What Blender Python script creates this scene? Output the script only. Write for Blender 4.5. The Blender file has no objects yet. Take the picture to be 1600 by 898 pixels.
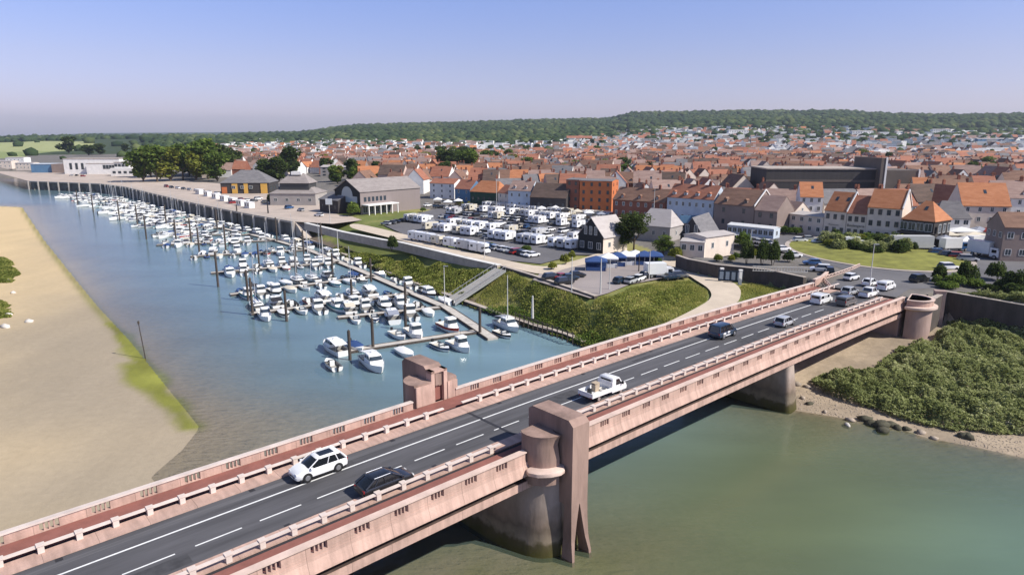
import bpy, math, random
import numpy as np
from mathutils import Matrix, Vector
R = math.radians
scene = bpy.context.scene
COL = scene.collection
# ------------------------------------------------------------ camera, sky, sun, exposure
CAMZ = 37.3
F = 1050.0
PITCH = math.atan(234/F)
cam_d = bpy.data.cameras.new('camera'); cam_d.lens = 36*F/1600; cam_d.sensor_width = 36
cam_d.clip_start = 0.5; cam_d.clip_end = 40000
cam = bpy.data.objects.new('camera', cam_d); COL.objects.link(cam)
cam.location = (0, 0, CAMZ); cam.rotation_euler = (math.pi/2-PITCH, 0, 0)
scene.camera = cam
SUN_AZ, SUN_EL = 110.0, 43.0          # azimuth clockwise from the view direction (+Y)
w = bpy.data.worlds.new('World'); scene.world = w; w.use_nodes = True
nt = w.node_tree; nt.nodes.clear()
out = nt.nodes.new('ShaderNodeOutputWorld'); bg = nt.nodes.new('ShaderNodeBackground')
sky = nt.nodes.new('ShaderNodeTexSky'); sky.sky_type = 'NISHITA'; sky.sun_disc = False
sky.sun_elevation = R(SUN_EL); sky.sun_rotation = R(SUN_AZ)
sky.air_density = 1.0; sky.dust_density = 0.4; sky.ozone_density = 2.0
tc = nt.nodes.new('ShaderNodeTexCoord'); sx = nt.nodes.new('ShaderNodeSeparateXYZ')
ramp = nt.nodes.new('ShaderNodeValToRGB'); cr = ramp.color_ramp
cr.elements[0].position = 0.0; cr.elements[0].color = (0.66, 0.70, 1.12, 1)
cr.elements[1].position = 1.0; cr.elements[1].color = (.9, .9, 1.0, 1)
for p_, c_ in ((0.035, (1.02, .86, 1.22, 1)), (0.10, (1.10, .915, 1.20, 1)), (0.20, (1.07, 1.01, 1.42, 1)), (0.5, (.95, .93, 1.05, 1))):
    e = cr.elements.new(p_); e.color = c_
mul = nt.nodes.new('ShaderNodeMix'); mul.data_type = 'RGBA'; mul.blend_type = 'MULTIPLY'; mul.inputs[0].default_value = 1
nt.links.new(tc.outputs['Generated'], sx.inputs[0]); nt.links.new(sx.outputs['Z'], ramp.inputs[0])
nt.links.new(sky.outputs[0], mul.inputs[6]); nt.links.new(ramp.outputs[0], mul.inputs[7])
nt.links.new(mul.outputs[2], bg.inputs[0]); bg.inputs[1].default_value = 0.092
nt.links.new(bg.outputs[0], out.inputs[0])
sd_ = bpy.data.lights.new('sun', 'SUN'); sd_.energy = 4.9; sd_.angle = R(0.53); sd_.color = (1.0, 0.945, 0.86)
sun = bpy.data.objects.new('sun', sd_); COL.objects.link(sun)
sun.rotation_euler = (R(90-SUN_EL), 0, -R(SUN_AZ)+math.pi)
sun.rotation_euler = Vector((math.sin(R(SUN_AZ))*math.cos(R(SUN_EL)), math.cos(R(SUN_AZ))*math.cos(R(SUN_EL)), math.sin(R(SUN_EL)))).to_track_quat('Z', 'Y').to_euler()
vs = scene.view_settings; vs.view_transform = 'Standard'; vs.look = 'None'; vs.gamma = 1; vs.use_curve_mapping = False
vs.exposure = 0.3
scene.cycles.max_bounces = 5; scene.cycles.diffuse_bounces = 2; scene.cycles.glossy_bounces = 2
scene.cycles.transparent_max_bounces = 8; scene.cycles.volume_bounces = 0
scene.cycles.caustics_reflective = False; scene.cycles.caustics_refractive = False

# ------------------------------------------------------------ plan geometry
cp, sp = math.cos(PITCH), math.sin(PITCH)
def G(u, v, z=0.0):                    # a spot of the photograph read off as a ground position at height z
    a = (u-800)/F; b = -(v-449)/F
    y = cp+b*sp; zz = -sp+b*cp; t = -(CAMZ-z)/zz
    return (a*t, y*t)
def PX(x, y, z):                       # where a point falls in the photograph, only to order things from left to right
    dz = z-CAMZ; f_ = y*cp-dz*sp; up = y*sp+dz*cp
    return 800+F*x/max(f_, .1), 449-F*up/max(f_, .1)
BAZ = math.atan2(1200/F, cp+(234/F)*sp)
D = Vector((math.sin(BAZ), math.cos(BAZ))); N = Vector((D.y, -D.x))
def SN(s, n): return (D.x*s+N.x*n, D.y*s+N.y*n)
def toSN(x, y): return (D.x*x+D.y*y, N.x*x+N.y*y)
BY = -48.2                             # bridge centre line
def deckz(s):
    t = (min(max(s, -45), 128)-62)/62
    return 9.4-0.65*t*t
rng = np.random.default_rng(7); random.seed(11)
U = random.uniform

# ------------------------------------------------------------ materials
MATS = {}
def mat(name, col, rough=0.7, metal=0.0, var=0.0, scale=1.0, bump=0.0, bscale=None, spec=0.4, coat=0.0, col2=None, detail=4, stretch=None, world=False):
    if name in MATS: return MATS[name]
    m = bpy.data.materials.new(name); m.use_nodes = True; t = m.node_tree; b = t.nodes['Principled BSDF']
    b.inputs['Roughness'].default_value = rough; b.inputs['Metallic'].default_value = metal
    b.inputs['Specular IOR Level'].default_value = spec; b.inputs['Coat Weight'].default_value = coat
    b.inputs['Base Color'].default_value = (*col, 1)
    if var or bump or col2:
        c = t.nodes.new('ShaderNodeNewGeometry') if world else t.nodes.new('ShaderNodeTexCoord')
        src = c.outputs['Position'] if world else c.outputs['Object']
        if stretch:
            mp = t.nodes.new('ShaderNodeMapping'); mp.inputs['Scale'].default_value = stretch
            t.links.new(src, mp.inputs[0]); src = mp.outputs[0]
    if var or col2:
        n = t.nodes.new('ShaderNodeTexNoise'); n.inputs['Scale'].default_value = scale; n.inputs['Detail'].default_value = detail
        n.inputs['Roughness'].default_value = 0.65
        t.links.new(src, n.inputs['Vector'])
        rp = t.nodes.new('ShaderNodeValToRGB'); rp.color_ramp.elements[0].position = .33; rp.color_ramp.elements[1].position = .67
        c2 = col2 or tuple(min(1, x*(1+var)) for x in col); c1 = tuple(x*(1-var) for x in col) if not col2 else col
        rp.color_ramp.elements[0].color = (*c1, 1); rp.color_ramp.elements[1].color = (*c2, 1)
        t.links.new(n.outputs['Fac'], rp.inputs[0]); t.links.new(rp.outputs[0], b.inputs['Base Color'])
    if bump:
        n2 = t.nodes.new('ShaderNodeTexNoise'); n2.inputs['Scale'].default_value = bscale or scale*3; n2.inputs['Detail'].default_value = 5
        t.links.new(src, n2.inputs['Vector']); bp = t.nodes.new('ShaderNodeBump'); bp.inputs['Strength'].default_value = bump
        bp.inputs['Distance'].default_value = 0.1
        t.links.new(n2.outputs['Fac'], bp.inputs['Height']); t.links.new(bp.outputs[0], b.inputs['Normal'])
    MATS[name] = m; return m
def foliage_mat(name, c1, c2, c3=None, trans=0.4):
    if name in MATS: return MATS[name]
    m = bpy.data.materials.new(name); m.use_nodes = True; t = m.node_tree; t.nodes.clear()
    o = t.nodes.new('ShaderNodeOutputMaterial'); d = t.nodes.new('ShaderNodeBsdfDiffuse'); tr = t.nodes.new('ShaderNodeBsdfTranslucent')
    g = t.nodes.new('ShaderNodeNewGeometry'); rp = t.nodes.new('ShaderNodeValToRGB'); cr = rp.color_ramp
    cr.elements[0].color = (*c1, 1); cr.elements[1].color = (*(c3 or c2), 1)
    if c3: e = cr.elements.new(.6); e.color = (*c2, 1)
    nz = t.nodes.new('ShaderNodeTexNoise'); nz.inputs['Scale'].default_value = 0.22; nz.inputs['Detail'].default_value = 3
    t.links.new(g.outputs['Position'], nz.inputs['Vector'])
    mx = t.nodes.new('ShaderNodeMath'); mx.operation = 'MULTIPLY_ADD'; mx.inputs[1].default_value = 0.55
    ad = t.nodes.new('ShaderNodeMath'); ad.operation = 'MULTIPLY_ADD'; ad.inputs[1].default_value = 1.5; ad.inputs[2].default_value = -0.52
    t.links.new(nz.outputs['Fac'], ad.inputs[0]); t.links.new(g.outputs['Random Per Island'], mx.inputs[0]); t.links.new(ad.outputs[0], mx.inputs[2])
    t.links.new(mx.outputs[0], rp.inputs[0])
    ms = t.nodes.new('ShaderNodeMixShader'); ms.inputs[0].default_value = trans
    t.links.new(rp.outputs[0], d.inputs[0]); t.links.new(rp.outputs[0], tr.inputs[0])
    t.links.new(d.outputs[0], ms.inputs[1]); t.links.new(tr.outputs[0], ms.inputs[2]); t.links.new(ms.outputs[0], o.inputs[0])
    MATS[name] = m; return m

concrete = mat('pink_concrete', (.52, .35, .285), .85, var=.15, scale=.35, bump=.25, bscale=6, detail=8)
t = concrete.node_tree; b = t.nodes['Principled BSDF']; _tc = t.nodes.new('ShaderNodeTexCoord'); _sx = t.nodes.new('ShaderNodeSeparateXYZ'); t.links.new(_tc.outputs['Object'], _sx.inputs[0])
_m = [t.nodes.new('ShaderNodeMath') for _ in range(4)]
_m[0].operation = 'MULTIPLY'; _m[0].inputs[1].default_value = 1/3.36; _m[1].operation = 'FRACT'; _m[2].operation = 'LESS_THAN'; _m[2].inputs[1].default_value = .014; _m[3].operation = 'MULTIPLY_ADD'; _m[3].inputs[1].default_value = -.38; _m[3].inputs[2].default_value = 1
t.links.new(_sx.outputs['X'], _m[0].inputs[0]); [t.links.new(_m[i].outputs[0], _m[i+1].inputs[0]) for i in range(3)]
_n = t.nodes.new('ShaderNodeTexNoise'); _n.inputs['Scale'].default_value = 1; _n.inputs['Detail'].default_value = 6; _mp = t.nodes.new('ShaderNodeMapping'); _mp.inputs['Scale'].default_value = (2.2, .3, .25); t.links.new(_tc.outputs['Object'], _mp.inputs[0]); t.links.new(_mp.outputs[0], _n.inputs['Vector'])
_r = t.nodes.new('ShaderNodeMapRange'); _r.inputs[1].default_value = .35; _r.inputs[2].default_value = .7; _r.inputs[3].default_value = 1.06; _r.inputs[4].default_value = .76; t.links.new(_n.outputs['Fac'], _r.inputs[0])
_mm = t.nodes.new('ShaderNodeMath'); _mm.operation = 'MULTIPLY'; t.links.new(_m[3].outputs[0], _mm.inputs[0]); t.links.new(_r.outputs[0], _mm.inputs[1])
_s = t.nodes.new('ShaderNodeVectorMath'); _s.operation = 'SCALE'; t.links.new(b.inputs['Base Color'].links[0].from_socket, _s.inputs[0]); t.links.new(_mm.outputs[0], _s.inputs['Scale']); t.links.new(_s.outputs[0], b.inputs['Base Color'])
concrete_pale = mat('pale_coping', (.60, .455, .385), .8, var=.14, scale=.5, bump=.15, bscale=5)
concrete_weather = mat('weathered_concrete', (.30, .21, .18), .9, bump=.35, bscale=2.5, scale=.5, col2=(.44, .315, .27), detail=9, stretch=(1, 1, .25))
red_walk = mat('red_asphalt', (.25, .10, .08), .9, var=.15, scale=.6, bump=.2, bscale=20)
asphalt = mat('asphalt', (.088, .086, .092), .85, var=.32, scale=.25, bump=.15, bscale=14, detail=8, stretch=(.25, 3, 1))
asphalt_w = mat('asphalt_town', (.13, .125, .13), .88, var=.2, scale=.06, bump=.15, bscale=8, detail=8, world=True)
asphalt_l = mat('asphalt_light', (.30, .26, .245), .9, var=.12, scale=.05, detail=8, world=True)
paint_w = mat('road_paint', (.78, .78, .76), .7, var=.1, scale=2)
tar_and_shade = mat('joint_rubber_and_shade', (.03, .03, .035), .7)  # rubber joints and grates, also the painted shade beside the guard rail
pave = mat('pavement', (.46, .38, .32), .9, var=.15, scale=.12, detail=8, world=True)
pathm = mat('sandy_path', (.55, .46, .36), .95, var=.12, scale=.15, detail=8, world=True)
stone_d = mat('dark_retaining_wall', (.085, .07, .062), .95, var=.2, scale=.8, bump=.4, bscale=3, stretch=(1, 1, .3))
stone_l = mat('wall_coping_stone', (.42, .36, .31), .9, var=.15, scale=.6)
glass = mat('window_glass', (.035, .05, .065), .12, spec=.7)
glass_b = mat('bright_glazing', (.25, .34, .42), .15, spec=.7)
glassc = mat('car_glass', (.012, .014, .017), .06, spec=.8)
tyre = mat('tyre_rubber', (.02, .02, .02), .8)
rim = mat('wheel_rim', (.5, .5, .52), .35, metal=.8)
chrome = mat('bright_trim', (.7, .7, .7), .25, metal=.9)
lampw = mat('lamp_lens', (.8, .8, .78), .15, spec=.8)
lampr = mat('tail_lens', (.35, .02, .02), .2, spec=.7)
black = mat('black_plastic', (.02, .02, .022), .5)
steel = mat('galvanised_steel', (.42, .43, .44), .5, metal=.5)
wht = mat('white_gelcoat', (.80, .80, .78), .3, var=.03, scale=1, spec=.5)
cream = mat('cream_gelcoat', (.66, .63, .56), .35, var=.04, scale=1)
timber = mat('dark_timber', (.075, .06, .05), .9, var=.3, scale=2, bump=.4, stretch=(1, 1, .15))
deckwood = mat('grey_deck_boards', (.36, .34, .31), .9, var=.15, scale=1.5, bump=.3)
trunkm = mat('bark', (.10, .075, .055), .95, var=.3, scale=4, bump=.5)
def paint(name, col, rough=.28): return mat('paint_'+name, col, rough, spec=.5, coat=.6)

# ------------------------------------------------------------ mesh building
class MB:
    def __init__(s): s.v = []; s.f = []; s.m = []; s.T = None
    def add(s, vs_, fs, m=0):
        o = len(s.v)
        if s.T is not None: vs_ = [tuple(s.T @ Vector(p)) for p in vs_]
        s.v += [tuple(p) for p in vs_]; s.f += [tuple(i+o for i in f) for f in fs]; s.m += [m]*len(fs); return s
    def box(s, x0, x1, y0, y1, z0, z1, m=0):
        return s.add([(x0,y0,z0),(x1,y0,z0),(x1,y1,z0),(x0,y1,z0),(x0,y0,z1),(x1,y0,z1),(x1,y1,z1),(x0,y1,z1)],
                     [(0,3,2,1),(4,5,6,7),(0,1,5,4),(1,2,6,5),(2,3,7,6),(3,0,4,7)], m)
    def prism(s, poly, z0, z1, m=0):    # counter-clockwise outline
        n = len(poly); zz0 = z0 if hasattr(z0, '__len__') else [z0]*n; zz1 = z1 if hasattr(z1, '__len__') else [z1]*n
        return s.add([(p[0],p[1],zz0[i]) for i,p in enumerate(poly)]+[(p[0],p[1],zz1[i]) for i,p in enumerate(poly)],
                     [tuple(range(n-1,-1,-1)), tuple(range(n,2*n))]+[(i,(i+1)%n,(i+1)%n+n,i+n) for i in range(n)], m)
    def loft(s, rings, m=0, cap=True, closed=True):
        n = len(rings[0]); vs_ = [p for r in rings for p in r]; fs = []
        for k in range(len(rings)-1):
            for i in range(n if closed else n-1):
                j = (i+1) % n; fs.append((k*n+i, k*n+j, (k+1)*n+j, (k+1)*n+i))
        if cap: fs += [tuple(range(n-1,-1,-1)), tuple((len(rings)-1)*n+i for i in range(n))]
        return s.add(vs_, fs, m)
    def cyl(s, x, y, z0, z1, r0, r1=None, n=10, m=0):
        r1 = r0 if r1 is None else r1
        a = [(math.cos(2*math.pi*i/n), math.sin(2*math.pi*i/n)) for i in range(n)]
        return s.loft([[(x+r0*c,y+r0*q,z0) for c,q in a],[(x+r1*c,y+r1*q,z1) for c,q in a]], m)
    def tube(s, p0, p1, r0, r1=None, n=6, m=0):
        r1 = r0 if r1 is None else r1; p0 = Vector(p0); p1 = Vector(p1); d = (p1-p0).normalized()
        a = d.cross(Vector((0,0,1)) if abs(d.z) < .9 else Vector((1,0,0))).normalized(); b = d.cross(a)
        f = lambda p, r: [tuple(p+(a*math.cos(2*math.pi*i/n)+b*math.sin(2*math.pi*i/n))*r) for i in range(n)]
        return s.loft([f(p0,r0), f(p1,r1)], m)
    def sweep(s, prof, xs, zf, m=0):    # profile (y,z) swept along x with height function
        return s.loft([[(x, y, z+zf(x)) for y, z in prof] for x in xs], m)
    def build(s, name, mats, parent=None, smooth=False, ang=35):
        me = bpy.data.meshes.new(name); me.from_pydata(s.v, [], s.f)
        for mm in (mats if isinstance(mats, (list, tuple)) else [mats]): me.materials.append(mm)
        if any(s.m): me.polygons.foreach_set('material_index', s.m)
        if smooth:
            me.polygons.foreach_set('use_smooth', [True]*len(s.f)); me.set_sharp_from_angle(angle=R(ang))
        me.update(); o = bpy.data.objects.new(name, me); COL.objects.link(o)
        if parent: o.parent = parent
        return o
def npmesh(name, V, Fq, mats, mi=None, smooth=False, parent=None):
    me = bpy.data.meshes.new(name); V = np.asarray(V, np.float32); Fq = np.asarray(Fq, np.int32); k = Fq.shape[1]
    me.vertices.add(len(V)); me.vertices.foreach_set('co', V.ravel())
    me.loops.add(Fq.size); me.loops.foreach_set('vertex_index', Fq.ravel())
    me.polygons.add(len(Fq)); me.polygons.foreach_set('loop_start', np.arange(len(Fq), dtype=np.int32)*k)
    for mm in (mats if isinstance(mats, (list, tuple)) else [mats]): me.materials.append(mm)
    if mi is not None: me.polygons.foreach_set('material_index', np.asarray(mi, np.int32))
    if smooth: me.polygons.foreach_set('use_smooth', np.ones(len(Fq), bool))
    me.update(calc_edges=True); me.validate()
    o = bpy.data.objects.new(name, me); COL.objects.link(o)
    if parent: o.parent = parent
    return o
def leaf_quads(C, size, flat=.0, g=rng):
    n = len(C); a = g.normal(size=(n,3)); a[:,2] *= (1+5*flat); a /= np.linalg.norm(a, axis=1)[:,None]
    b = g.normal(size=(n,3)); b -= (a*b).sum(1)[:,None]*a; b /= np.linalg.norm(b, axis=1)[:,None]; c = np.cross(a, b)
    sz = (size*g.uniform(.6, 1.4, n))[:,None]
    V = np.stack([C-b*sz*.5-c*sz*.35, C+b*sz*.1-c*sz*.5, C+b*sz*.55+c*sz*.1, C-b*sz*.1+c*sz*.5], 1).reshape(-1,3)
    return V, np.arange(4*n).reshape(-1,4)

# ------------------------------------------------------------ tagging
def tag(o, label=None, cat=None, group=None, kind=None):
    if label: o['label'] = label
    if cat: o['category'] = cat
    if group: o['group'] = group
    if kind: o['kind'] = kind
    return o
def struct(o): o['kind'] = 'structure'; return o
def empty(name, loc=(0,0,0), rz=0.0):
    o = bpy.data.objects.new(name, None); COL.objects.link(o); o.empty_display_size = .3
    o.location = loc if len(loc) == 3 else (*loc, 0); o.rotation_euler = (0,0,rz); return o
def flat_tree(o):
    out_ = [(o, -1)]; i = 0
    while i < len(out_):
        for ch in out_[i][0].children: out_.append((ch, i))
        i += 1
    return out_
def copy_flat(tree):                   # a thing with copies of its parts and sub-parts
    new = []
    for o, pi in tree:
        c = o.copy(); COL.objects.link(c)
        if pi >= 0: c.parent = new[pi]
        new.append(c)
    return new[0]
REG = []
def reg(o, base, zone, u): REG.append([o, base, zone, u])
ORD = ['', 'first', 'second', 'third', 'fourth', 'fifth', 'sixth', 'seventh', 'eighth', 'ninth', 'tenth', 'eleventh', 'twelfth', 'thirteenth', 'fourteenth', 'fifteenth', 'sixteenth', 'seventeenth', 'eighteenth', 'nineteenth', 'twentieth']
NUM = ['zero', 'one', 'two', 'three', 'four', 'five', 'six', 'seven', 'eight', 'nine', 'ten', 'eleven', 'twelve', 'thirteen', 'fourteen', 'fifteen', 'sixteen', 'seventeen', 'eighteen', 'nineteen', 'twenty']
def finish_labels():
    d = {}
    for r in REG: d.setdefault(r[1]+' '+r[2], []).append(r)
    for full, rs in d.items():
        rs.sort(key=lambda r: r[3]); n = len(rs)
        for i, r in enumerate(rs):
            if n == 1: s = full
            elif n == 2: s = full+', the '+('left' if i == 0 else 'right')+' one'
            elif i == 0: s = full+', leftmost'
            elif i == n-1: s = full+', rightmost'
            elif i < (n+1)//2: s = full+', '+ORD[i+1]+' from left'
            else: s = full+', '+ORD[n-i]+' from right'
            r[0]['label'] = s
def sstep(a, b, x):
    t = np.clip((x-a)/(b-a), 0, 1); return t*t*(3-2*t)
HAZE_D = 7e-5
# ------------------------------------------------------------ terrain and water
def sdist(P, poly):                    # signed distance, positive inside, and index of nearest edge
    P = np.asarray(P, float); A = np.asarray(poly, float); B = np.roll(A, -1, 0)
    best = np.full(len(P), 1e18); idx = np.zeros(len(P), int); ins = np.zeros(len(P), bool)
    for i in range(len(A)):
        a = A[i]; b = B[i]; ab = b-a; l2 = ab@ab+1e-12
        t = np.clip(((P-a)@ab)/l2, 0, 1); q = a+t[:,None]*ab; d = ((P-q)**2).sum(1)
        m = d < best; best[m] = d[m]; idx[m] = i
        c = (a[1] > P[:,1]) != (b[1] > P[:,1])
        xi = a[0]+(P[:,1]-a[1])*(b[0]-a[0])/((b[1]-a[1]) or 1e-12)
        ins ^= c & (P[:,0] < xi)
    d = np.sqrt(best); return np.where(ins, d, -d), idx
wharf_line = [G(47,296), G(110,298.5), G(160,301), G(200,307), G(250,321), G(300,335), G(350,347), G(400,358.5), G(462,371)]
shore_pts = [G(560,412), G(640,445), G(700,468), G(760,490), G(830,515), G(880,529), G(905,541)]
right_shore = [(38,89), G(1236,640), G(1300,650), G(1400,668), G(1450,685), G(1520,697), G(1600,716), G(1800,755), G(2300,880)]
EAST = [(-9000,1500), G(-300,272), G(0,275.5), G(46,280)] + wharf_line + shore_pts + right_shore + [(420,0), (9000,-500), (9000,12000), (-9000,12000)]
NW = 4+len(wharf_line)                 # edges below this index belong to the wharf side
WEST = [G(-500,310), G(0,322), G(35,323.5), G(70,375), G(110,425), G(155,480), G(200,528), G(228,562), G(258,600), G(290,640), G(312,668),
        G(285,702), G(235,745), G(330,860), G(640,846), G(720,842), G(800,852), G(860,866), G(925,880), G(880,905), G(700,1100), (-40,10), (-300,0), (-900,100)]
WALLPX = [(1058,402),(1075,408),(1120,417),(1200,425),(1257,437)]
UP = [G(*p,8.8) for p in WALLPX] + [SN(131,-57.2), SN(131,-39.4), G(1479,458,8.8), G(1600,479,8.8), G(1900,530,8.8), G(2600,650,8.8), (2500,-100), (9000,3000), (9000,12000), (-9000,12000), (-900,1100), G(500,298,8.8), G(650,316,8.8), G(880,338,8.8), G(1010,372,8.8), G(1045,390,8.8)]
NWALL = 10
hp_u = [-2000,-400,0,60,140,340,470,520,560,700,830,955,985,1150,1300,1400,1500,1600,2400]
hp_v = [214,216,217,216,215,214,210,204,200,196,192,190,182,180,181,187,190,190,187]
def vnoise(x, y, seed=0):
    r = np.random.default_rng(seed); s = 0
    for k in range(5):
        for _ in range(3):
            a = r.uniform(0, 6.28); f = r.uniform(.7, 1.3)*2**k; s = s+np.sin(x*f*math.cos(a)+y*f*math.sin(a)+r.uniform(0, 6.28))/(1.8**k)/3
    return s
def height(X, Y):
    P = np.stack([X, Y], 1); e, ei = sdist(P, EAST); wv, _ = sdist(P, WEST); up, ui = sdist(P, UP)
    r = np.hypot(X, Y); s_ = D.x*X+D.y*Y; n_ = N.x*X+N.y*Y
    nz = vnoise(X*.12, Y*.12, 3)
    z = np.full(len(X), -3.0)
    # west sand
    soft = sstep(104, 78, Y)*sstep(20, -30, X)
    zw = np.where(wv > 0, .022*wv, (.055-.04*soft)*wv)+nz*.02*np.clip(np.abs(wv)/4, 0, 1)
    zw = zw-.42*sstep(-58, -46, n_)
    zw = np.clip(zw, -3.2, 1.6)
    z = np.maximum(z, zw)
    # east: wharf, bank, right bank
    wharf = (ei < NW-1) & (X < G(462,371)[0]+1)
    far = (ei < 3)
    bw = np.interp(X, [-60, -10, 12], [25, 20, 10]); q_ = np.clip((e-1.2)/(bw-1.2), 0, 1); bank = .25+5.75*q_*q_*(3-2*q_)+nz*.12
    rb = np.where(e > 0, .07*e+.0, .10*e)+nz*.10*np.clip(e/3, 0, 1); rb = np.clip(rb, -3.2, 3.2)
    mixr = sstep(-62, -54, n_)
    ze = np.where(e > 0, bank, -3.0); ze = ze*(1-mixr)+rb*mixr
    ze = np.where(wharf, np.where(e > 2.2, 6.0, -3.0), ze)
    ze = np.where(far, np.clip(e*.05, -3, 6.0), ze)
    wall = (ui < NWALL)
    bl = np.where(wall, sstep(.3, 1.0, up), sstep(0, 70, up))
    tgt = 8.8
    ze2 = ze*(1-bl)+tgt*bl
    z = np.where(e > 0, np.maximum(ze2, z), np.maximum(z, ze))
    # far country
    uu = 800+F*X/np.maximum(Y, 1)*1.0/cp
    zp = CAMZ+(215-np.interp(uu, hp_u, hp_v))/F*3600
    t = np.clip((r-900)/2700, 0, 1)
    hill = 8.8+(np.maximum(zp, 12)-8.8)*t**1.35*(1-.55*sstep(3650, 5200, r))
    hill = hill+vnoise(X*.004, Y*.004, 9)*7*sstep(1300, 2600, r)*(1-.75*sstep(3000, 3500, r))
    z = np.where((e > 0) & (r > 900), np.maximum(hill, z), z)
    t2 = sstep(6200, 8600, r)                        # a farther ridge, low on the left
    zr = CAMZ+(215-np.interp(uu, [-2000,0,40,140,340,480,700], [214,216.5,214,209.5,208,206,205]))/F*8600
    z = np.where((e > 0) & (r > 5500), np.maximum(z*(1-t2)+zr*t2, 2), z)
    return z
def hz(x, y): return float(height(np.array([float(x)]), np.array([float(y)]))[0])
NA, NR = 640, 520
az = np.radians(np.linspace(-64, 64, NA)); rr = 8*np.exp(np.linspace(0, math.log(11000/8), NR))
AZ, RR = np.meshgrid(az, rr); GX = (RR*np.sin(AZ)).ravel(); GY = (RR*np.cos(AZ)).ravel()-6
GZ = height(GX, GY)
ii = np.arange((NR-1)*NA).reshape(NR-1, NA)[:, :-1].ravel()
FQ = np.stack([ii, ii+1, ii+NA+1, ii+NA], 1)
P2 = np.stack([GX, GY], 1); e_, ei_ = sdist(P2, EAST); w_, _ = sdist(P2, WEST); up_, _ = sdist(P2, UP)
r_ = np.hypot(GX, GY); n_ = N.x*GX+N.y*GY; s_ = D.x*GX+D.y*GY
uu_ = 800+F*GX/np.maximum(GY, 1)/cp
nzl = vnoise(GX*.05, GY*.05, 21); nzs = vnoise(GX*.35, GY*.35, 22)
C = np.zeros((len(GX), 4)); C[:, 3] = 1
def setc(m, c): C[m, :3] = c
sand = np.array([.60, .455, .26]); mud = np.array([.35, .29, .21]); algae = np.array([.19, .185, .04]); grass = np.array([.135, .15, .035])
C[:, :3] = (.20, .19, .17)
setc(GZ < 0, (.20, .19, .12))
wm = (w_ > -14) | ((w_ > -70) & (GZ < 0))
k = sstep(0, 50, w_+nzl*12+.25*(GY-90))[:, None]; cw = mud*(1-k)+sand*k
kd = sstep(-10, -60, w_)[:, None]; cw = cw*(1-kd)+np.array([.20, .19, .12])*kd; C[wm, :3] = cw[wm]*(1+.035*nzl[wm, None])
# algae at the water's edge: the green tongue and the shallow flat by the pier
ALG = [G(172,505), G(205,523), G(228,562), G(258,600), G(292,640), G(313,668), G(282,672), G(262,640), G(232,618), G(198,590), G(193,568), G(215,566), G(196,545)]
ad, _ = sdist(P2, ALG); am = sstep(-1.6, .8, ad+nzs*.9)[:, None]
edge = (np.exp(-((w_-.6)/1.0)**2)*sstep(95, 110, GY)*(GX < 0))[:, None]*.75
flat = (sstep(-14, 0, w_)*sstep(6, -2, GX*0+(-n_-52))*(s_ > 5)*sstep(-1.5, .6, nzs+.9))[:, None]*.55*np.clip(.6+.7*vnoise(GX*.5, GY*.5, 77), 0, 1)[:, None]
am = np.clip(am+edge+flat, 0, 1); algae = algae[None]*(1-sstep(-1.6, .8, ad+nzs*.9)[:, None])+np.array([[.20, .205, .04]])*sstep(-1.6, .8, ad+nzs*.9)[:, None]
C[:, :3] = C[:, :3]*(1-am)+algae*(1+.25*nzs[:, None])*am
# east
em = (e_ > 0) & (w_ < -20)
rbm = em & (n_ > -56) & (up_ < .3)
kk = sstep(0, 1, .5+.5*nzs)[:, None]
C[rbm, :3] = (np.array([.44, .35, .25])*kk+np.array([.30, .24, .175])*(1-kk))[rbm]
bk = em & (n_ <= -56) & (up_ < .3) & (r_ < 420)
gk = sstep(-.3, .7, nzl+.5*nzs)[:, None]; C[bk, :3] = (np.array([.27, .25, .09])*gk+np.array([.14, .165, .045])*(1-gk))[bk]
low = bk & (GZ < .8); setc(low, (.15, .12, .09))
tw = em & ((up_ > .3) | (r_ > 420)); C[tw, :3] = (.17, .155, .14)
fm = em & (r_ > 1300); C[fm, :3] = np.where((vnoise(GX[fm]*.004, GY[fm]*.004, 15) > .55)[:, None], (.17, .18, .08), (.05, .07, .03))
fl = em & (uu_ < 95+60*np.sin(r_*.004)) & (r_ > 1150) & (r_ < 2500)
C[fl, :3] = np.where((vnoise(GX[fl]*.006, GY[fl]*.003, 5) > -.2)[:, None], (.34, .36, .16), (.24, .28, .11))
ff = em & (r_ > 5600); C[ff, :3] = (.06, .085, .06)
C[:, 3] = 1-.6*sstep(-6, 2, w_)
go = npmesh('ground', np.stack([GX, GY, GZ], 1), FQ, [bpy.data.materials.new('ground_material')], smooth=True)
ca = go.data.color_attributes.new('Col', 'FLOAT_COLOR', 'POINT'); ca.data.foreach_set('color', C.astype(np.float32).ravel())
struct(go)
gm = go.data.materials[0]; gm.use_nodes = True; t = gm.node_tree; b = t.nodes['Principled BSDF']; b.inputs['Roughness'].default_value = .9; b.inputs['Specular IOR Level'].default_value = .2
at = t.nodes.new('ShaderNodeVertexColor'); at.layer_name = 'Col'; ge = t.nodes.new('ShaderNodeNewGeometry')
n1 = t.nodes.new('ShaderNodeTexNoise'); n1.inputs['Scale'].default_value = .9; n1.inputs['Detail'].default_value = 9; n1.inputs['Roughness'].default_value = .7
t.links.new(ge.outputs['Position'], n1.inputs['Vector'])
mr = t.nodes.new('ShaderNodeMapRange'); mr.inputs[1].default_value = .25; mr.inputs[2].default_value = .75; mr.inputs[3].default_value = .78; mr.inputs[4].default_value = 1.22
t.links.new(n1.outputs['Fac'], mr.inputs[0]); mm = t.nodes.new('ShaderNodeVectorMath'); mm.operation = 'SCALE'
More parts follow.
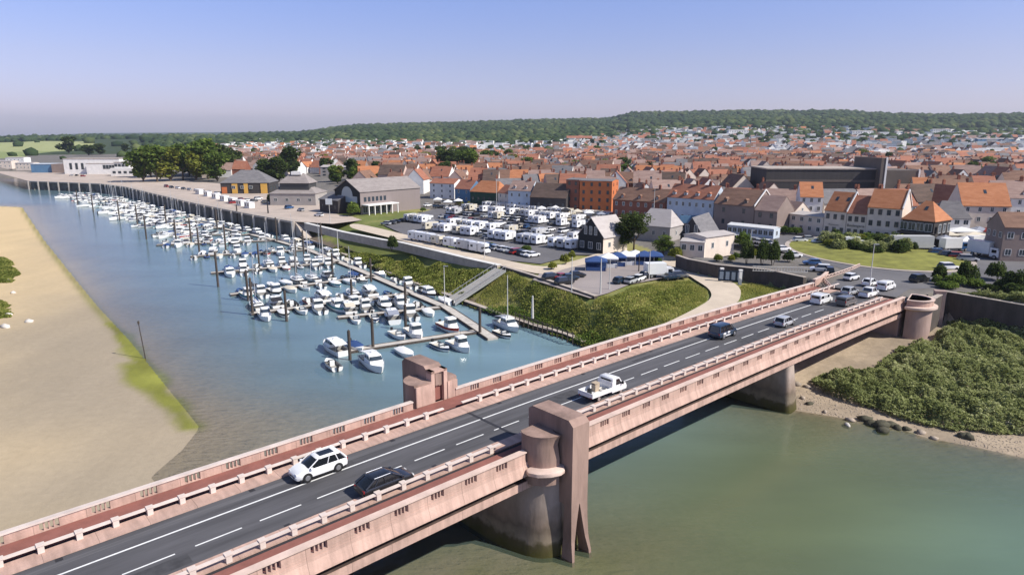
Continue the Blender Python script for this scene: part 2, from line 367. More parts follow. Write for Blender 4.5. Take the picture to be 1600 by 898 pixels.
n3 = t.nodes.new('ShaderNodeTexNoise'); n3.inputs['Scale'].default_value = .045; n3.inputs['Detail'].default_value = 6; mp3 = t.nodes.new('ShaderNodeMapping'); mp3.inputs['Rotation'].default_value = (0, 0, R(20)); mp3.inputs['Scale'].default_value = (3.5, .6, 1)
t.links.new(ge.outputs['Position'], mp3.inputs[0]); t.links.new(mp3.outputs[0], n3.inputs['Vector'])
amr = t.nodes.new('ShaderNodeMix'); amr.inputs[2].default_value = 1
mr3 = t.nodes.new('ShaderNodeMapRange'); mr3.inputs[1].default_value = .3; mr3.inputs[2].default_value = .7; mr3.inputs[3].default_value = .88; mr3.inputs[4].default_value = 1.12
t.links.new(n3.outputs['Fac'], mr3.inputs[0]); mu = t.nodes.new('ShaderNodeMath'); mu.operation = 'MULTIPLY'; t.links.new(mr.outputs[0], mu.inputs[0]); t.links.new(mr3.outputs[0], mu.inputs[1])
t.links.new(at.outputs['Color'], mm.inputs[0]); t.links.new(at.outputs['Alpha'], amr.inputs[0]); t.links.new(mu.outputs[0], amr.inputs[3]); t.links.new(amr.outputs[0], mm.inputs['Scale']); t.links.new(mm.outputs[0], b.inputs['Base Color'])
bp = t.nodes.new('ShaderNodeBump'); bp.inputs['Strength'].default_value = .35; bp.inputs['Distance'].default_value = .25; t.links.new(n1.outputs['Fac'], bp.inputs['Height']); t.links.new(bp.outputs[0], b.inputs['Normal'])

# water: same grid, how murky it is depends on how deep the bed lies
keep = (r_ < 1200)
wz = np.zeros(len(GX)); vis = (GZ < .35) & keep
fmask = vis[FQ].any(1); wo = npmesh('river_water', np.stack([GX, GY, wz], 1), FQ[fmask], [bpy.data.materials.new('river_water_material')], smooth=True); struct(wo)
depth = np.clip(-GZ, 0, 3)
turb = np.clip(.5+.5*np.tanh((n_+46)/14)*1.0, 0, 1)      # olive on the bridge's seaward side, paler where the current stirs silt
teal = sstep(-30, -6, n_)
Wc = np.zeros((len(GX), 4)); Wc[:, 0] = 1-np.exp(-depth*1.0); Wc[:, 1] = turb; Wc[:, 2] = teal; Wc[:, 3] = 1
ca = wo.data.color_attributes.new('Wat', 'FLOAT_COLOR', 'POINT'); ca.data.foreach_set('color', Wc.astype(np.float32).ravel())
wm_ = wo.data.materials[0]; wm_.use_nodes = True; t = wm_.node_tree; t.nodes.clear()
L = t.links.new; o = t.nodes.new('ShaderNodeOutputMaterial'); at = t.nodes.new('ShaderNodeVertexColor'); at.layer_name = 'Wat'; se = t.nodes.new('ShaderNodeSeparateColor'); L(at.outputs[0], se.inputs[0])
ge = t.nodes.new('ShaderNodeNewGeometry'); mp = t.nodes.new('ShaderNodeMapping'); mp.inputs['Rotation'].default_value = (0, 0, R(12)); mp.inputs['Scale'].default_value = (.55, 1.6, 1); L(ge.outputs['Position'], mp.inputs[0])
nb = t.nodes.new('ShaderNodeTexNoise'); nb.inputs['Scale'].default_value = .8; nb.inputs['Detail'].default_value = 5; nb.inputs['Roughness'].default_value = .6; L(mp.outputs[0], nb.inputs['Vector'])
bp = t.nodes.new('ShaderNodeBump'); bp.inputs['Strength'].default_value = .19; bp.inputs['Distance'].default_value = .25; L(nb.outputs['Fac'], bp.inputs['Height'])
nl = t.nodes.new('ShaderNodeTexNoise'); nl.inputs['Scale'].default_value = .05; nl.inputs['Detail'].default_value = 5; L(mp.outputs[0], nl.inputs['Vector'])
def mixc(f, a, bb):
    m = t.nodes.new('ShaderNodeMix'); m.data_type = 'RGBA'
    for i, x in ((0, f), (6, a), (7, bb)):
        if isinstance(x, tuple): m.inputs[i].default_value = (*x, 1)
        elif isinstance(x, float): m.inputs[i].default_value = x
        else: L(x, m.inputs[i])
    return m.outputs[2]
blue = (.165, .26, .30); olive = (.125, .15, .06); tealc = (.135, .205, .15)
c1 = mixc(se.outputs[1], blue, mixc(se.outputs[2], olive, tealc))
vr = t.nodes.new('ShaderNodeMapRange'); vr.inputs[1].default_value = .3; vr.inputs[2].default_value = .7; vr.inputs[3].default_value = .86; vr.inputs[4].default_value = 1.16; L(nl.outputs['Fac'], vr.inputs[0])
sc = t.nodes.new('ShaderNodeVectorMath'); sc.operation = 'SCALE'; L(c1, sc.inputs[0]); L(vr.outputs[0], sc.inputs['Scale'])
df = t.nodes.new('ShaderNodeBsdfDiffuse'); L(sc.outputs[0], df.inputs[0]); tr = t.nodes.new('ShaderNodeBsdfTransparent'); tr.inputs[0].default_value = (.97, .97, .94, 1)
m1 = t.nodes.new('ShaderNodeMixShader'); L(se.outputs[0], m1.inputs[0]); L(tr.outputs[0], m1.inputs[1]); L(df.outputs[0], m1.inputs[2])
gl = t.nodes.new('ShaderNodeBsdfGlossy'); gl.inputs['Roughness'].default_value = .09; L(bp.outputs[0], gl.inputs['Normal'])
fr = t.nodes.new('ShaderNodeFresnel'); fr.inputs[0].default_value = 1.33; L(bp.outputs[0], fr.inputs['Normal'])
m2 = t.nodes.new('ShaderNodeMixShader'); L(fr.outputs[0], m2.inputs[0]); L(m1.outputs[0], m2.inputs[1]); L(gl.outputs[0], m2.inputs[2]); L(m2.outputs[0], o.inputs[0])

def sheet(name, pts, z, m, th=.02):
    mb = MB(); n = len(pts); p = [(a, b, z) for a, b in pts]
    ar = sum(p[i][0]*p[(i+1)%n][1]-p[(i+1)%n][0]*p[i][1] for i in range(n))
    if ar < 0: p = p[::-1]
    mb.add(p, [tuple(range(n))]); return struct(mb.build(name, m))
def smoothpoly(pts, k=5):
    out_ = []; n = len(pts)
    for i in range(n):
        p0, p1, p2, p3 = [Vector(pts[(i+j) % n]) for j in (-1, 0, 1, 2)]
        for q in range(k):
            s = q/k; out_.append(tuple(.5*((2*p1)+(-p0+p2)*s+(2*p0-5*p1+4*p2-p3)*s*s+(-p0+3*p1-3*p2+p3)*s**3)))
    return out_
Gz = lambda pts, z: [G(u, v, z) for u, v in pts]
sheet('quay_paving', [(x, y) for x, y in wharf_line]+Gz([(520,350),(560,345),(590,338),(520,318),(420,300),(330,282),(250,271),(150,266),(60,269),(-300,262),(-300,268),(0,271)], 6), 6.08, pave)
sheet('camper_park', Gz([(600,352),(640,336),(700,322),(800,322),(900,330),(975,345),(960,398),(900,398),(845,412),(780,405),(700,382),(640,370)], 6.3), 6.3, asphalt_w)
sheet('promenade_path', smoothpoly(Gz([(560,350),(640,368),(710,388),(780,404),(850,416),(905,405),(935,396),(960,402),(890,418),(850,428),(790,416),(700,394),(620,374),(550,356)], 6.35), 4), 6.36, pathm)
sheet('small_car_park', Gz([(832,437),(855,418),(930,402),(1040,402),(1062,410),(1078,432),(1030,436),(985,444),(950,458),(922,466)], 6.3), 6.34, asphalt_l)
sheet('curved_path', smoothpoly(Gz([(1040,398),(1062,404),(1110,424),(1150,444),(1157,462),(1140,480),(1050,520),(1010,520),(1070,490),(1108,468),(1108,452),(1085,436),(1060,420),(1035,410)], 6.4), 4), 6.4, pathm)
TA = Gz([(1128,372),(1180,372),(1230,367),(1290,370),(1400,381),(1470,366),(1560,372),(1700,390),(1800,470),(1600,462),(1500,448),(1420,452)], 8.82)+[SN(132,-42), SN(132,-55), SN(150,-56)]+Gz([(1250,400),(1200,388)], 8.82)
sheet('town_road', TA, 8.84, asphalt_w)
RC = ((G(1258,398,8.8)[0]+G(1492,398,8.8)[0])/2, (G(1375,372,8.8)[1]+G(1375,424,8.8)[1])/2)
RRX = (G(1492,398,8.8)[0]-G(1258,398,8.8)[0])/2; RRY = (G(1375,372,8.8)[1]-G(1375,424,8.8)[1])/2
def disc(name, r, z0, z1, m, dome=0):
    mb = MB(); rings = []
    for k in range(9):
        q = 1-k/8; rings.append([(RC[0]+max(r*q, .02)*RRX*math.cos(a), RC[1]+max(r*q, .02)*RRY*math.sin(a), z1+dome*(1-q*q)) for a in np.linspace(0, 2*math.pi, 72, endpoint=False)])
    mb.loft([[(p[0], p[1], z0) for p in rings[0]]]+rings, cap=False); return mb.build(name, m, smooth=True, ang=50)
struct(disc('roundabout_kerb', 1.06, 8.7, 8.97, stone_l)); 
lawn = mat('roundabout_lawn', (.20, .20, .04), .95, var=.3, scale=.3, bump=.4, bscale=6, world=True)
struct(disc('roundabout_grass', 1.0, 8.9, 9.0, lawn, .9))
# ------------------------------------------------------------ the road bridge
BR = empty('road_bridge', (*SN(0, BY), 0), math.atan2(D.y, D.x))
tag(BR, 'long pink concrete road bridge with pylons crossing the river mouth', 'bridge')
S0, S1 = -42, 130
rail_pale = mat('pale_rail_concrete', (.66,.56,.50), .8, var=.14, scale=.6)
xs = list(np.arange(S0, S1+.1, 4)); xs[-1] = S1
half = [(3.8,-.0),(8.35,-.0),(8.38,-.25),(8.68,-.95),(8.72,-1.10),(7.4,-1.14),(7.4,-1.84),(8.36,-1.86),(8.36,-2.58),(7.2,-2.58),(7.0,-1.86)]
prof = [(-y, z) for y, z in half][::-1]; prof = half[::-1]+prof[::-1]
MB().sweep(prof, xs, deckz).build('deck', concrete, BR)
MB().sweep([(-3.72,.006),(3.72,.006),(3.72,-.05),(-3.72,-.05)], xs, deckz).build('carriageway', asphalt, BR)
MB().sweep([(1.42,.012),(1.58,.012),(1.58,.0),(1.42,.0)], list(np.arange(S0, 121, 3)), deckz).build('centre_line', paint_w, BR)
mb = MB(); s = 11.7-4.65*12
while s < 112:
    mb.sweep([(-1.46,.012),(-1.33,.012),(-1.33,.0),(-1.46,.0)], [s, s+1.6, s+3.3], deckz); s += 4.65
mb.build('lane_dashes', paint_w, BR)
MB().sweep([(-3.72,.014),(3.72,.014),(3.72,.0),(-3.72,.0)], [40.2, 40.55], deckz).build('expansion_joint', tar_and_shade, BR)
MB().sweep([(2.6,.010),(3.1,.010),(3.1,.0),(2.6,.0)], xs, deckz).build('worn_wheel_track', mat('worn_asphalt', (.115,.112,.118), .85, var=.2, scale=.5, stretch=(.2,4,1)), BR)
for q in (1, -1):
    yy = lambda p: [(q*a, b) for a, b in p][::q]
    MB().sweep(yy([(3.72,.14),(5.22,.17),(5.22,-.1),(3.72,-.1)]), xs, deckz).build('kerb_strip', concrete, BR)
    MB().sweep(yy([(5.72,.15),(7.92,.15),(7.92,-.1),(5.72,-.1)]), xs, deckz).build('walkway', red_walk, BR)
    MB().sweep(yy([(5.2,.03),(5.74,.03),(5.74,-.1),(5.2,-.1)]), xs, deckz).build('painted_gap_shade', tar_and_shade, BR)  # dark strip paints in the shade of the gap under the rail beam
    # low guard rail between road and walkway
    s0, s1 = (S0, 134) if q == 1 else (S0, 128)
    brk = [(S0, 37.2), (43.5, s1)] if q == -1 else [(S0, 38.2), (40.6, s1)]
    gr = MB()
    for a, b_ in brk:
        gr.sweep(yy([(4.92,.60),(4.92,.71),(5.24,.72),(5.24,.60)]), list(np.arange(a, b_, 4))+[b_], deckz)
        pass
    g = gr.build('guard_rail', rail_pale, BR)
    first = None
    for k in range(-17, 57):
        s = 2.33*k+1.1
        if not any(a+.3 < s < b_-.3 for a, b_ in brk) or s < -2: continue
        if first is None:
            p = MB().box(-.2,.2,-.2,.2,.0,.62).box(-.26,.26,-.24,.24,.56,.66).build('rail_post', rail_pale, g); first = p
        else:
            p = first.copy(); COL.objects.link(p); p.parent = g
        p.location = (s, q*5.06, deckz(s)+.14)
    # parapet with groups of four slots
    pw = MB(); brk2 = [(S0, 37.4), (44.7, 129.6)] if q == -1 else [(S0, 36.4), (42.0, 129.6)]
    for a, b_ in brk2:
        L_ = list(np.arange(a, b_, 4))+[b_]
        pw.sweep(yy([(7.95,-.02),(8.32,-.02),(8.31,.20),(7.95,.20)][::-1]), L_, deckz)
        pw.sweep(yy([(7.95,.92),(8.30,.92),(8.29,.86),(7.95,.86)]), L_, deckz)
        s = a
        k0 = math.ceil((a-1.0)/3.36)
        pos = a
        for k in range(k0, 60):
            c = 3.36*k+1.0
            if c+.7 > b_: break
            if c-.7 < a: continue
            pw.loft([[(x_, q*y_, z_+deckz(x_)) for y_, z_ in ((7.96,.18),(8.29,.18),(8.28,.88),(7.96,.88))][::q] for x_ in (pos, c-.62)])
            for j in range(3): 
                x0 = c-.62+.31*(j+1)-.05; pw.loft([[(x_, q*y_, z_+deckz(x_)) for y_, z_ in ((8.02,.18),(8.24,.18),(8.24,.88),(8.02,.88))][::q] for x_ in (x0, x0+.1)])
            pos = c+.62
        pw.loft([[(x_, q*y_, z_+deckz(x_)) for y_, z_ in ((7.96,.18),(8.29,.18),(8.28,.88),(7.96,.88))][::q] for x_ in (pos, b_)])
    w_p = pw.build('parapet', concrete, BR)
    cpg = MB()
    for a, b_ in brk2: cpg.sweep(yy([(7.86,1.06),(7.86,.92),(8.44,.92),(8.44,1.02)]), list(np.arange(a, b_, 4))+[b_], deckz)
    cpg.build('coping', rail_pale if q == 1 else concrete_pale, w_p)
patch_m = mat('asphalt_patch', (.060, .059, .063), .85, var=.25, scale=1.5)
for s_, l_, y0, y1 in ((6, 5, -3.2, -1.9), (23, 3.2, 1.9, 3.4), (47, 6, -.9, .8), (66, 4, 2.1, 3.5), (84, 7, -3.4, -2.0)):
    MB().sweep([(y0,.009),(y1,.009),(y1,0),(y0,0)][::-1], [s_, s_+l_/2, s_+l_], deckz).build('repair_patch', patch_m, BR)
for k in range(9):
    for q in (1, -1): s_ = 4+k*13.4; MB().sweep([(q*3.45-.22,.018),(q*3.45+.22,.018),(q*3.45+.22,0),(q*3.45-.22,0)][::-1], [s_, s_+.45], deckz).build('drain_grate', tar_and_shade, BR)
shade_paint = mat('recess_shade_paint', (.075, .05, .042), .95, var=.3, scale=1)  # dark colour stands in for the ledge's shadow inside the girder recess
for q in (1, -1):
    MB().sweep([(q*a, b) for a, b in ((7.41,-1.15),(7.5,-1.15),(7.5,-1.80),(8.28,-1.81),(8.28,-1.855),(7.41,-1.85))][::-q], xs, deckz).build('painted_recess_shade', shade_paint, BR)
# drain spouts and pipe along the recess
MB().sweep([(-7.62,-1.25),(-7.45,-1.25),(-7.45,-1.4),(-7.62,-1.4)], xs, deckz).build('service_pipe', timber, BR)
def rr_ring(x0, x1, y0, y1, z, k=2.6, n=40):
    cx, cy_, a, b_ = (x0+x1)/2, (y0+y1)/2, (x1-x0)/2, (y1-y0)/2
    o_ = []
    for i in range(n):
        t_ = 2*math.pi*i/n; c, s_ = math.cos(t_), math.sin(t_)
        o_.append((cx+a*math.copysign(abs(c)**(2/k), c), cy_+b_*math.copysign(abs(s_)**(2/k), s_), z))
    return o_
pier_w = mat('pier_concrete', (.30,.245,.205), .92, bump=.4, bscale=1.6, scale=.6, col2=(.46,.365,.31), detail=10, stretch=(1,1,.35))
# tidal staining: dark weed low down is part of the pier's surface
t = pier_w.node_tree; b = t.nodes['Principled BSDF']; ge = t.nodes.new('ShaderNodeNewGeometry'); se = t.nodes.new('ShaderNodeSeparateXYZ'); t.links.new(ge.outputs['Position'], se.inputs[0])
nn = t.nodes.new('ShaderNodeTexNoise'); nn.inputs['Scale'].default_value = .9; nn.inputs['Detail'].default_value = 8; t.links.new(ge.outputs['Position'], nn.inputs['Vector'])
ad = t.nodes.new('ShaderNodeMath'); ad.operation = 'MULTIPLY_ADD'; ad.inputs[1].default_value = 2.2; t.links.new(nn.outputs['Fac'], ad.inputs[0]); t.links.new(se.outputs['Z'], ad.inputs[2])
rp = t.nodes.new('ShaderNodeValToRGB'); cr = rp.color_ramp; cr.elements[0].position = .12; cr.elements[0].color = (.16,.18,.04,1); cr.elements[1].position = .62; cr.elements[1].color = (1,1,1,1)
for p_, c_ in ((.22,(.22,.22,.12,1)),(.27,(.62,.62,.52,1)),(.36,(.42,.40,.34,1)),(.42,(.62,.58,.52,1))): e = cr.elements.new(p_); e.color = c_
dv = t.nodes.new('ShaderNodeMath'); dv.operation = 'MULTIPLY'; dv.inputs[1].default_value = .1; t.links.new(ad.outputs[0], dv.inputs[0]); t.links.new(dv.outputs[0], rp.inputs[0])
mx = t.nodes.new('ShaderNodeMix'); mx.data_type = 'RGBA'; mx.blend_type = 'MULTIPLY'; mx.inputs[0].default_value = 1
lk = b.inputs['Base Color'].links[0].from_socket; t.links.new(lk, mx.inputs[6]); t.links.new(rp.outputs[0], mx.inputs[7]); t.links.new(mx.outputs[2], b.inputs['Base Color'])
MB().loft([rr_ring(36.2,45.4,-10.6,10.6,-2.8,3), rr_ring(36.5,45.1,-10.4,10.4,0,3), rr_ring(37.1,44.6,-10.1,10.1,3.2,3), rr_ring(37.5,44.3,-10.0,10.0,7.0,3), rr_ring(37.6,44.2,-9.9,9.9,7.6,3)]).build('river_pier', pier_w, BR, smooth=True, ang=60)
DZ = deckz(41)
tower_m = mat('tower_concrete', (.20,.135,.11), .88, bump=.5, bscale=2, scale=.5, col2=(.37,.25,.205), detail=10, stretch=(1,1,.22))
for q, yi in ((-1, 5.9), (1, 8.15)):
    Q = lambda pts: [(x, q*y) for x, y in pts][::q]
    xa, xb = (40.0, 42.1) if q == -1 else (38.9, 41.0); yo = 11.5 if q == -1 else 13.8; top = DZ+(4.0 if q == -1 else 3.9)
    tw = empty('pylon', (0,0,0)); tw.parent = BR
    m = MB()
    # upper blade, outer top corner chamfered, top falling slightly inwards
    def blade(x):
        return [(x, q*yi, DZ+.0), (x, q*yi, top-.35), (x, q*(yi+.5), top), (x, q*(yo-.55), top), (x, q*yo, top-.5), (x, q*yo, 5.2), (x, q*8.9, 5.2), (x, q*8.9, DZ+0)]
    if q == -1: m.loft([blade(xa), blade(xb)][::1])
    else:
        m.loft([[(x, q*(y+.9) if abs(y-yi) < .6 else q*y, z) for x, y, z in [(p[0], abs(p[1]), p[2]) for p in blade(xx)]] for xx in (xa+.02, xb-.02)])
    m.build('blade', tower_m, tw)
    # foot of the blade: two legs parting in a tall inverted V and splaying at the water
    lg = MB()
    for e in (0, 1):
        rings = []
        for z, wdt, spl, out_ in ((5.4, 1.05, 0, 0), (3.6, .72, .02, .05), (1.8, .45, .08, .15), (0.4, .30, .2, .4), (-2.6, .28, .35, .7)):
            if e == 0: x0, x1 = xa-spl, xa-spl+wdt
            else: x0, x1 = xb+spl-wdt, xb+spl
            rings.append([(x0, q*(yo-.9), z), (x1, q*(yo-.9), z), (x1, q*(yo+out_), z), (x0, q*(yo+out_), z)][::-q])
        lg.loft(rings)
    lg.build('splayed_foot', tower_m, tw)
    MB().box(xa+.25, xb-.25, min(q*8.8,q*(yo-.95)), max(q*8.8,q*(yo-.95)), -2.6, 5.4).build('web_wall', pier_w, tw)
    # curved turrets either side of the blade
    for e in ((-1,) if q == -1 else (-1, 1)):
        bx = xa if e == -1 else xb; hgt = DZ+(2.55 if e == -1 else 2.3)
        arc = [(0,7.1),(2.15,7.25),(2.42,7.7),(2.45,8.3),(2.3,8.95),(1.95,9.5),(1.4,9.95),(.75,10.2),(.35,10.28),(.28,9.6),(.2,9.2),(0,9.0)]
        kx, y0_ = (1.0, 0) if q == -1 else ((.95, 1.0) if e == -1 else (.62, 1.0))
        def ring(z, k=1.0, pinch=0.0): return [(bx+e*x*k*kx, q*(y0_+7.1+(y-7.1)*k-(pinch if x < .9 and y > 9.1 else 0)), z) for x, y in arc]
        o_ = [ring(7.2), ring(DZ+.3), ring(hgt-1.0, 1, .25), ring(hgt-.4, 1.0, .1), ring(hgt, 1.04)]
        if e*q < 0: o_ = [r[::-1] for r in o_]
        MB().loft(o_).build('turret', tower_m, tw, smooth=True, ang=40)
        # rounded ledge at walkway level
        led = [(bx+e*x, q*y) for x, y in ((0,8.8),(2.9,8.7),(3.1,9.2),(2.7,10.0),(1.8,10.7),(.9,11.0),(.3,10.9),(0,10.6))]
        if e*q > 0: led = led[::-1]
        rl = lambda z, k: [((bx+(x-bx)*k), q*8.8+(y-q*8.8)*k, z) for x, y in led]
        MB().loft([rl(DZ-1.0, .86), rl(DZ-.85, 1.0), rl(DZ-.55, 1.0), rl(DZ-.4, .93)]).build('ledge', concrete_pale, tw, smooth=True, ang=50)
        if q == 1:  # inner faces of the turrets seen from the road
            a0, a1 = sorted((bx-e*0.0, bx+e*2.1*kx)); MB().box(a0, a1, 8.0, 8.2, DZ+.1, hgt-.25).build('inner_panel', concrete, tw)
    if q == 1:
        jm = MB().box(xa, xa+.45, 8.1, 9.1, DZ, top-.3).box(xb-.45, xb, 8.1, 9.1, DZ, top-.3).box(xa, xb, 8.1, 9.1, top-.55, top-.3)
        jm.build('portal_frame', concrete, tw)
        MB().box(xa+.46, xb-.46, 8.55, 8.9, DZ+.1, DZ+1.7).build('door', red_walk, tw)
        MB().prism([(xa+.6, 8.2), (xa+1.1, 8.2), (xa+1.1, 8.9), (xa+.6, 8.9)], [DZ+1.9]*4, [top-.6]*4).box(xa+1.15, xb-.5, 8.35, 8.9, DZ+1.75, top-.6).build('relief', tower_m, tw)
MB().loft([rr_ring(85.9,90.1,-9.4,9.4,-2.8,5), rr_ring(86.4,89.6,-8.6,8.6,3.5,5), rr_ring(86.6,89.4,-8.1,8.1,6.95,5)]).build('bank_pier', pier_w, BR, smooth=True, ang=60)
# abutment with its round bastion
ab = MB(); zb = 8.75
ab.box(128.2, 131.5, -8.2, 8.6, 2.0, zb-.25); ab.build('abutment', concrete_weather, BR)
def arc_ring(r, z, cx=131.3, cy_=-9.3, n=28): return [(cx+r*math.cos(a), cy_+r*math.sin(a), z) for a in np.linspace(math.pi*.98, math.pi*2.15, n)]
def solid(r0, z0, r1, z1):
    a = arc_ring(r0, z0); b_ = arc_ring(r1, z1); return [a, b_]
bs = empty('bastion'); bs.parent = BR
MB().loft([arc_ring(3.0, 2.2), arc_ring(3.0, 8.0)]).build('bastion_body', concrete_weather, bs, smooth=True, ang=40)
MB().loft([arc_ring(3.1, 7.7), arc_ring(3.75, 8.0), arc_ring(3.75, 8.35), arc_ring(3.2, 8.45)]).build('bastion_ledge', concrete_pale, bs, smooth=True, ang=40)
MB().loft([arc_ring(3.05, 8.4), arc_ring(3.05, 9.4), arc_ring(2.75, 9.4), arc_ring(2.75, 8.4)], cap=True).build('bastion_parapet', concrete, bs, smooth=True, ang=40)
MB().loft([arc_ring(3.2, 9.38), arc_ring(3.2, 9.52), arc_ring(2.6, 9.52), arc_ring(2.6, 9.38)]).build('bastion_coping', concrete_pale, bs, smooth=True, ang=40)
# ------------------------------------------------------------ walls on land
def wall_thing(name, pts, z0, z1, th, m, mc, label, cat='wall', group=None, cop=.12, rail=False):
    cx_, cy_ = pts[0]; r = empty(name, (cx_, cy_, z0 if not hasattr(z0, '__len__') else z0[0])); tag(r, label, cat, group)
    zb = r.location.z; n = len(pts); z0s = z0 if hasattr(z0, '__len__') else [z0]*n; z1s = z1 if hasattr(z1, '__len__') else [z1]*n
    rings = []; caps = []
    for i, p in enumerate(pts):
        a = Vector(pts[max(i-1,0)]); c = Vector(pts[min(i+1,n-1)]); d = (c-a).normalized(); nn_ = Vector((-d.y, d.x))*th/2
        P_ = Vector(p)-Vector((cx_, cy_))
        rings.append([(P_.x-nn_.x, P_.y-nn_.y, z0s[i]-zb), (P_.x+nn_.x, P_.y+nn_.y, z0s[i]-zb), (P_.x+nn_.x, P_.y+nn_.y, z1s[i]-zb), (P_.x-nn_.x, P_.y-nn_.y, z1s[i]-zb)])
        k = 1.25; caps.append([(P_.x-nn_.x*k, P_.y-nn_.y*k, z1s[i]-zb), (P_.x+nn_.x*k, P_.y+nn_.y*k, z1s[i]-zb), (P_.x+nn_.x*k, P_.y+nn_.y*k, z1s[i]+cop-zb), (P_.x-nn_.x*k, P_.y-nn_.y*k, z1s[i]+cop-zb)])
    MB().loft(rings).build('wall_face', m, r); MB().loft(caps).build('wall_coping', mc, r); return r
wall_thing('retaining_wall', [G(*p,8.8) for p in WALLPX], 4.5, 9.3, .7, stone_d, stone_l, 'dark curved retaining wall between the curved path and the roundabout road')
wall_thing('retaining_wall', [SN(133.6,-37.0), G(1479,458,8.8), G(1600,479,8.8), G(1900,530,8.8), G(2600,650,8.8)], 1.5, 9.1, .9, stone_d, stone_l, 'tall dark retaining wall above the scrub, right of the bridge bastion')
MB_ = MB().box(-.9, .9, -.55, .55, 0, 7.6).box(-1.0, 1.0, -.65, .65, 7.6, 7.8); o_ = MB_.build('wall_pillar', concrete_weather); o_.location = (*G(1468,462,8.8), 2.0); o_.rotation_euler.z = R(-15)
tag(o_, 'square weathered pink concrete pillar between bastion and dark wall', 'pillar')
# quay walls above the green bank
qw = [G(478,352,5.6), G(540,366,5.8), G(600,378,5.8), G(625,381,5.9), G(690,396,6), G(735,407,6), G(780,417,6)]
wall_thing('quay_wall', qw, 4.0, 6.45, 1.3, stone_l, mat('white_coping', (.68,.66,.62), .7, var=.06, scale=.5), 'white topped quay wall above the green bank left of gangway')
qw2 = [G(784,419,6), G(830,433,6), G(890,453,6), G(931,467,6)]
wall_thing('quay_wall', qw2, 4.5, 6.6, .8, stone_d, stone_l, 'dark low quay wall above the bank right of the gangway')
sl = [tuple(Vector(p)+Vector((.9,.6))) for p in [G(462,371), *shore_pts]]
wall_thing('shore_edging', sl, -1.5, .75, 1.0, stone_d, stone_l, 'long low concrete kerb at the foot of the green bank', 'kerb', cop=.1)
# wharf: slab on a row of columns in front of a dark wall
wf = empty('wharf', (*wharf_line[4], 0)); tag(wf, 'long curved concrete wharf on columns behind the moored boats', 'wharf')
ox, oy = wharf_line[4]
den = []
for i in range(len(wharf_line)-1):
    a, b_ = Vector(wharf_line[i]), Vector(wharf_line[i+1]); k = max(1, int((b_-a).length/9))
    den += [a+(b_-a)*j/k for j in range(k)]
den.append(Vector(wharf_line[-1]))
def offs(pts, d_):
    r = []
    for i, p in enumerate(pts):
        a = pts[max(i-1,0)]; c = pts[min(i+1,len(pts)-1)]; t_ = (c-a).normalized(); r.append(p+Vector((-t_.y, t_.x))*d_)
    return r
o1, o2, o3 = offs(den, -.4), offs(den, 3.5), offs(den, 2.2)
mk = lambda A_, B_, z0, z1: MB().loft([[(a.x-ox,a.y-oy,z0),(b_.x-ox,b_.y-oy,z0),(b_.x-ox,b_.y-oy,z1),(a.x-ox,a.y-oy,z1)] for a, b_ in zip(A_, B_)])
mk(o1, o2, 5.4, 6.14).build('quay_slab', concrete_weather if False else stone_l, wf)
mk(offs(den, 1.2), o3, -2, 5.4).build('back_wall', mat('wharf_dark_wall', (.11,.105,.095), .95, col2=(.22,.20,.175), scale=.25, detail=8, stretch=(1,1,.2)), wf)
colm = MB().box(-.42,.42,-.42,.42,-2,5.95).build('column', mat('column_concrete', (.55,.48,.41), .9, var=.12, scale=.6), wf); n_c = 0
for i, p in enumerate(offs(den, -.55)):
    c = colm if n_c == 0 else colm.copy()
    if n_c: COL.objects.link(c); c.parent = wf
    c.location = (p.x-ox, p.y-oy, 0); n_c += 1
e0 = den[-1]; t_ = (den[-1]-den[-2]).normalized()
MB().add([(e0.x-ox, e0.y-oy, z) for z in (-1, 6.1)]+[(e0.x-ox+t_.x*9, e0.y-oy+t_.y*9, -1)]+[(e0.x-ox+2.2, e0.y-oy+2.0, z) for z in (-1, 6.1)]+[(e0.x-ox+t_.x*9+2.2, e0.y-oy+t_.y*9+2.0, -1)], [(0,1,2),(3,5,4),(0,2,5,3),(1,4,5,2),(0,3,4,1)]).build('sloping_end_wall', stone_l, wf)
# ------------------------------------------------------------ vehicles (local +x is forward, origin on the road)
def wheels(root, xf, xr, hw, r=.34, wd=.24, simple=False):
    key = ('wheel', r, wd); 
    for x in (xf, xr):
        for q in (1, -1):
            if key not in WH:
                a = 20; m = MB(); m.loft([[(r*math.cos(k*2*math.pi/a)*s_, y, r*math.sin(k*2*math.pi/a)*s_) for k in range(a)] for y, s_ in ((-wd/2,.9),(-wd/2+.04,1),(wd/2-.04,1),(wd/2,.9))])
                t_ = m.build('tyre', tyre); r2 = r*.68; m = MB()
                m.loft([[(r2*math.cos(k*2*math.pi/a)*s_, y, r2*math.sin(k*2*math.pi/a)*s_) for k in range(a)] for y, s_ in ((-wd/2-.015,.85),(-wd/2+.03,1),(wd/2-.03,1),(wd/2+.015,.85))])
                r_o = m.build('rim', rim); WH[key] = (t_.data, r_o.data); bpy.data.objects.remove(t_); bpy.data.objects.remove(r_o)
            w0 = empty('wheel', (x, q*(hw-wd/2+.02), r)); w0.parent = root
            for nm, dt in zip(('tyre', 'rim'), WH[key]):
                o = bpy.data.objects.new(nm, dt); COL.objects.link(o); o.parent = w0
WH = {}
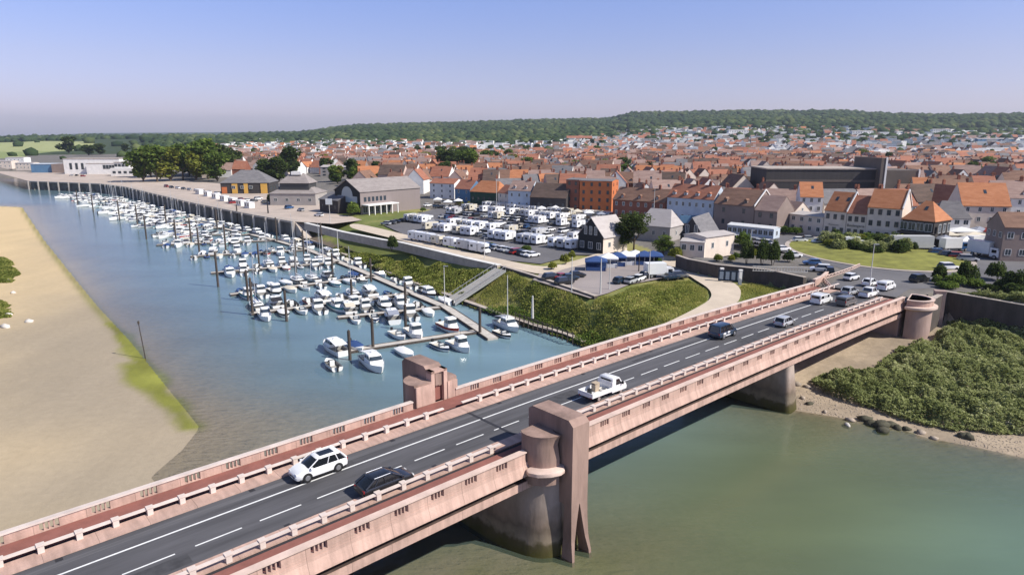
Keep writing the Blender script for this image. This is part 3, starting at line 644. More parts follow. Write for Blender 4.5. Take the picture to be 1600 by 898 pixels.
def vehicle(name, pm, L=4.6, Wd=1.86, H=1.6, belt=.98, hood=1.25, boot=.15, cabf=None, slope_f=.75, slope_r=.45, bonnet_h=.92, roof_rails=False, sunroof=False, dark_lower=False, wb=None, r=.34, tail_h=None, solid_rear=False):
    root = empty(name); hw = Wd/2; f = L/2; rr_ = -L/2
    clear = .22; th = tail_h or belt
    st = [(rr_, .42, th-.25, hw*.80), (rr_+.10, .30, th-.06, hw*.93), (rr_+.5, clear, th, hw*.99), (-.2, clear, belt, hw), (f-hood-.3, clear, belt-.02, hw), (f-hood+.1, clear, bonnet_h+.02, hw*.99),
          (f-.45, clear, bonnet_h-.10, hw*.95), (f-.12, .28, bonnet_h-.22, hw*.84), (f, .38, bonnet_h-.36, hw*.70)]
    def ring(x, z0, z1, w_): 
        return [(x,-w_*.88,z0),(x,-w_*.99,z0+.14),(x,-w_,(z0+z1)*.5),(x,-w_*.97,z1-.13),(x,-w_*.88,z1),(x,0,z1+.035),(x,w_*.88,z1),(x,w_*.97,z1-.13),(x,w_,(z0+z1)*.5),(x,w_*.99,z0+.14),(x,w_*.88,z0)]
    MB().loft([ring(*s_) for s_ in st]).build('body', pm, root, smooth=True, ang=32)
    x0b, x1b = rr_+boot+.06, f-hood+.12; x0t, x1t = x0b+slope_r, x1b-slope_f; wb_, wt = hw*.925, hw*.775
    def gr(z, xa, xb, w_): return [(xa+.12,-w_,z),(xb-.25,-w_,z),(xb,-w_*.75,z),(xb,w_*.75,z),(xb-.25,w_,z),(xa+.12,w_,z),(xa,w_*.8,z),(xa,-w_*.8,z)]
    MB().loft([gr(belt-.06, x0b, x1b, wb_), gr(H-.05, x0t, x1t, wt)]).build('windows', glassc, root, smooth=True, ang=30)
    rf = MB().loft([gr(H-.07, x0t-.07, x1t+.05, wt+.035), gr(H-.02, x0t-.02, x1t-.02, wt), gr(H+.015, x0t+.15, x1t-.2, wt*.8)]).build('roof', pm, root, smooth=True, ang=40)
    m = MB()
    lerp = lambda a, b_, k: a+(b_-a)*k
    for q in (1,-1):
        m.tube((x1b-.1, q*wb_*.97, belt-.03), (x1t-.05, q*(wt+.01), H-.04), .05, .05)
        m.tube((x0b+.06, q*wb_*.97, belt-.03), (x0t+.05, q*(wt+.0), H-.04), .11, .09)
        for k in ((.50, .50), (.23, .25)):
            xb_ = lerp(x0b, x1b, k[0]); m.tube((xb_, q*(wb_+.005), belt-.03), (lerp(x0t, x1t, k[1]), q*(wt+.02), H-.05), .04, .04)
    m.build('pillars', pm, root)
    if sunroof: MB().loft([[(x, y, z) for x, y, z in ((x0t+.45,-.45,H+.0),(x1t-.35,-.45,H+.0),(x1t-.35,.45,H+.0),(x0t+.45,.45,H+.0))], [(x0t+.47,-.43,H+.035),(x1t-.37,-.43,H+.03),(x1t-.37,.43,H+.03),(x0t+.47,.43,H+.035)]]).build('sunroof', glassc, rf)
    if roof_rails:
        for q in (1,-1): MB().tube((x0t+.1, q*wt*.93, H+.05), (x1t-.2, q*wt*.93, H+.05), .03).build('roof_rail', chrome, rf)
    for q in (1,-1):
        MB().box(f-.30, f-.055, q*hw*.62-.16, q*hw*.62+.16, bonnet_h-.36, bonnet_h-.22).build('headlight', lampw, root)
        MB().box(rr_+.03, rr_+.22, q*hw*.74-.13, q*hw*.74+.13, th-.34, th-.12).build('tail_light', lampr, root)
        MB().box(x1b-.42, x1b-.22, q*(hw+.09)-.08, q*(hw+.09)+.08, belt-.04, belt+.12).build('wing_mirror', pm, root)
    MB().box(f-.10, f+.005, -hw*.5, hw*.5, .42, .58).build('grille', black, root)
    MB().box(f-.06, f+.012, -.26, .26, .36, .46).build('number_plate', lampw, root)
    MB().box(rr_+.01, rr_+.1, -.26, .26, .52, .63).build('number_plate', lampw, root)
    ar = MB(); wbx = (wb or L*.575)/2; off = .02
    for x in (off+wbx, off-wbx):
        for q in (1,-1):
            ar.loft([[(x+(r+.07)*math.cos(a), q*(hw*.80), r+(r+.07)*math.sin(a)) for a in np.linspace(0, 2*math.pi, 18, endpoint=False)], [(x+(r+.07)*math.cos(a), q*(hw*1.004), r+(r+.07)*math.sin(a)) for a in np.linspace(0, 2*math.pi, 18, endpoint=False)]][::q])
    if dark_lower: ar.box(rr_+.25, f-.3, -hw*1.004, hw*1.004, .20, .36)
    ar.build('wheel_arches', black, root)
    wheels(root, off+wbx, off-wbx, hw, r=r)
    return root
def put(o, s, y, rev=False, rz=0.0):       # a vehicle standing on the bridge, y to the far side positive
    n = BY-y; p = SN(s, n); o.location = (*p, deckz(s)+.03)
    o.rotation_euler = (0, 0, math.atan2(D.y, D.x)+(math.pi if rev else 0)+rz)
pW, pK, pB, pS, pN, pR = paint('white', (.80,.80,.80)), paint('black', (.012,.013,.016)), paint('dark_blue', (.012,.03,.06)), paint('silver', (.42,.43,.45), .3), paint('grey', (.12,.125,.13)), paint('red', (.30,.02,.02))
pBl = paint('blue', (.03,.10,.25)); pBe = paint('beige', (.50,.44,.34))
def SP(u, v, z=9.35): return toSN(*G(u, v, z))
s_, n_q = SP(497, 741)
suv = vehicle('car', pW, 4.75, 1.92, 1.70, belt=1.10, hood=1.12, boot=.06, bonnet_h=1.08, slope_f=1.0, slope_r=.5, sunroof=True, roof_rails=True, dark_lower=True, r=.37, wb=2.8)
tag(suv, 'white sport utility car with dark sunroof driving toward the camera side', 'car'); put(suv, s_+.35, BY-n_q-.05+.65, True)
s_, n_q = SP(602, 763)
wag = vehicle('car', pK, 4.85, 1.85, 1.50, belt=.98, hood=1.15, boot=.08, bonnet_h=.93, roof_rails=True, slope_f=1.05, slope_r=.85, r=.34)
tag(wag, 'black estate car with chrome roof rails beside the near guard rail', 'car'); put(wag, s_+.2, BY-n_q+.35)
# light strips along the estate's roof edge, bright in the photograph
s_, n_q = SP(1135, 527)
mpv = vehicle('minivan', pB, 4.6, 1.9, 1.85, belt=1.02, hood=.95, boot=.02, slope_f=.9, slope_r=.18, bonnet_h=1.0, r=.35)
for i, (x0, x1, z0, z1) in enumerate(((-1.5,-.8,.62,.92),(-.5,.15,.70,.98),(-1.2,.4,.40,.55))):
    mm_ = MB(); n_ = 14
    a = [((x0+x1)/2+(x1-x0)/2*math.cos(k*2*math.pi/n_), (z0+z1)/2+(z1-z0)/2*math.sin(k*2*math.pi/n_)) for k in range(n_)]
    mm_.loft([[(x, -.94, z) for x, z in a], [(x, -.962, z) for x, z in a]]).build('door_decal', lampw, mpv)
tag(mpv, 'dark blue minivan with pale door decals on the middle of the bridge', 'minivan'); put(mpv, s_+.2, BY-n_q+.7); mpv.scale = (1.08,)*3
s_, n_q = SP(1228, 508)
hat = vehicle('car', pS, 4.1, 1.76, 1.5, belt=.93, hood=1.05, boot=.05, slope_r=.4, bonnet_h=.85, r=.32)
tag(hat, 'small silver white hatchback right of the dark blue minivan on the bridge', 'car'); put(hat, s_+.3, BY-n_q+.4)
# white dropside truck with its load
def dropside():
    root = empty('dropside_truck'); c = MB()
    pr = [(2.9,.45),(2.95,.75),(2.75,1.12),(2.15,1.32),(1.6,2.02),(1.3,2.12),(.55,2.12),(.42,2.0),(.40,.45)]
    c.loft([[(x, y, z) for x, z in (pr if abs(y) < .9 else [(x-(.06 if x > 2 else 0), z-(.05 if z > 1.9 else 0)) for x, z in pr])] for y in (-.96,-.86,.86,.96)]).build('cab', pW, root, smooth=True, ang=30)
    MB().add([(2.16,-.80,1.34),(2.16,.80,1.34),(1.66,.76,1.97),(1.66,-.76,1.97),(2.21,-.80,1.34),(2.21,.80,1.34),(1.71,.76,1.98),(1.71,-.76,1.98)], [(4,5,6,7),(0,3,2,1),(0,1,5,4),(1,2,6,5),(2,3,7,6),(3,0,4,7)]).build('windscreen', glassc, root)
    for q in (1,-1):
        d = MB().prism([(1.0, 1.25), (1.95, 1.25), (1.5, 1.9), (1.0, 1.93)], 0, .03); d.v = [(x, q*(.955+z_), z) for x, z, z_ in d.v]; d.build('side_window', glassc, root)
        MB().box(1.9, 2.05, q*1.12-.1, q*1.12+.1, 1.2, 1.5).build('wing_mirror', black, root)
        MB().box(2.80, 2.93, q*.68-.16, q*.68+.16, .74, .92).build('headlight', lampw, root)
        MB().box(-2.99, -2.93, q*.82-.1, q*.82+.1, .62, .75).build('tail_light', lampr, root)
    MB().box(.395, .43, -.7, .7, 1.35, 1.9).build('rear_window', glassc, root)
    MB().box(-2.9, .5, -.35, .35, .45, .68).build('chassis', black, root)
    bed = MB().box(-2.95, .30, -1.03, 1.03, .70, .80).build('load_bed', pW, root)
    for x0, x1, y0, y1, z1 in ((-2.95,.30,-1.06,-1.02,1.2),(-2.95,.30,1.02,1.06,1.2),(-2.98,-2.94,-1.06,1.06,1.2),(.26,.32,-1.06,1.06,1.75)):
        MB().box(x0, x1, y0, y1, .70, z1).build('drop_side', pW, bed)
    wheels(root, 1.95, -1.75, .92, r=.35)
    return root
s_, n_q = SP(945, 622)
tk = dropside(); tag(tk, 'white dropside truck with an open load bed behind the near pylon', 'truck'); put(tk, s_+.35, BY-n_q+.55)
tkl = tk.location.copy(); rz = tk.rotation_euler.z
def on(o, x, y, z, lab, cat, base=tk, dr=0):
    c, s2 = math.cos(rz), math.sin(rz); o.location = (tkl.x+x*c-y*s2, tkl.y+x*s2+y*c, tkl.z+z); o.rotation_euler.z = rz+dr; tag(o, lab, cat)
on(MB().prism([(-.35,-.3),(.35,-.3),(.35,.3),(-.35,.3)], 0, [.75,.95,.95,.75]).box(-.38,.38,-.33,.33,.9,.96).build('crate', mat('load_cardboard', (.45,.36,.26), .9, var=.1, scale=2)), -1.1, .2, .81, 'tan crate standing in the middle of the white truck bed', 'crate')
rg = [[(.42*math.cos(a)+.09*math.cos(b_)*math.cos(a), .42*math.sin(a)+.09*math.cos(b_)*math.sin(a), .1+.09*math.sin(b_)) for b_ in np.linspace(0, 2*math.pi, 8, endpoint=False)] for a in np.linspace(0, 2*math.pi, 22)]
on(MB().loft(rg, cap=False).build('hose_coil', cream, smooth=True), -.35, -.2, .81, 'coiled pale hose lying near the cab in the truck bed', 'hose')
on(MB().cyl(0,0,0,.5,.28,.25,14).cyl(0,0,.5,.53,.2,.2,14,0).build('bucket', black), -2.2, .1, .81, 'black tub at the tailgate end of the truck bed', 'tub')
# vans and pickups
def van(pm, L=4.9, Wd=1.9, H=1.95, windows=False):
    root = empty('van'); pr = [(-L/2,.3),(L/2-.1,.3),(L/2,.5),(L/2-.08,.85),(L/2-.75,1.08),(L/2-1.45,H-.1),(L/2-1.9,H),(-L/2+.15,H),(-L/2,H-.2)]
    MB().loft([[(x, y, z-(.08 if abs(y) > .8 and z > 1.7 else 0)) for x, z in pr] for y in (-Wd/2, -Wd/2+.12, Wd/2-.12, Wd/2)]).build('body', pm, root, smooth=True, ang=30)
    a = L/2
    MB().add([(a-.83,-Wd*.42,1.13),(a-.83,Wd*.42,1.13),(a-1.42,Wd*.40,H-.16),(a-1.42,-Wd*.40,H-.16),(a-.78,-Wd*.42,1.15),(a-.78,Wd*.42,1.15),(a-1.37,Wd*.40,H-.12),(a-1.37,-Wd*.40,H-.12)], [(4,5,6,7),(0,3,2,1),(0,1,5,4),(1,2,6,5),(2,3,7,6),(3,0,4,7)]).build('windscreen', glassc, root)
    for q in (1,-1):
        for (x0, x1) in (((a-2.2, a-1.15),)+(((-.6, a-2.3), (-a+.2, -.7)) if windows else ())):
            MB().box(x0, x1-.25, q*(Wd/2-.01)-.02, q*(Wd/2-.01)+.02, 1.12, H-.3).build('side_window', glassc, root)
        MB().box(a-.25, a-.03, q*.7-.14, q*.7+.14, .68, .86).build('headlight', lampw, root)
        MB().box(-a-.02, -a+.05, q*.84-.08, q*.84+.08, .8, 1.15).build('tail_light', lampr, root)
    MB().box(-a-.02, -a+.02, -.7, .7, 1.15, H-.32).build('rear_window', glassc, root)
    wheels(root, a-.95, -a+.85, Wd/2, r=.33); return root
def pickup(pm):
    root = vehicle('pickup', pm, 5.2, 1.88, 1.78, belt=1.1, hood=1.25, boot=1.75, slope_r=.15, bonnet_h=1.05, r=.38)
    MB().box(-2.5, -.9, -.78, .78, 1.08, 1.15).build('load_bed', mat('bed_liner', (.10,.10,.10), .8), root); return root
for u, v, mk_, lab, cat, rev in (
    (1283,473, lambda: van(pW, 4.6, 1.85, 1.9, True), 'white van with dark rear window leaving the bridge ahead of the hatchback', 'van', False),
    (1322,476, lambda: van(pN, 4.5, 1.8, 1.75, True), 'dark grey van in the nearside lane below the pale pickup', 'van', False),
    (1327,460, lambda: vehicle('car', pS, 4.3, 1.8, 1.6), 'grey car between the white van and the pale pickup', 'car', False),
    (1357,463, lambda: pickup(pW), 'white pickup with long grey bed in the queue at bridge end', 'pickup', False),
    (1359,446, lambda: vehicle('car', pW, 4.2, 1.78, 1.55), 'white car just beyond the white pickup at the bridge end', 'car', False),
    (1384,452, lambda: van(pW, 4.6, 1.8, 1.8, True), 'white people carrier with dark windows entering the roundabout right of pickup', 'van', False)):
    o = mk_(); tag(o, lab, cat); x, y = G(u, v, 9.1); sv, nv = toSN(x, y); zz = deckz(sv)+.03 if sv < 130 else 8.88; o.location = (*G(u, v, zz), zz); o.rotation_euler.z = math.atan2(D.y, D.x)-R(2)
PROTO = {}
def proto(key, fn):
    if key not in PROTO:
        o = fn(); PROTO[key] = flat_tree(o); return o
    c = copy_flat(PROTO[key])
    for k_ in ('label', 'group', 'category'):
        if k_ in c: del c[k_]
    return c
CARC = [('white', pW), ('black', pK), ('silver', pS), ('grey', pN), ('dark blue', pB), ('red', pR), ('blue', pBl), ('beige', pBe)]
def simple_car(pm, kind):
    L, H = {'hatchback': (3.95, 1.48), 'saloon': (4.4, 1.45), 'suv': (4.5, 1.66)}[kind]; hw = .88
    root = empty('car'); f = L/2
    def ring(x, z0, z1, w_): return [(x,-w_*.92,z0),(x,-w_,z0+.3),(x,-w_*.92,z1),(x,w_*.92,z1),(x,w_,z0+.3),(x,w_*.92,z0)]
    MB().loft([ring(-f,.4,.8,.75), ring(-f+.3,.25,.95,.87), ring(f-1.2,.25,.95,.88), ring(f-.35,.25,.82,.84), ring(f,.4,.62,.66)]).build('body', pm, root, smooth=True, ang=35)
    br_ = {'hatchback': .1, 'saloon': .7, 'suv': .1}[kind]
    gr = lambda z, xa, xb, w_: [(xa,-w_,z),(xb,-w_,z),(xb,w_,z),(xa,w_,z)]
    MB().loft([gr(.9,-f+br_,f-1.0,.80), gr(H-.06,-f+br_+.45,f-1.75,.64)]).build('windows', glassc, root)
    MB().loft([gr(H-.07,-f+br_+.40,f-1.70,.68), gr(H,-f+br_+.55,f-1.85,.60)]).build('roof', pm, root)
    for x in (f-.85, -f+.8):
        for q in (1,-1):
            m = MB(); m.loft([[(x+.32*math.cos(a), q*y, .32+.32*math.sin(a)) for a in np.linspace(0, 2*math.pi, 10, endpoint=False)] for y in (.66,.90)][::q]); m.build('wheel', tyre, root)
    return root
def put_car(x, y, z, rz, col=None, kind=None, zone='', group='parked cars'):
    cn, cm = CARC[col] if col is not None else random.choices(CARC, (30,16,16,14,8,6,5,5))[0]
    kind = kind or random.choices(('hatchback','saloon','suv'), (5,2,3))[0]
    o = proto(('car', cn, kind), lambda: simple_car(cm, kind)); o.location = (x, y, z+.02); o.rotation_euler = (0,0,rz)
    kn = {'suv': 'tall car'}.get(kind, kind); tag(o, None, 'car', group); reg(o, cn+' '+kn, zone, PX(x, y, z)[0]); return o
def camper(kind, pm):
    root = empty('camper_van'); L = 6.4 if kind != 'short' else 5.6; f = L/2
    MB().prism([(-f,-1.12),(f-1.75,-1.12),(f-1.75,1.12),(-f,1.12)], .55, 2.85).build('body', pm, root)
    c = MB()
    if kind == 'overcab': c.prism([(f-1.76,-1.08),(f-.55,-1.0),(f-.3,-.7),(f-.3,.7),(f-.55,1.0),(f-1.76,1.08)], [2.0,1.95,1.95,1.95,1.95,2.0], [2.83,2.7,2.6,2.6,2.7,2.83]).build('overcab', pm, root)
    pr = [(f-1.76,.4),(f-.02,.4),(f,.8),(f-.2,1.1),(f-.75,1.28),(f-1.3,2.0),(f-1.76,2.05)]
    MB().loft([[(x, y, z) for x, z in pr] for y in (-.98,.98)]).build('cab', pm, root)
    MB().add([(f-.78,-.88,1.32),(f-.78,.88,1.32),(f-1.26,.85,1.95),(f-1.26,-.85,1.95),(f-.74,-.88,1.33),(f-.74,.88,1.33),(f-1.22,.85,1.97),(f-1.22,-.85,1.97)], [(4,5,6,7),(0,3,2,1),(0,1,5,4),(1,2,6,5),(2,3,7,6),(3,0,4,7)]).build('windscreen', glassc, root)
    for q in (1,-1):
        MB().box(f-1.65,f-.95,q*.985-.02,q*.985+.02,1.3,1.85).build('cab_window', glassc, root)
        MB().box(-f+.6,-f+1.5,q*1.125-.015,q*1.125+.015,1.55,2.15).build('side_window', glassc, root)
    MB().box(-.2,.6,1.11,1.14,1.5,2.1).build('side_window', glassc, root)
    MB().box(-.3,.35,-1.14,-1.11,.7,2.45).build('door', stone_l if False else mat('camper_door', (.55,.55,.54), .5), root)
    MB().box(-f-.015,-f+.01,-.5,.5,1.5,2.1).build('rear_window', glassc, root)
    MB().box(-1.2,-.5,-.35,.35,2.85,2.95).build('roof_hatch', mat('hatch_plastic', (.6,.6,.58), .5), root)
    for x in (f-.95, -f+1.5):
        for q in (1,-1):
            m = MB(); m.loft([[(x+.34*math.cos(a), q*y, .34+.34*math.sin(a)) for a in np.linspace(0, 2*math.pi, 10, endpoint=False)] for y in (.75,1.0)][::q]); m.build('wheel', tyre, root)
    return root
def put_camper(x, y, z, rz, zone='', group='parked camper vans'):
    kind = random.choices(('overcab','long','short'), (5,3,2))[0]; cn, cm = random.choices((('white', pW), ('cream', paint('cream', (.62,.57,.46))), ('pale grey', paint('pale_grey', (.5,.5,.51)))), (6,2,2))[0]
    o = proto(('camper', kind, cn), lambda: camper(kind, cm)); o.location = (x, y, z+.02); o.rotation_euler = (0,0,rz); tag(o, None, 'camper van', group)
    kn = {'overcab': 'camper van with overcab bed', 'long': 'long low profile camper van', 'short': 'short camper van'}[kind]; reg(o, cn+' '+kn, zone, PX(x, y, z)[0]); return o
# ------------------------------------------------------------ marina
pont = mat('pontoon_boards', (.50,.46,.41), .85, var=.15, scale=.8, bump=.2)
M1 = Vector(G(770,531)); M0s = [Vector(G(*p)) for p in ((770,531),(700,484),(640,458),(560,423),(480,391),(420,374),(340,356),(250,333),(190,316),(120,306))]
def strip(name, pts, wd, label, group, z0=-.15, z1=.42):
    r = empty(name, (pts[0][0], pts[0][1], 0)); tag(r, label, 'pontoon', group)
    rings = []
    for i, p in enumerate(pts):
        a = Vector(pts[max(i-1,0)]); c = Vector(pts[min(i+1,len(pts)-1)]); d = (c-a).normalized(); n = Vector((-d.y,d.x))*wd/2; P_ = Vector(p)-Vector(pts[0])
        rings.append([(P_.x-n.x,P_.y-n.y,z0),(P_.x+n.x,P_.y+n.y,z0),(P_.x+n.x,P_.y+n.y,z1),(P_.x-n.x,P_.y-n.y,z1)])
    MB().loft(rings).build('floating_deck', pont, r); 
    ed = []
    for q in (1,-1):
        MB().loft([[(a[0][0]*(1-k)+a[1][0]*k+0, a[0][1]*(1-k)+a[1][1]*k, z) for k, z in ((k0, .1),(k1, .1),(k1, z1+.05),(k0, z1+.05))] for a in rings for k0, k1 in [((-.04, .05) if q == -1 else (.95, 1.04))]]).build('edge_beam', timber, r)
    return r
strip('pontoon', M0s, 2.2, 'long main pontoon walkway running parallel to the green bank', None)
def hull(L, B, fb=.85, mats_=None, bow=.35, stern=.9, draft=.3, name='hull', stripe=None, parent=None):
    st = []; n = 11
    for i in range(n):
        t_ = i/(n-1); x = -L/2+L*t_; w_ = B/2*(stern+(1-stern)*min(1, t_*2.2)) if t_ < .5 else B/2*max(0.0, 1-((t_-.5)/.5)**2.4)
        w_ = max(w_, .03); zd = fb*(1+bow*max(0, t_-.3)**1.5); kz = -draft*(1-max(0, (t_-.72)/.28)**1.5*1.0)+(zd*.75 if t_ > .999 else 0)*1
        xr = x+(.0 if t_ < .7 else 0)
        st.append([(xr,-w_,zd),(xr-.0,-w_*.97,zd*.55),(xr-(.25 if t_>.9 else 0),-w_*.82,.08),(xr-(.4 if t_>.9 else 0),0,kz),(xr-(.25 if t_>.9 else 0),w_*.82,.08),(xr,w_*.97,zd*.55),(xr,w_,zd)])
    m = MB(); k = 7
    vs_ = [p for r in st for p in r]; fs = []; mi = []
    for a in range(n-1):
        for j in range(k-1): fs.append((a*k+j, (a+1)*k+j, (a+1)*k+j+1, a*k+j+1)); mi.append(1 if (stripe and j in (0, 5)) else (2 if j in (2, 3) else 0))
    fs.append(tuple(range(k))); mi.append(0)
    m.add(vs_, fs, 0); m.m = mi
    m.build(name, mats_, parent, smooth=True, ang=45)
    return st
def deck(st, L, B, inset, z_off, cock, m, root, name='deck'):
    mb = MB(); top = [[(r[0][0], r[0][1]*inset, r[0][2]+z_off), (r[-1][0], r[-1][1]*inset, r[-1][2]+z_off)] for r in st]
    vs_ = [p for r in top for p in r]; fs = [(2*i, 2*i+1, 2*i+3, 2*i+2)[::-1] for i in range(len(top)-1) if not (cock and top[i][0][0]+L/20 < cock[1])]
    us = sorted({i for f in fs for i in f}); ix = {i: k for k, i in enumerate(us)}; mb.add([vs_[i] for i in us], [tuple(ix[i] for i in f) for f in fs])
    mb.build(name, m, root)
    if cock:
        x0, x1 = cock; w_ = B/2*.78; zc = st[3][0][2]
        MB().box(x0, x1, -w_, w_, .12, .2).add([(x0,-w_,.2),(x1,-w_,.2),(x1,-w_,zc-.02),(x0,-w_,zc-.02)],[(0,1,2,3)]).add([(x0,w_,.2),(x1,w_,.2),(x1,w_,zc-.02),(x0,w_,zc-.02)],[(3,2,1,0)]).box(x1,x1+.05,-w_,w_,.2,zc).build('cockpit', mat('cockpit_grey', (.30,.29,.27), .7, var=.2, scale=2), root)
        MB().box(x0+.1, x0+.5, -w_*.9, w_*.9, .2, .55).build('bench_seat', cream, root)
def cabin(x0, x1, w_, z0, z1, root, m=wht, rake=.6, back=.15, name='cabin'):
    r = lambda z, a, b_, ww: [(a,-ww,z),(b_-.2,-ww,z),(b_,-ww*.7,z),(b_,ww*.7,z),(b_-.2,ww,z),(a,ww,z)]
    L_ = lambda k: (x0+back*k, x1-rake*k, w_*(1-.14*k)); zz = lambda k: z0+(z1-z0)*k
    c = MB().loft([r(zz(0), *L_(0)), r(zz(.42), *L_(.42))]).build(name, m, root, smooth=True, ang=30)
    MB().loft([r(zz(.42), L_(.42)[0]+.02, L_(.42)[1]-.02, L_(.42)[2]-.015), r(zz(.86), L_(.86)[0]+.02, L_(.86)[1]-.02, L_(.86)[2]-.015)]).build('cabin_windows', glass, c)
    MB().loft([r(zz(.86), L_(.86)[0]-.12, L_(.86)[1]+.06, L_(.86)[2]+.05), r(zz(1), L_(1)[0], L_(1)[1], L_(1)[2])]).build('cabin_roof', m, c, smooth=True, ang=30)
    p = MB()
    for q in (1,-1):
        for k in (.33, .66): xx = x0+(x1-x0)*k; p.box(xx-.05, xx+.05, q*w_*.9-.03, q*w_*.9+.03, zz(.4), zz(.87))
    p.build('window_post', m, c); return c
def outboard(L, root, q=0, fb=.8):
    MB().box(-L/2-.42,-L/2-.05,q-.2,q+.2,fb-.05,fb+.5).loft([[(-L/2-.35,q-.08,-.3),(-L/2-.15,q-.08,-.3),(-L/2-.15,q+.08,-.3),(-L/2-.35,q+.08,-.3)],[(-L/2-.38,q-.12,fb),(-L/2-.1,q-.12,fb),(-L/2-.1,q+.12,fb),(-L/2-.38,q+.12,fb)]]).build('outboard_motor', black, root)
def rail(st, L, root, k0=5):
    m = MB()
    for q in (0, -1):
        for i in range(k0, len(st)-1):
            a = Vector(st[i][q]); b_ = Vector(st[i+1][q]); m.tube(a+Vector((0,0,.5)), b_+Vector((0,0,.5)), .018, n=4)
            m.tube(a, a+Vector((0,0,.5)), .015, n=4)
    m.build('bow_rail', chrome, root)
ROYAL = mat('canvas_blue', (.03,.07,.20), .85); CREAMC = mat('canvas_cream', (.62,.56,.45), .85); BLACKC = mat('canvas_black', (.025,.025,.03), .85); GREYC = mat('canvas_grey', (.28,.30,.36), .85); WHC = mat('canvas_white', (.74,.74,.74), .8); REDC = mat('hull_red', (.32,.03,.02), .4); NAVY = mat('hull_navy', (.02,.04,.10), .35); BOT = mat('antifouling', (.03,.05,.09), .7); TEAL = mat('hull_teal', (.04,.22,.25), .4); BOTR = mat('antifouling_red', (.20,.03,.02), .7)
STR = {'white': wht, 'blue': NAVY, 'red': REDC, 'black': black, 'teal': TEAL}
CAN = {'blue': ROYAL, 'cream': CREAMC, 'black': BLACKC, 'grey': GREYC, 'white': WHC}
def boat(kind, stripe, can):
    root = empty('boat'); ms = [wht, STR[stripe], BOT if stripe != 'red' else BOTR]
    if kind == 'cruiser':
        L, B = 8.2, 2.9; st = hull(L, B, 1.05, ms, parent=root, stripe=stripe != 'white'); deck(st, L, B, .96, -.02, (-3.8,-1.0), wht, root)
        cabin(-1.1, 2.3, 1.15, 1.05, 2.35, root, rake=1.3); rail(st, L, root)
        MB().loft([[(-3.4,-1.1,1.9),(-3.4,1.1,1.9),(-3.4,1.1,2.0),(-3.4,-1.1,2.0)],[(-1.2,-1.1,2.3),(-1.2,1.1,2.3),(-1.2,1.1,2.38),(-1.2,-1.1,2.38)]]).build('canopy', CAN[can], root)
        mm_ = MB(); [mm_.tube((-3.35, q*1.05, 1.0), (-3.35, q*1.05, 1.92), .025, n=4) for q in (1,-1)]; mm_.build('canopy_frame', chrome, root)
        MB().cyl(-.4, .5, 2.3, 2.8, .03, .03, 5).cyl(-.4, 0, 2.35, 2.6, .28, .22, 10).build('radar', wht, root)
    elif kind == 'open':
        L, B = 5.6, 2.2; st = hull(L, B, .75, ms, parent=root, stripe=stripe != 'white'); deck(st, L, B, .95, -.02, (-2.5,.9), wht, root); outboard(L, root); 
        MB().box(-.2,.35,-.4,.4,.2,1.15).build('console', wht, root)
        MB().add([(.38,-.75,.8),(.38,.75,.8),(.1,.6,1.3),(.1,-.6,1.3),(.44,-.75,.8),(.44,.75,.8),(.16,.6,1.3),(.16,-.6,1.3)], [(4,5,6,7),(0,3,2,1),(0,1,5,4),(1,2,6,5),(2,3,7,6),(3,0,4,7)]).build('windscreen', glass, root)
    elif kind == 'covered':
        L, B = 6.0, 2.3; st = hull(L, B, .85, ms, parent=root, stripe=stripe != 'white'); deck(st, L, B, .95, -.02, None, wht, root); outboard(L, root)
        w_ = B/2; MB().loft([[(-L/2+.1,-w_*.9,.82),(-L/2+.1,0,1.0),(-L/2+.1,w_*.9,.82)],[(-.9,-w_,.86),(-.9,0,1.35),(-.9,w_,.86)],[(.6,-w_*.98,.88),(.6,0,1.45),(.6,w_*.98,.88)],[(1.7,-w_*.75,.95),(1.7,0,1.12),(1.7,w_*.75,.95)]]).build('tarpaulin', CAN[can], root, smooth=True, ang=60)
    elif kind == 'wheelhouse':
        L, B = 7.0, 2.6; st = hull(L, B, .95, ms, parent=root, stripe=stripe != 'white', bow=.5); deck(st, L, B, .95, -.02, (-3.1,-.2), wht, root); outboard(L, root)
        cabin(-.3, 1.7, 1.0, .95, 2.65, root, rake=.35); MB().tube((-.1,.3,2.65),(-.1,.3,3.6),.025,n=4).build('aerial', black, root); rail(st, L, root, 6)
    elif kind == 'sail':
        L, B = 9.0, 2.9; st = hull(L, B, 1.0, ms, parent=root, stripe=stripe != 'white', stern=.65, bow=.3); deck(st, L, B, .96, -.02, (-3.6,-1.4), wht, root)
        cabin(-1.4, 2.2, .95, 1.0, 1.6, root, rake=.8, back=.1); MB().tube((1.0,0,1.5),(1.0,0,12.2),.075,.05,6).build('mast', mat('mast_aluminium', (.62,.63,.64), .4, metal=.3), root)
        MB().tube((.9,0,2.3),(-3.0,0,2.25),.16,.10,8).build('furled_sail', CAN[can], root)
        s_ = MB(); s_.tube((1,0,12.1),(4.4,0,1.3),.02,n=3); s_.tube((1,0,12.1),(-4.4,0,1.1),.015,n=3)
        for q in (1,-1): s_.tube((1,0,10),(1,q*1.25,1.05),.015,n=3)
        s_.build('rigging', steel, root); rail(st, L, root)
    else:
        L, B = 3.6, 1.6; root.name = 'boat'
        m = MB(); path = [(-1.7,-.6,.3),(.6,-.62,.32),(1.35,-.4,.4),(1.65,0,.48),(1.35,.4,.4),(.6,.62,.32),(-1.7,.6,.3)]
        for a, b_ in zip(path, path[1:]): m.tube(a, b_, .2, n=8)
        m.build('inflatable_tube', CAN[can], root, smooth=True, ang=50); MB().box(-1.6,1.2,-.5,.5,.05,.15).box(-.4,-.1,-.55,.55,.3,.38).build('floor_board', cockpit_g, root); outboard(3.4, root, fb=.4)
    return root
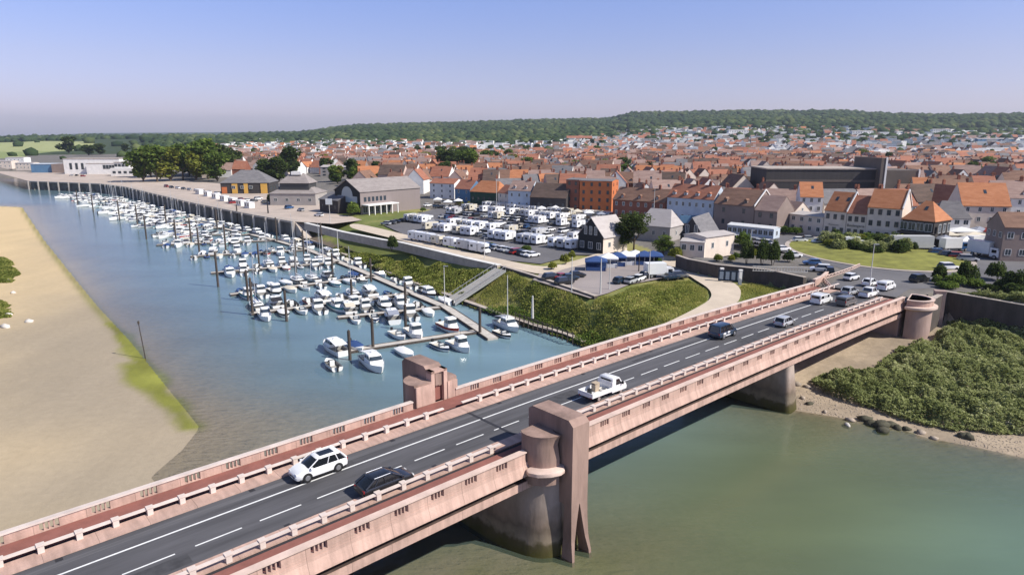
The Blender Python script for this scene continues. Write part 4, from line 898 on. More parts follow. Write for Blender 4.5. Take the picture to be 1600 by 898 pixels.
cockpit_g = mat('cockpit_grey', (.30,.29,.27), .7, var=.2, scale=2)
BNAME = {'cruiser': 'cabin cruiser with {} canopy', 'open': 'open motorboat with console', 'covered': 'motorboat under {} cover', 'wheelhouse': 'fishing boat with wheelhouse', 'sail': 'sailing yacht with {} cover', 'dinghy': '{} inflatable dinghy'}
def put_boat(x, y, rz, kind=None, zone='', stripe=None, can=None, sc=1.0):
    kind = kind or random.choices(('cruiser','open','covered','wheelhouse','sail','dinghy'), (22,20,22,20,9,5))[0]
    stripe = stripe or random.choices(list(STR), (60,14,5,10,6))[0]; can = can or random.choices(list(CAN), (16,14,12,10,45))[0]
    if kind in ('open', 'wheelhouse'): can = 'white'
    o = proto(('boat', kind, stripe, can), lambda: boat(kind, stripe, can)); o.location = (x, y, U(-.03,.03)); o.rotation_euler = (R(U(-1.5,1.5)), 0, rz+R(U(-4,4)))
    o.scale = (sc*U(.92,1.06),)*3
    tag(o, None, 'boat', 'boats moored in the marina'); hs = {'white': 'all white', 'blue': 'blue striped', 'red': 'red striped', 'black': 'black striped', 'teal': 'teal striped'}[stripe] if kind != 'dinghy' else 'small'
    reg(o, hs+' '+BNAME[kind].format(can), zone, PX(x, y, 0)[0]); return o
# finger pontoons leave the main walkway towards the river; boats lie on both sides
fing = [((742,520),(528,553)), ((690,482),(528,498)), ((640,460),(392,492)), ((585,433),(360,462)), ((530,411),(330,428)), ((480,392),(298,402)), ((430,377),(245,384)), ((392,368),(238,368)), ((350,358),(212,352)),
        ((310,348),(190,341)), ((270,338),(165,331)), ((230,327),(140,321)), ((190,316),(118,314)), ((150,310),(96,308))]
shd = (Vector(G(490,385))-Vector(G(700,478))).normalized()
ND = 0
for fi, (a, b_) in enumerate(fing):
    A_, B_ = Vector(G(*a)), Vector(G(*b_)); d = (B_-A_).normalized(); Ln = (B_-A_).length; zone = 'on the '+ORD[fi+1]+' finger from bridge'
    strip('pontoon', [A_, B_], 1.9, 'narrow finger pontoon, the '+ORD[fi+1]+' one counted from the bridge', 'finger pontoons of the marina')
    base = math.atan2(d.y, d.x)
    for side in (1, -1):
        pos = 4.0+U(0,1.5)
        while pos < Ln-1.2:
            if random.random() < (.93 if fi > 0 else .0):
                kd = random.choices(('cruiser','open','covered','wheelhouse','sail','dinghy'), (19,20,20,18,18,5))[0]
                off = {'cruiser': 5.2,'open': 3.9,'covered': 4.1,'wheelhouse': 4.6,'sail': 5.6,'dinghy': 2.9}[kd]
                nv = Vector((-d.y, d.x))*side; c = A_+d*pos+nv*off
                put_boat(c.x, c.y, base+math.pi/2*side+(math.pi if random.random() < .35 else 0), kd, zone)
                if random.random() < .5:
                    pass
            pos += U(3.2, 4.2)
# the first finger, boat by boat
z1 = 'on the first finger from bridge'
dirb = math.atan2(-shd.y, -shd.x)
for u, v, kd, st_, cn, rv in ((522,548,'cruiser','white','white',1),(557,545,'covered','white','blue',0),(519,573,'open','white','white',1),(583,573,'cruiser','white','white',0),(634,555,'covered','white','white',0),(622,527,'open','white','white',0),
        (648,525,'wheelhouse','white','white',0),(689,545,'open','blue','white',0),(718,545,'wheelhouse','white','white',0)):
    x, y = G(u, v); put_boat(x, y, dirb+(math.pi if rv else 0)+U(-.06,.06), kd, z1, st_, cn)
for u, v, kd, st_, cn in ((702,516,'wheelhouse','red','cream'),(786,525,'open','black','white'),(793,513,'cruiser','white','grey')):
    x, y = G(u, v); put_boat(x, y, dirb, kd, 'at the main pontoon bridge end', st_, cn)
for k in range(len(M0s)-1):            # boats lying along the main walkway on its bank side
    A_, B_ = M0s[k], M0s[k+1]; d = (B_-A_).normalized(); pos = 6 if k else 26
    while pos < (B_-A_).length-3:
        c = A_+d*pos+Vector((d.y, -d.x))*(-(3.0) if False else 2.6)
        put_boat(c.x, c.y, math.atan2(d.y, d.x)+U(-.05,.05)+(math.pi if random.random() < .5 else 0), random.choice(('cruiser','covered','open','wheelhouse')), 'on the main pontoon bank side'); pos += U(8.2, 9.5)
# piles: tall timber posts standing out of the water (foot pixel, top row)
piles = [(122,322,302),(146,332,306),(187,344,312),(229,374,325),(276,382,340),(299,380,322),(312,398,352),(341,448,392),(353,392,335),(372,352,322),(405,416,382),(388,470,424),(395,492,436),(448,502,455),
         (463,412,378),(503,388,350),(547,562,514),(634,485,440),(634,515,474),(583,545,495),(750,522,478),(463,436,392),(550,470,436),(520,430,396),(580,440,404),(433,378,338),(260,352,318),(340,362,322),(475,402,362),(215,352,318)]
for i, (u, vb, vt) in enumerate(piles):
    x, y = G(u, vb); dist = math.hypot(x, y); h = min(9, max(3.2, (vb-vt)/F*dist*1.02)); thick = .30
    m = MB().cyl(0,0,-3,h-.1,thick,thick*.9,10).cyl(0,0,h-.1,h+.12,thick*.55,.05,8); o = m.build('mooring_pile', timber); o.location = (x, y, 0)
    tag(o, None, 'mooring pile', 'timber mooring piles'); reg(o, ('tall' if h > 6 else 'short')+' dark timber mooring pile', 'standing among the moored boats' if u > 230 else 'near the far end of the marina', u)
# gangway from the quay down to the main pontoon
g0, g1 = Vector((*G(782,421,6.2), 6.3)), Vector((*G(703,472,.6), .6))
gw = empty('gangway', g1); tag(gw, 'wide sloping grey gangway from the quay wall to the pontoon', 'gangway')
dd = (g0-g1); dh = Vector((dd.x, dd.y, 0)).normalized(); nn_ = Vector((-dh.y, dh.x, 0))*1.9
def qd(a, b_, o0, o1, z0, z1): return [[tuple(p+nn_*o+Vector((0,0,z))) for o, z in ((o0,z0),(o1,z0),(o1,z1),(o0,z1))] for p in (a, b_)]
MB().loft(qd(Vector(), dd, -1, 1, -.25, 0)).build('gangway_deck', deckwood, gw)
for q in (-1, 1):
    m = MB().loft(qd(Vector(), dd, q*1.0-.03, q*1.0+.03, 1.0, 1.08)).loft(qd(Vector(), dd, q*1.0-.05, q*1.0+.05, -.45, .12))
    for k in range(0, 13):
        p = dd*(k/12)+nn_*q; m.tube(p, p+Vector((0,0,1.05)), .03, n=4)
    m.build('gangway_rail', steel, gw)
# tall lamps and flag poles
pole_m = mat('pale_pole', (.60,.58,.55), .6)
def pole(u, vb, vt, z, label, cat='lamp post', r=.09, lamp=True, group=None, m=None, name='street_lamp'):
    x, y = G(u, vb, z); h = (vb-vt)/F*math.hypot(x, y)*1.03; ro = empty(name, (x, y, z)); tag(ro, label, cat, group)
    MB().cyl(0,0,0,h,r*1.3,r*.7,8).build('post', m or pole_m, ro)
    if lamp: MB().box(-.15,.9,-.13,.13,h-.05,h+.08).build('lamp_head', steel, ro)
    return ro
pole(695,477,415,.4, 'tall grey lamp post on the pontoon beside the gangway foot')
pole(793,500,428,2.0, 'tall thin mast pole at the foot of the green bank', 'pole', lamp=False, name='pole')
pole(832,497,461,2.0, 'thick pale post by the fence below the green bank', 'post', .22, False, name='post')
pole(893,457,401,6.3, 'thin white pole by the parked cars at car park corner', 'pole', lamp=False, name='pole')
pole(938,459,404,6.3, 'white flag pole at the near edge of the small car park', 'flag pole', lamp=False, name='flag_pole', r=.13)
pole(952,452,406,6.3, 'slim pinkish pole just right of the white flag pole', 'pole', lamp=False, name='pole')
pole(1014,436,392,6.3, 'tall white pole in front of the blue tents', 'pole', lamp=False, name='pole')
pole(998,424,398,6.3, 'brown post standing beside the blue tents', 'post', .12, False, name='post', m=timber)
pole(757,404,372,6.4, 'promenade lamp post above the long white quay wall')
pole(516,349,316,6.1, 'lamp post with square white sign in front of grey hall')
pole(419,333,314,6.1, 'short black mooring post on the wharf paving', 'post', .25, False, name='post', m=black)
pole(481,398,362,4.2, 'slim pale post on the bank near the wharf end', 'post', .12, False, name='post')
pole(505,407,370,3.2, 'pale post on the bank second from the wharf end', 'post', .12, False, name='post')
pole(529,402,362,4.0, 'thin white pole above the main pontoon on the bank', 'pole', .1, False, name='pole')
pole(776,330,282,6.3, 'tall street lamp behind the camper park by orange roofs')
pole(1021,345,295,8.8, 'tall street lamp rising in front of the red terrace')
pole(828,325,308,7.5, 'white street lamp at the back of the camper park')
pole(1358,452,390,8.9, 'lamp post with round white sign at the roundabout entry')
pole(1172,388,362,8.8, 'street lamp beside the round bush above the retaining wall')
o = MB().box(-.03,.03,-1.3,1.3,-1.1,1.1).build('sign_panel', wht); tag(o, 'square white sign board on the lamp post by the grey hall', 'sign'); x, y = G(516,349,6.1); o.location = (x, y-.35, 14.2); o.rotation_euler.z = R(80)
o = MB().cyl(0,0,0,.3,.28,.28,12).build('marker_pole', black); bpy.data.objects.remove(o)
x, y = G(228,560); o = MB().tube((0,0,-1),(-.75,.4,6.2),.09,.07,6).cyl(-.75,.4,6.1,6.6,.16,.16,8).build('channel_marker', timber, smooth=False); o.location = (x, y, 0); tag(o, 'lone leaning marker pole at the edge of the sandbank', 'marker pole')
for i in range(7):                       # low fence posts at the waterside
    x, y = G(818+i*13, 497+i*5.6, 1.6); pass
fr_ = empty('waterside_fence', (*G(805,496,1.4), 1.0)); tag(fr_, 'dark post and rail fence at the foot of the grass bank', 'fence'); f0 = Vector(G(805,496,1.4)); f1 = Vector(G(895,528,1.4)); 
for k in range(13):
    p = (f1-f0)*k/12; MB().box(p.x-.1, p.x+.1, p.y-.1, p.y+.1, -.8, 1.5).build('post', timber, fr_)
m = MB()
for z in (.5, 1.1, 1.35): m.tube((0,0,z), ((f1-f0).x, (f1-f0).y, z), .06, n=5)
m.build('rails', timber, fr_)
# ------------------------------------------------------------ buildings
def rfm(name, c, c2=None): return mat('roof_'+name, c, .9, col2=c2, scale=.7, detail=8, bump=.35, bscale=5, stretch=(.5,.5,2.0))
ROOF = {'orange': rfm('orange', (.37,.14,.06), (.48,.205,.10)), 'terracotta': rfm('terracotta', (.27,.105,.065), (.37,.16,.10)), 'brown': rfm('brown', (.155,.085,.06), (.25,.145,.10)),
        'slate grey': rfm('slate', (.13,.125,.13), (.20,.19,.195)), 'pinkish brown': rfm('pinkbrown', (.25,.165,.14), (.36,.25,.21)), 'dark brown': rfm('darkbrown', (.08,.055,.045), (.14,.095,.075)), 'pale grey': rfm('palegrey', (.40,.36,.345), (.48,.44,.42)), 'warm grey': rfm('warmgrey', (.23,.20,.19), (.31,.275,.26)), 'white': mat('roof_white', (.62,.62,.62), .7, var=.1, scale=.5)}
def wl(name, c): return mat('wall_'+name, c, .9, var=.10, scale=.35, detail=8, bump=.1, bscale=8)
WALL = {'white': wl('white', (.80,.78,.75)), 'cream': wl('cream', (.70,.60,.51)), 'brick': wl('brick', (.26,.10,.065)), 'grey': wl('grey', (.36,.33,.31)), 'taupe': wl('taupe', (.26,.20,.175)), 'dark': wl('dark', (.05,.045,.045)), 'black': wl('black', (.022,.025,.027)),
        'pale pink': wl('pink', (.60,.44,.37)), 'orange': wl('orangew', (.55,.17,.06)), 'blue': wl('bluew', (.10,.20,.33)), 'pale blue': wl('pblue', (.50,.56,.63)), 'yellow': wl('yellow', (.62,.36,.08)), 'dark green': wl('dgreen', (.03,.07,.05)), 'dark blue': wl('dblue', (.03,.045,.07))}
brick_c = WALL['brick']; framew = mat('window_frame_white', (.72,.72,.70), .5); framed = mat('window_frame_dark', (.06,.06,.06), .5)
def gable_block(L, W, E, Rf, hip=0.0, sh=1.0):        # walls with gables, ridge along x
    x, y = L/2, W/2; yr = 0
    if hip >= .99: return MB().box(-x, x, -y, y, -1.2, E)
    m = MB(); a = .08
    m.add([(-x,-y,-1.2),(x,-y,-1.2),(x,y,-1.2),(-x,y,-1.2),(-x,-y,E),(x,-y,E),(x,y,E),(-x,y,E),(-x,yr,E+Rf-a),(x,yr,E+Rf-a)],
          [(3,2,1,0),(0,1,5,4),(2,3,7,6),(0,4,8,7,3),(1,2,6,9,5),(4,5,9,8),(6,7,8,9)]); return m
def roof_mesh(L, W, E, Rf, hip=0.0, ov=.3, th=.16):
    x, y = L/2+(ov*.25 if hip == 0 else ov), W/2+ov; xr = x-hip; sl = Rf/(W/2); e = E-sl*ov; t_ = E+Rf
    top = [(-x,-y,e+th),(x,-y,e+th),(x,y,e+th),(-x,y,e+th),(-xr,0,t_+th),(xr,0,t_+th)]; bot = [(a, b_, c-th) for a, b_, c in top]
    F_ = [(0,1,5,4),(2,3,4,5),(1,2,5),(3,0,4)]
    return MB().add(top+bot, F_+[tuple(i+6 for i in f)[::-1] for f in F_]+[(0,6,7,1),(1,7,8,2),(2,8,9,3),(3,9,6,0)]) if hip > 0 else \
        MB().add(top+bot, [(0,1,5,4),(2,3,4,5),(6,10,11,7),(8,11,10,9),(0,6,7,1),(2,8,9,3),(1,7,11,5),(5,11,8,2),(0,4,10,6),(4,3,9,10)])
WIN = {}
def window_data(w_, h, dark=False):
    k = (round(w_,2), round(h,2), dark)
    if k not in WIN:
        m = MB(); f = .09
        for x0, x1, z0, z1 in ((-w_/2,-w_/2+f,0,h),(w_/2-f,w_/2,0,h),(-w_/2,w_/2,0,f),(-w_/2,w_/2,h-f,h),(-.03,.03,0,h)): m.box(x0, x1, -.05, .03, z0, z1, 0)
        m.box(-w_/2+.02, w_/2-.02, -.015, .02, .02, h-.02, 1)
        o = m.build('window', [framed if dark else framew, glass]); WIN[k] = o.data; bpy.data.objects.remove(o)
    return WIN[k]
def add_win(root, x, y, z, w_=1.0, h=1.4, rz=0, dark=False, name='window'):
    o = bpy.data.objects.new(name, window_data(w_, h, dark)); COL.objects.link(o); o.parent = root; o.location = (x, y, z); o.rotation_euler.z = rz; return o
def house(loc, rz, L, W, E, Rf, roof, wallc, label=None, group=None, hip=0, floors=2, cols=3, gcols=1, chim=(), dormers=0, name='house', cat='house', win_w=1.0, dark=False, parapets=False, back=False, bands=False, skylights=0):
    root = empty(name, loc, rz); tag(root, label, cat, group)
    wo_ = gable_block(L, W, E, Rf, hip).build('wall', WALL[wallc] if wallc in WALL else wallc, root)
    ro = roof_mesh(L, W, E, Rf, hip).build('roof', ROOF[roof], root)
    fh = E/floors
    for f in range(floors):
        for c in range(cols): add_win(root, -L/2+L*(c+.5)/cols, -W/2-.02, f*fh+fh*.32, win_w, min(1.5, fh*.5), 0, dark)
        for c in range(gcols):
            add_win(root, L/2+.02, -W/2+W*(c+.5)/gcols, f*fh+fh*.32, win_w*.85, min(1.4, fh*.48), math.pi/2, dark)
            add_win(root, -L/2-.02, -W/2+W*(c+.5)/gcols, f*fh+fh*.32, win_w*.85, min(1.4, fh*.48), -math.pi/2, dark)
    if hip == 0 and gcols and Rf > 2.5: add_win(root, L/2+.02, 0, E+Rf*.2, .7, 1.0, math.pi/2, dark)
    if bands: MB().box(-L/2-.06, L/2+.06, -W/2-.08, -W/2-.002, fh-.12, fh+.06).build('string_course', WALL['cream'], root)
    for cx_ in chim:
        c = MB().box(cx_-.42, cx_+.42, -.3, .3, E+Rf-.8, E+Rf+1.25).box(cx_-.48, cx_+.48, -.36, .36, E+Rf+1.25, E+Rf+1.4).build('chimney', brick_c, ro)
        MB().cyl(cx_-.2, 0, E+Rf+1.4, E+Rf+1.8, .12, .1, 6).cyl(cx_+.2, 0, E+Rf+1.4, E+Rf+1.8, .12, .1, 6).build('chimney_pot', ROOF['orange'], c)
    for k in range(dormers):
        x = -L/2+L*(k+.5)/dormers; yd = -W/2+.7; zr = E+Rf*(.7/(W/2)); hh = 1.35
        d = MB().box(x-.6, x+.6, yd, yd+1.7, zr-.1, zr+hh-.3).build('dormer', WALL[wallc] if wallc in WALL else wallc, ro)
        MB().add([(x-.75,yd-.15,zr+hh-.35),(x+.75,yd-.15,zr+hh-.35),(x,yd-.15,zr+hh+.25),(x-.75,yd+2.2,zr+hh-.35),(x+.75,yd+2.2,zr+hh-.35),(x,yd+2.2,zr+hh+.25)], [(0,1,2),(5,4,3),(0,2,5,3),(1,4,5,2),(0,3,4,1)]).build('dormer_roof', ROOF[roof], d)
        w2 = add_win(d, x, yd-.03, zr+.02, .75, .95, 0, dark, 'dormer_window')
    for k in range(skylights):
        x = -L/2+L*(k+.5)/skylights+.4; y0 = -W/4; sl = Rf/(W/2); z0 = E+sl*(W/2+y0)+.17
        MB().add([(x-.4,y0,z0),(x+.4,y0,z0),(x+.4,y0+.9,z0+.9*sl),(x-.4,y0+.9,z0+.9*sl),(x-.4,y0,z0+.08),(x+.4,y0,z0+.08),(x+.4,y0+.9,z0+.9*sl+.08),(x-.4,y0+.9,z0+.9*sl+.08)], [(4,5,6,7),(0,1,5,4),(1,2,6,5),(2,3,7,6),(3,0,4,7)]).build('skylight', glass, ro)
    if parapets:
        for q in (1,):
            x = q*(L/2+.12); sl = Rf/(W/2); pr = [(-W/2-.3, E-.3*sl), (0, E+Rf), (W/2+.3, E-.3*sl)]
            m = MB(); P_ = [(y, z+.16) for y, z in pr]+[(y, z+.5) for y, z in pr[::-1]]
            m.loft([[(x-.16, y, z) for y, z in P_],[(x+.16, y, z) for y, z in P_]]).build('gable_coping', WALL['white'], root)
    return root
def fhouse(a, b_, z, W, E, Rf, roof, wallc, label, **k):       # front wall from ground point a to b (both as seen in the photograph, left to right)
    A_, B_ = Vector(G(*a, z)), Vector(G(*b_, z)); d = (B_-A_); L = d.length; d.normalize(); n = Vector((-d.y, d.x)); c = (A_+B_)/2+n*W/2
    OCC.append((c.x, c.y, max(L, W)/2*.95+1)); return house((c.x, c.y, z), math.atan2(d.y, d.x), L, W, E, Rf, roof, wallc, label, **k)
OCC = []
# the row behind the roundabout
fhouse((1232,360),(1284,367),8.9,9,5.2,.6,'pale grey','cream','low cream flat topped building at the left end of roundabout row',floors=2,cols=4,win_w=1.2,name='building',cat='building')
h1 = fhouse((1285,367),(1319,371),8.9,9,7.6,5.0,'orange','cream','cream house with steep orange roof and white coping, left of row',floors=2,cols=3,gcols=0,dormers=0,parapets=True,skylights=2,dark=True)
h2 = fhouse((1320,371),(1350,374),8.9,9,7.3,4.6,'terracotta','cream','narrow cream shop with brownish orange roof and a dark lettered sign',floors=2,cols=3,gcols=0,dark=True)
fhouse((1350.5,374),(1404,379),8.9,9,9.4,4.6,'orange','cream','three storey cream building with wide orange roof behind the roundabout',floors=3,cols=4,gcols=0,dark=True,parapets=True,bands=True,name='building',cat='building')
h4 = fhouse((1406,380),(1455,386),8.9,9.5,6.9,4.6,'orange','dark','corner building with hipped orange roof over dark glazed bay windows',floors=2,cols=0,gcols=0,hip=3.4,name='building',cat='building',skylights=1)
for k in range(4): add_win(h4, -3.6+2.1*k, -4.78, 3.9, 1.9, 2.2, 0)
MB().box(-4.9, 4.9, -5.3, -4.76, 3.0, 3.5).build('awning', stone_d, h4)
for k in range(3): add_win(h4, 4.75, -3+2.6*k, 3.6, 1.4, 2.4, math.pi/2)
fhouse((1247,345),(1283,346),8.9,9,8.5,4.6,'orange','white','tall white gabled house with bright orange roof before the dark hall',floors=3,cols=3,gcols=1,skylights=1)
fhouse((1211,352),(1237,356),8.9,8,4.6,3.4,'pinkish brown','cream','small cream house with pinkish brown roof left of the cream row',floors=2,cols=2)
# lettering on the shop fronts
def text(word, root, x, y, z, size, m):
    cu = bpy.data.curves.new('lettering', 'FONT'); cu.body = word; cu.size = size; cu.extrude = .02; cu.align_x = 'CENTER'
    o = bpy.data.objects.new('lettering', cu); COL.objects.link(o); dg = bpy.context.evaluated_depsgraph_get(); me = bpy.data.meshes.new_from_object(o.evaluated_get(dg)); bpy.data.objects.remove(o)
    me.materials.clear(); me.materials.append(m); o = bpy.data.objects.new('lettering', me); COL.objects.link(o); o.parent = root; o.location = (x, y, z); o.rotation_euler = (math.pi/2, 0, 0); return o
text('Boulangerie', h2, 0, -4.56, 3.35, 1.0, framed)
text('Restaurant', h1, -.2, -4.56, 3.2, .7, mat('faded_letters', (.30,.26,.23), .8))
# right hand terraces
def gl(loc_uv, z, rz, L, W, E, Rf, roof, wallc, label, **k):
    x, y = G(*loc_uv, z); OCC.append((x, y, max(L, W)/2*.95+1)); return house((x, y, z), R(rz), L, W, E, Rf, roof, wallc, label, **k)
gl((1478,367),8.9,-18,9,9,5.6,4.4,'slate grey','white','white house with grey hipped roof right of the orange roofed corner building',hip=2.5,cols=4,gcols=3,win_w=1.3)
gl((1522,362),9,-12,13,11,8.6,6.2,'orange','cream','big cream house with salmon orange roof beside the right hand stalls',cols=4,floors=3,gcols=2,skylights=1)
gl((1568,352),9,-14,12,10,9.5,5.0,'pinkish brown','white','white terrace with brown roof and a wide dormer near right edge',cols=4,floors=3,dormers=2,gcols=2,chim=(3,))
gl((1612,352),9,-14,12,10,9.5,5.0,'terracotta','white','white house with dull red roof cut by the right edge',cols=4,floors=3,gcols=2,chim=(-3,))
gl((1470,342),9,-8,12,9,9.5,4.6,'brown','dark','dark house with brown roof just behind the orange corner building',cols=3,gcols=1,chim=(4,))
gl((1602,404),8.9,-10,15,8,8.0,3.0,'brown','taupe','taupe two storey building with white framed windows at right edge',cols=5,floors=2,gcols=3,win_w=1.4,name='building',cat='building')
# the long dark hall with its slab tower
dh_ = empty('hall', (*G(1290,345,9), 9), R(-3)); tag(dh_, 'long dark flat roofed hall with slab tower behind the orange roofs', 'hall'); x_, y_ = G(1290,345,9)
HM = mat('hall_cladding', (.055,.050,.050), .85, var=.12, scale=.2, stretch=(4,4,.2), bump=.1); HM2 = mat('hall_cladding_brown', (.13,.105,.09), .85, var=.12, scale=.2)
x0 = Vector(G(1290,325,9)); dh_.location = (x0.x, x0.y, 9); OCC.extend([(x0.x-14, x0.y+6, 12), (x0.x+2, x0.y+6, 12), (x0.x+20, x0.y+6, 14)])
MB().box(-25,18.5,0,22,-1,15.6).build('main_block', HM, dh_); MB().box(-25.3,18.8,-.3,22.3,15.6,16.1).build('roof_edge', stone_l, dh_); MB().box(-25.1,18.6,-.12,-.002,10.6,11.5).build('facade_band', HM2, dh_)
MB().box(18.6,20.3,-3.5,21,-1,20.3).build('tower_slab', HM2, dh_); MB().box(20.31,21.0,-3.7,-3.0,-1,20.6).build('white_edge', WALL['white'], dh_)
MB().box(21.1,34.5,-1.5,18,-1,15.4).build('right_block', HM2, dh_); MB().box(34.51,35.1,-1.8,-1.0,-1,15.8).build('white_edge', WALL['white'], dh_)
# middle of the waterfront
fhouse((1041,345),(1113,352),8.5,9,8.6,4.2,'terracotta','pale blue','long pale blue white terrace over a blue shop front',floors=2,cols=7,chim=(-6,0,5),dormers=4)
sf = MB().box(-4.5,4.5,-.5,0,0,3.0).build('shop_front', WALL['blue']); a_ = Vector(G(1082,350,8.5)); sf.location = (a_.x, a_.y-.3, 8.5); tag(sf, 'bright blue shop front at the foot of the pale blue terrace', 'shop front')
fhouse((1114,353),(1176,360),8.6,12,7.6,4.6,'brown','taupe','wide taupe building with brown roof and white raised gable copings',floors=2,cols=2,gcols=0,dormers=2,parapets=True,dark=True)
fhouse((1177,360),(1212,364),8.7,10,6.6,4.2,'pinkish brown','taupe','taupe brown roofed building between the wide taupe one and cream house',floors=2,cols=2,gcols=0,dark=True)
fhouse((905,330),(955,332),7.5,12,12.5,.5,'slate grey','orange','bright orange modern apartment block with flat slate roof',floors=4,cols=4,gcols=2,dark=True,name='apartment_block',cat='building')
fhouse((884,329),(904,330),7.4,12,12.8,.4,'slate grey','brick','dark brick apartment block adjoining the bright orange one',floors=4,cols=2,gcols=1,dark=True,name='apartment_block',cat='building')
fhouse((828,328),(884,331),7.3,12,5.6,5.4,'dark brown','dark','long dark timber building with sloping brown roof behind campers',floors=1,cols=6,gcols=0,dark=True,name='building',cat='building')
fhouse((794,325),(829,327),7.2,9,7.8,3.9,'pinkish brown','pale blue','pale blue house with dark ground floor and pinkish brown roof',floors=2,cols=3,chim=(3,),dormers=2)
fhouse((735,318),(778,321),7.1,10,5.8,4.6,'orange','dark green','dark green fronted restaurant with a hipped orange roof',floors=1,cols=5,hip=3,dark=True,name='building',cat='building')
fhouse((778,321),(795,324),7.1,8,6,3.2,'terracotta','cream','small cream house wedged beside the hipped orange restaurant',cols=2)
fhouse((711,315),(735,317),7,9,6.4,3.9,'terracotta','blue','blue fronted house between the white balcony house and restaurant',cols=2,chim=(2,))
fhouse((672,310),(710,312),7,9,7.8,2.2,'terracotta','white','three storey white house with terracotta roof just right of the grey hall',cols=3,floors=3,chim=(-3,))
fhouse((957,338),(1038,345),8,10,6.6,4.2,'brown','brick','long brick terrace with brown red roof behind the black gabled house',floors=2,cols=7,chim=(-8,-1,6),dormers=3)
# grey hall with the arched window
Hc = [Vector(G(564,335,6.3)), Vector(G(657,325,6.3))]; d = (Hc[1]-Hc[0]); L_ = d.length; dn = d.normalized(); nn_ = Vector((-dn.y, dn.x)); W_ = 17
gh = empty('market_hall', (*(Hc[0]), 6.3), math.atan2(dn.y, dn.x)); tag(gh, 'big grey hall with dark gable and arched window by the wharf', 'hall'); cx_ = Hc[0]+dn*L_/2+nn_*W_/2; OCC.extend([(cx_.x-7, cx_.y, 11), (cx_.x+8, cx_.y, 11)])
gm_ = mat('hall_metal_wall', (.24,.20,.19), .6, var=.06, scale=.5, stretch=(6,6,.2)); 
m = MB(); Eh, Rh = 9.2, 4.6
m.add([(0,0,-1),(L_,0,-1),(L_,W_,-1),(0,W_,-1),(0,0,Eh),(L_,0,Eh),(L_,W_,Eh),(0,W_,Eh),(L_,W_/2,Eh+Rh)], [(0,1,5,4),(1,2,6,8,5),(2,3,7,6)]); m.build('wall', gm_, gh)
MB().add([(0,0,-1),(0,W_,-1),(0,W_,Eh),(0,W_/2,Eh+Rh),(0,0,Eh)], [(0,4,3,2,1)]).build('front_gable', WALL['black'], gh)
r_ = roof_mesh(L_+.6, W_, Eh, Rh, 0, .4, .2); r_.v = [(x+L_/2, y+W_/2, z) for x, y, z in r_.v]; r_.build('roof', ROOF['warm grey'], gh)
m = MB(); a = [(W_/2+3.7*math.cos(t_), 7.2+3.9*max(0, math.sin(t_))) for t_ in np.linspace(0, math.pi, 14)]; m.loft([[(-.12, y, z) for y, z in a+[(W_/2-6.6, 7.1), (W_/2-6.6, 4.6), (W_/2+6.6, 4.6), (W_/2+6.6, 7.1)]], [(-.02, y, z) for y, z in a+[(W_/2-6.6, 7.1), (W_/2-6.6, 4.6), (W_/2+6.6, 4.6), (W_/2+6.6, 7.1)]]]).build('arched_window', glass_b, gh)
for k in range(6): add_win(gh, 2.5+k*2.1, -.03, 5.0, 1.3, 1.9, 0, True)
MB().box(.5, 17, -4.5, -.01, 3.6, 4.0).build('canopy_roof', WALL['white'], gh)
for k in range(6): MB().box(.8+k*3.1, 1.15+k*3.1, -4.3, -4.0, -.3, 3.6).build('canopy_post', WALL['white'], gh)
for k in range(5): add_win(gh, 2.3+k*3.1, -.03, .3, 2.4, 2.8, 0, False)
# pavilions on the wharf
def pavilion(uv, z, rz, L, W, E, Rf, hip, roof, wallc, label, upper=None, **k):
    o = gl(uv, z, rz, L, W, E, Rf, roof, wallc, label, hip=hip, name='pavilion', cat='pavilion', **k)
    if upper:
        l, w_, e, rf = upper; MB().box(-l/2, l/2, -w_/2, w_/2, E+.8, e).build('upper_wall', framed, o); roof_mesh(l+.6, w_+.6, e, rf, l*.32).build('upper_roof', ROOF[roof], o); MB().box(-2.4,2.4,-2,2,e+rf-.6,e+rf+.9).build('roof_lantern', WALL['white'], o)
    return o
PV = pavilion((392,300),6.2,4,27,20,6.0,6.6,9,'slate grey','dark','hipped grey roofed pavilion with yellow orange walls on the wharf',floors=1,cols=0,gcols=0)
for k, (a_, b__) in enumerate(((-7.2,-4.2),(-.6,1.6),(8.8,12.4))): MB().box(a_, b__, -10.35, -10.02, 0, 5.4).build('yellow_panel', WALL['yellow'], PV)
for x_ in (-6.2,-1.4,3.4): add_win(PV, x_, -10.4, 2.6, 2.0, 1.8, 0)
for y_ in (-6,0,6): add_win(PV, 13.53, y_, 1.5, 2.6, 2.6, math.pi/2, True)
for x_ in (-11.5,): MB().box(x_-1.4, x_+1.4, -10.3, -10.02, 0, 3.6).build('orange_door', WALL['orange'], PV)
pavilion((468,318),6.2,-4,22,16,5.4,3.4,6,'warm grey','grey','two tier grey brown hipped pavilion with white roof lantern on wharf',upper=(14,10,10.2,4.2),floors=1,cols=4,gcols=2,win_w=1.6)
fhouse((436,306),(452,308),6.2,10,5.2,3,'slate grey','dark blue','small dark blue link building between the two wharf pavilions',floors=1,cols=0,gcols=0,hip=2,name='building',cat='building')
fhouse((500,330),(529,334),6.2,12,5.4,2.6,'slate grey','dark','low dark annex with slate roof left of the grey hall',floors=1,cols=3,gcols=0,name='building',cat='building',dark=True)
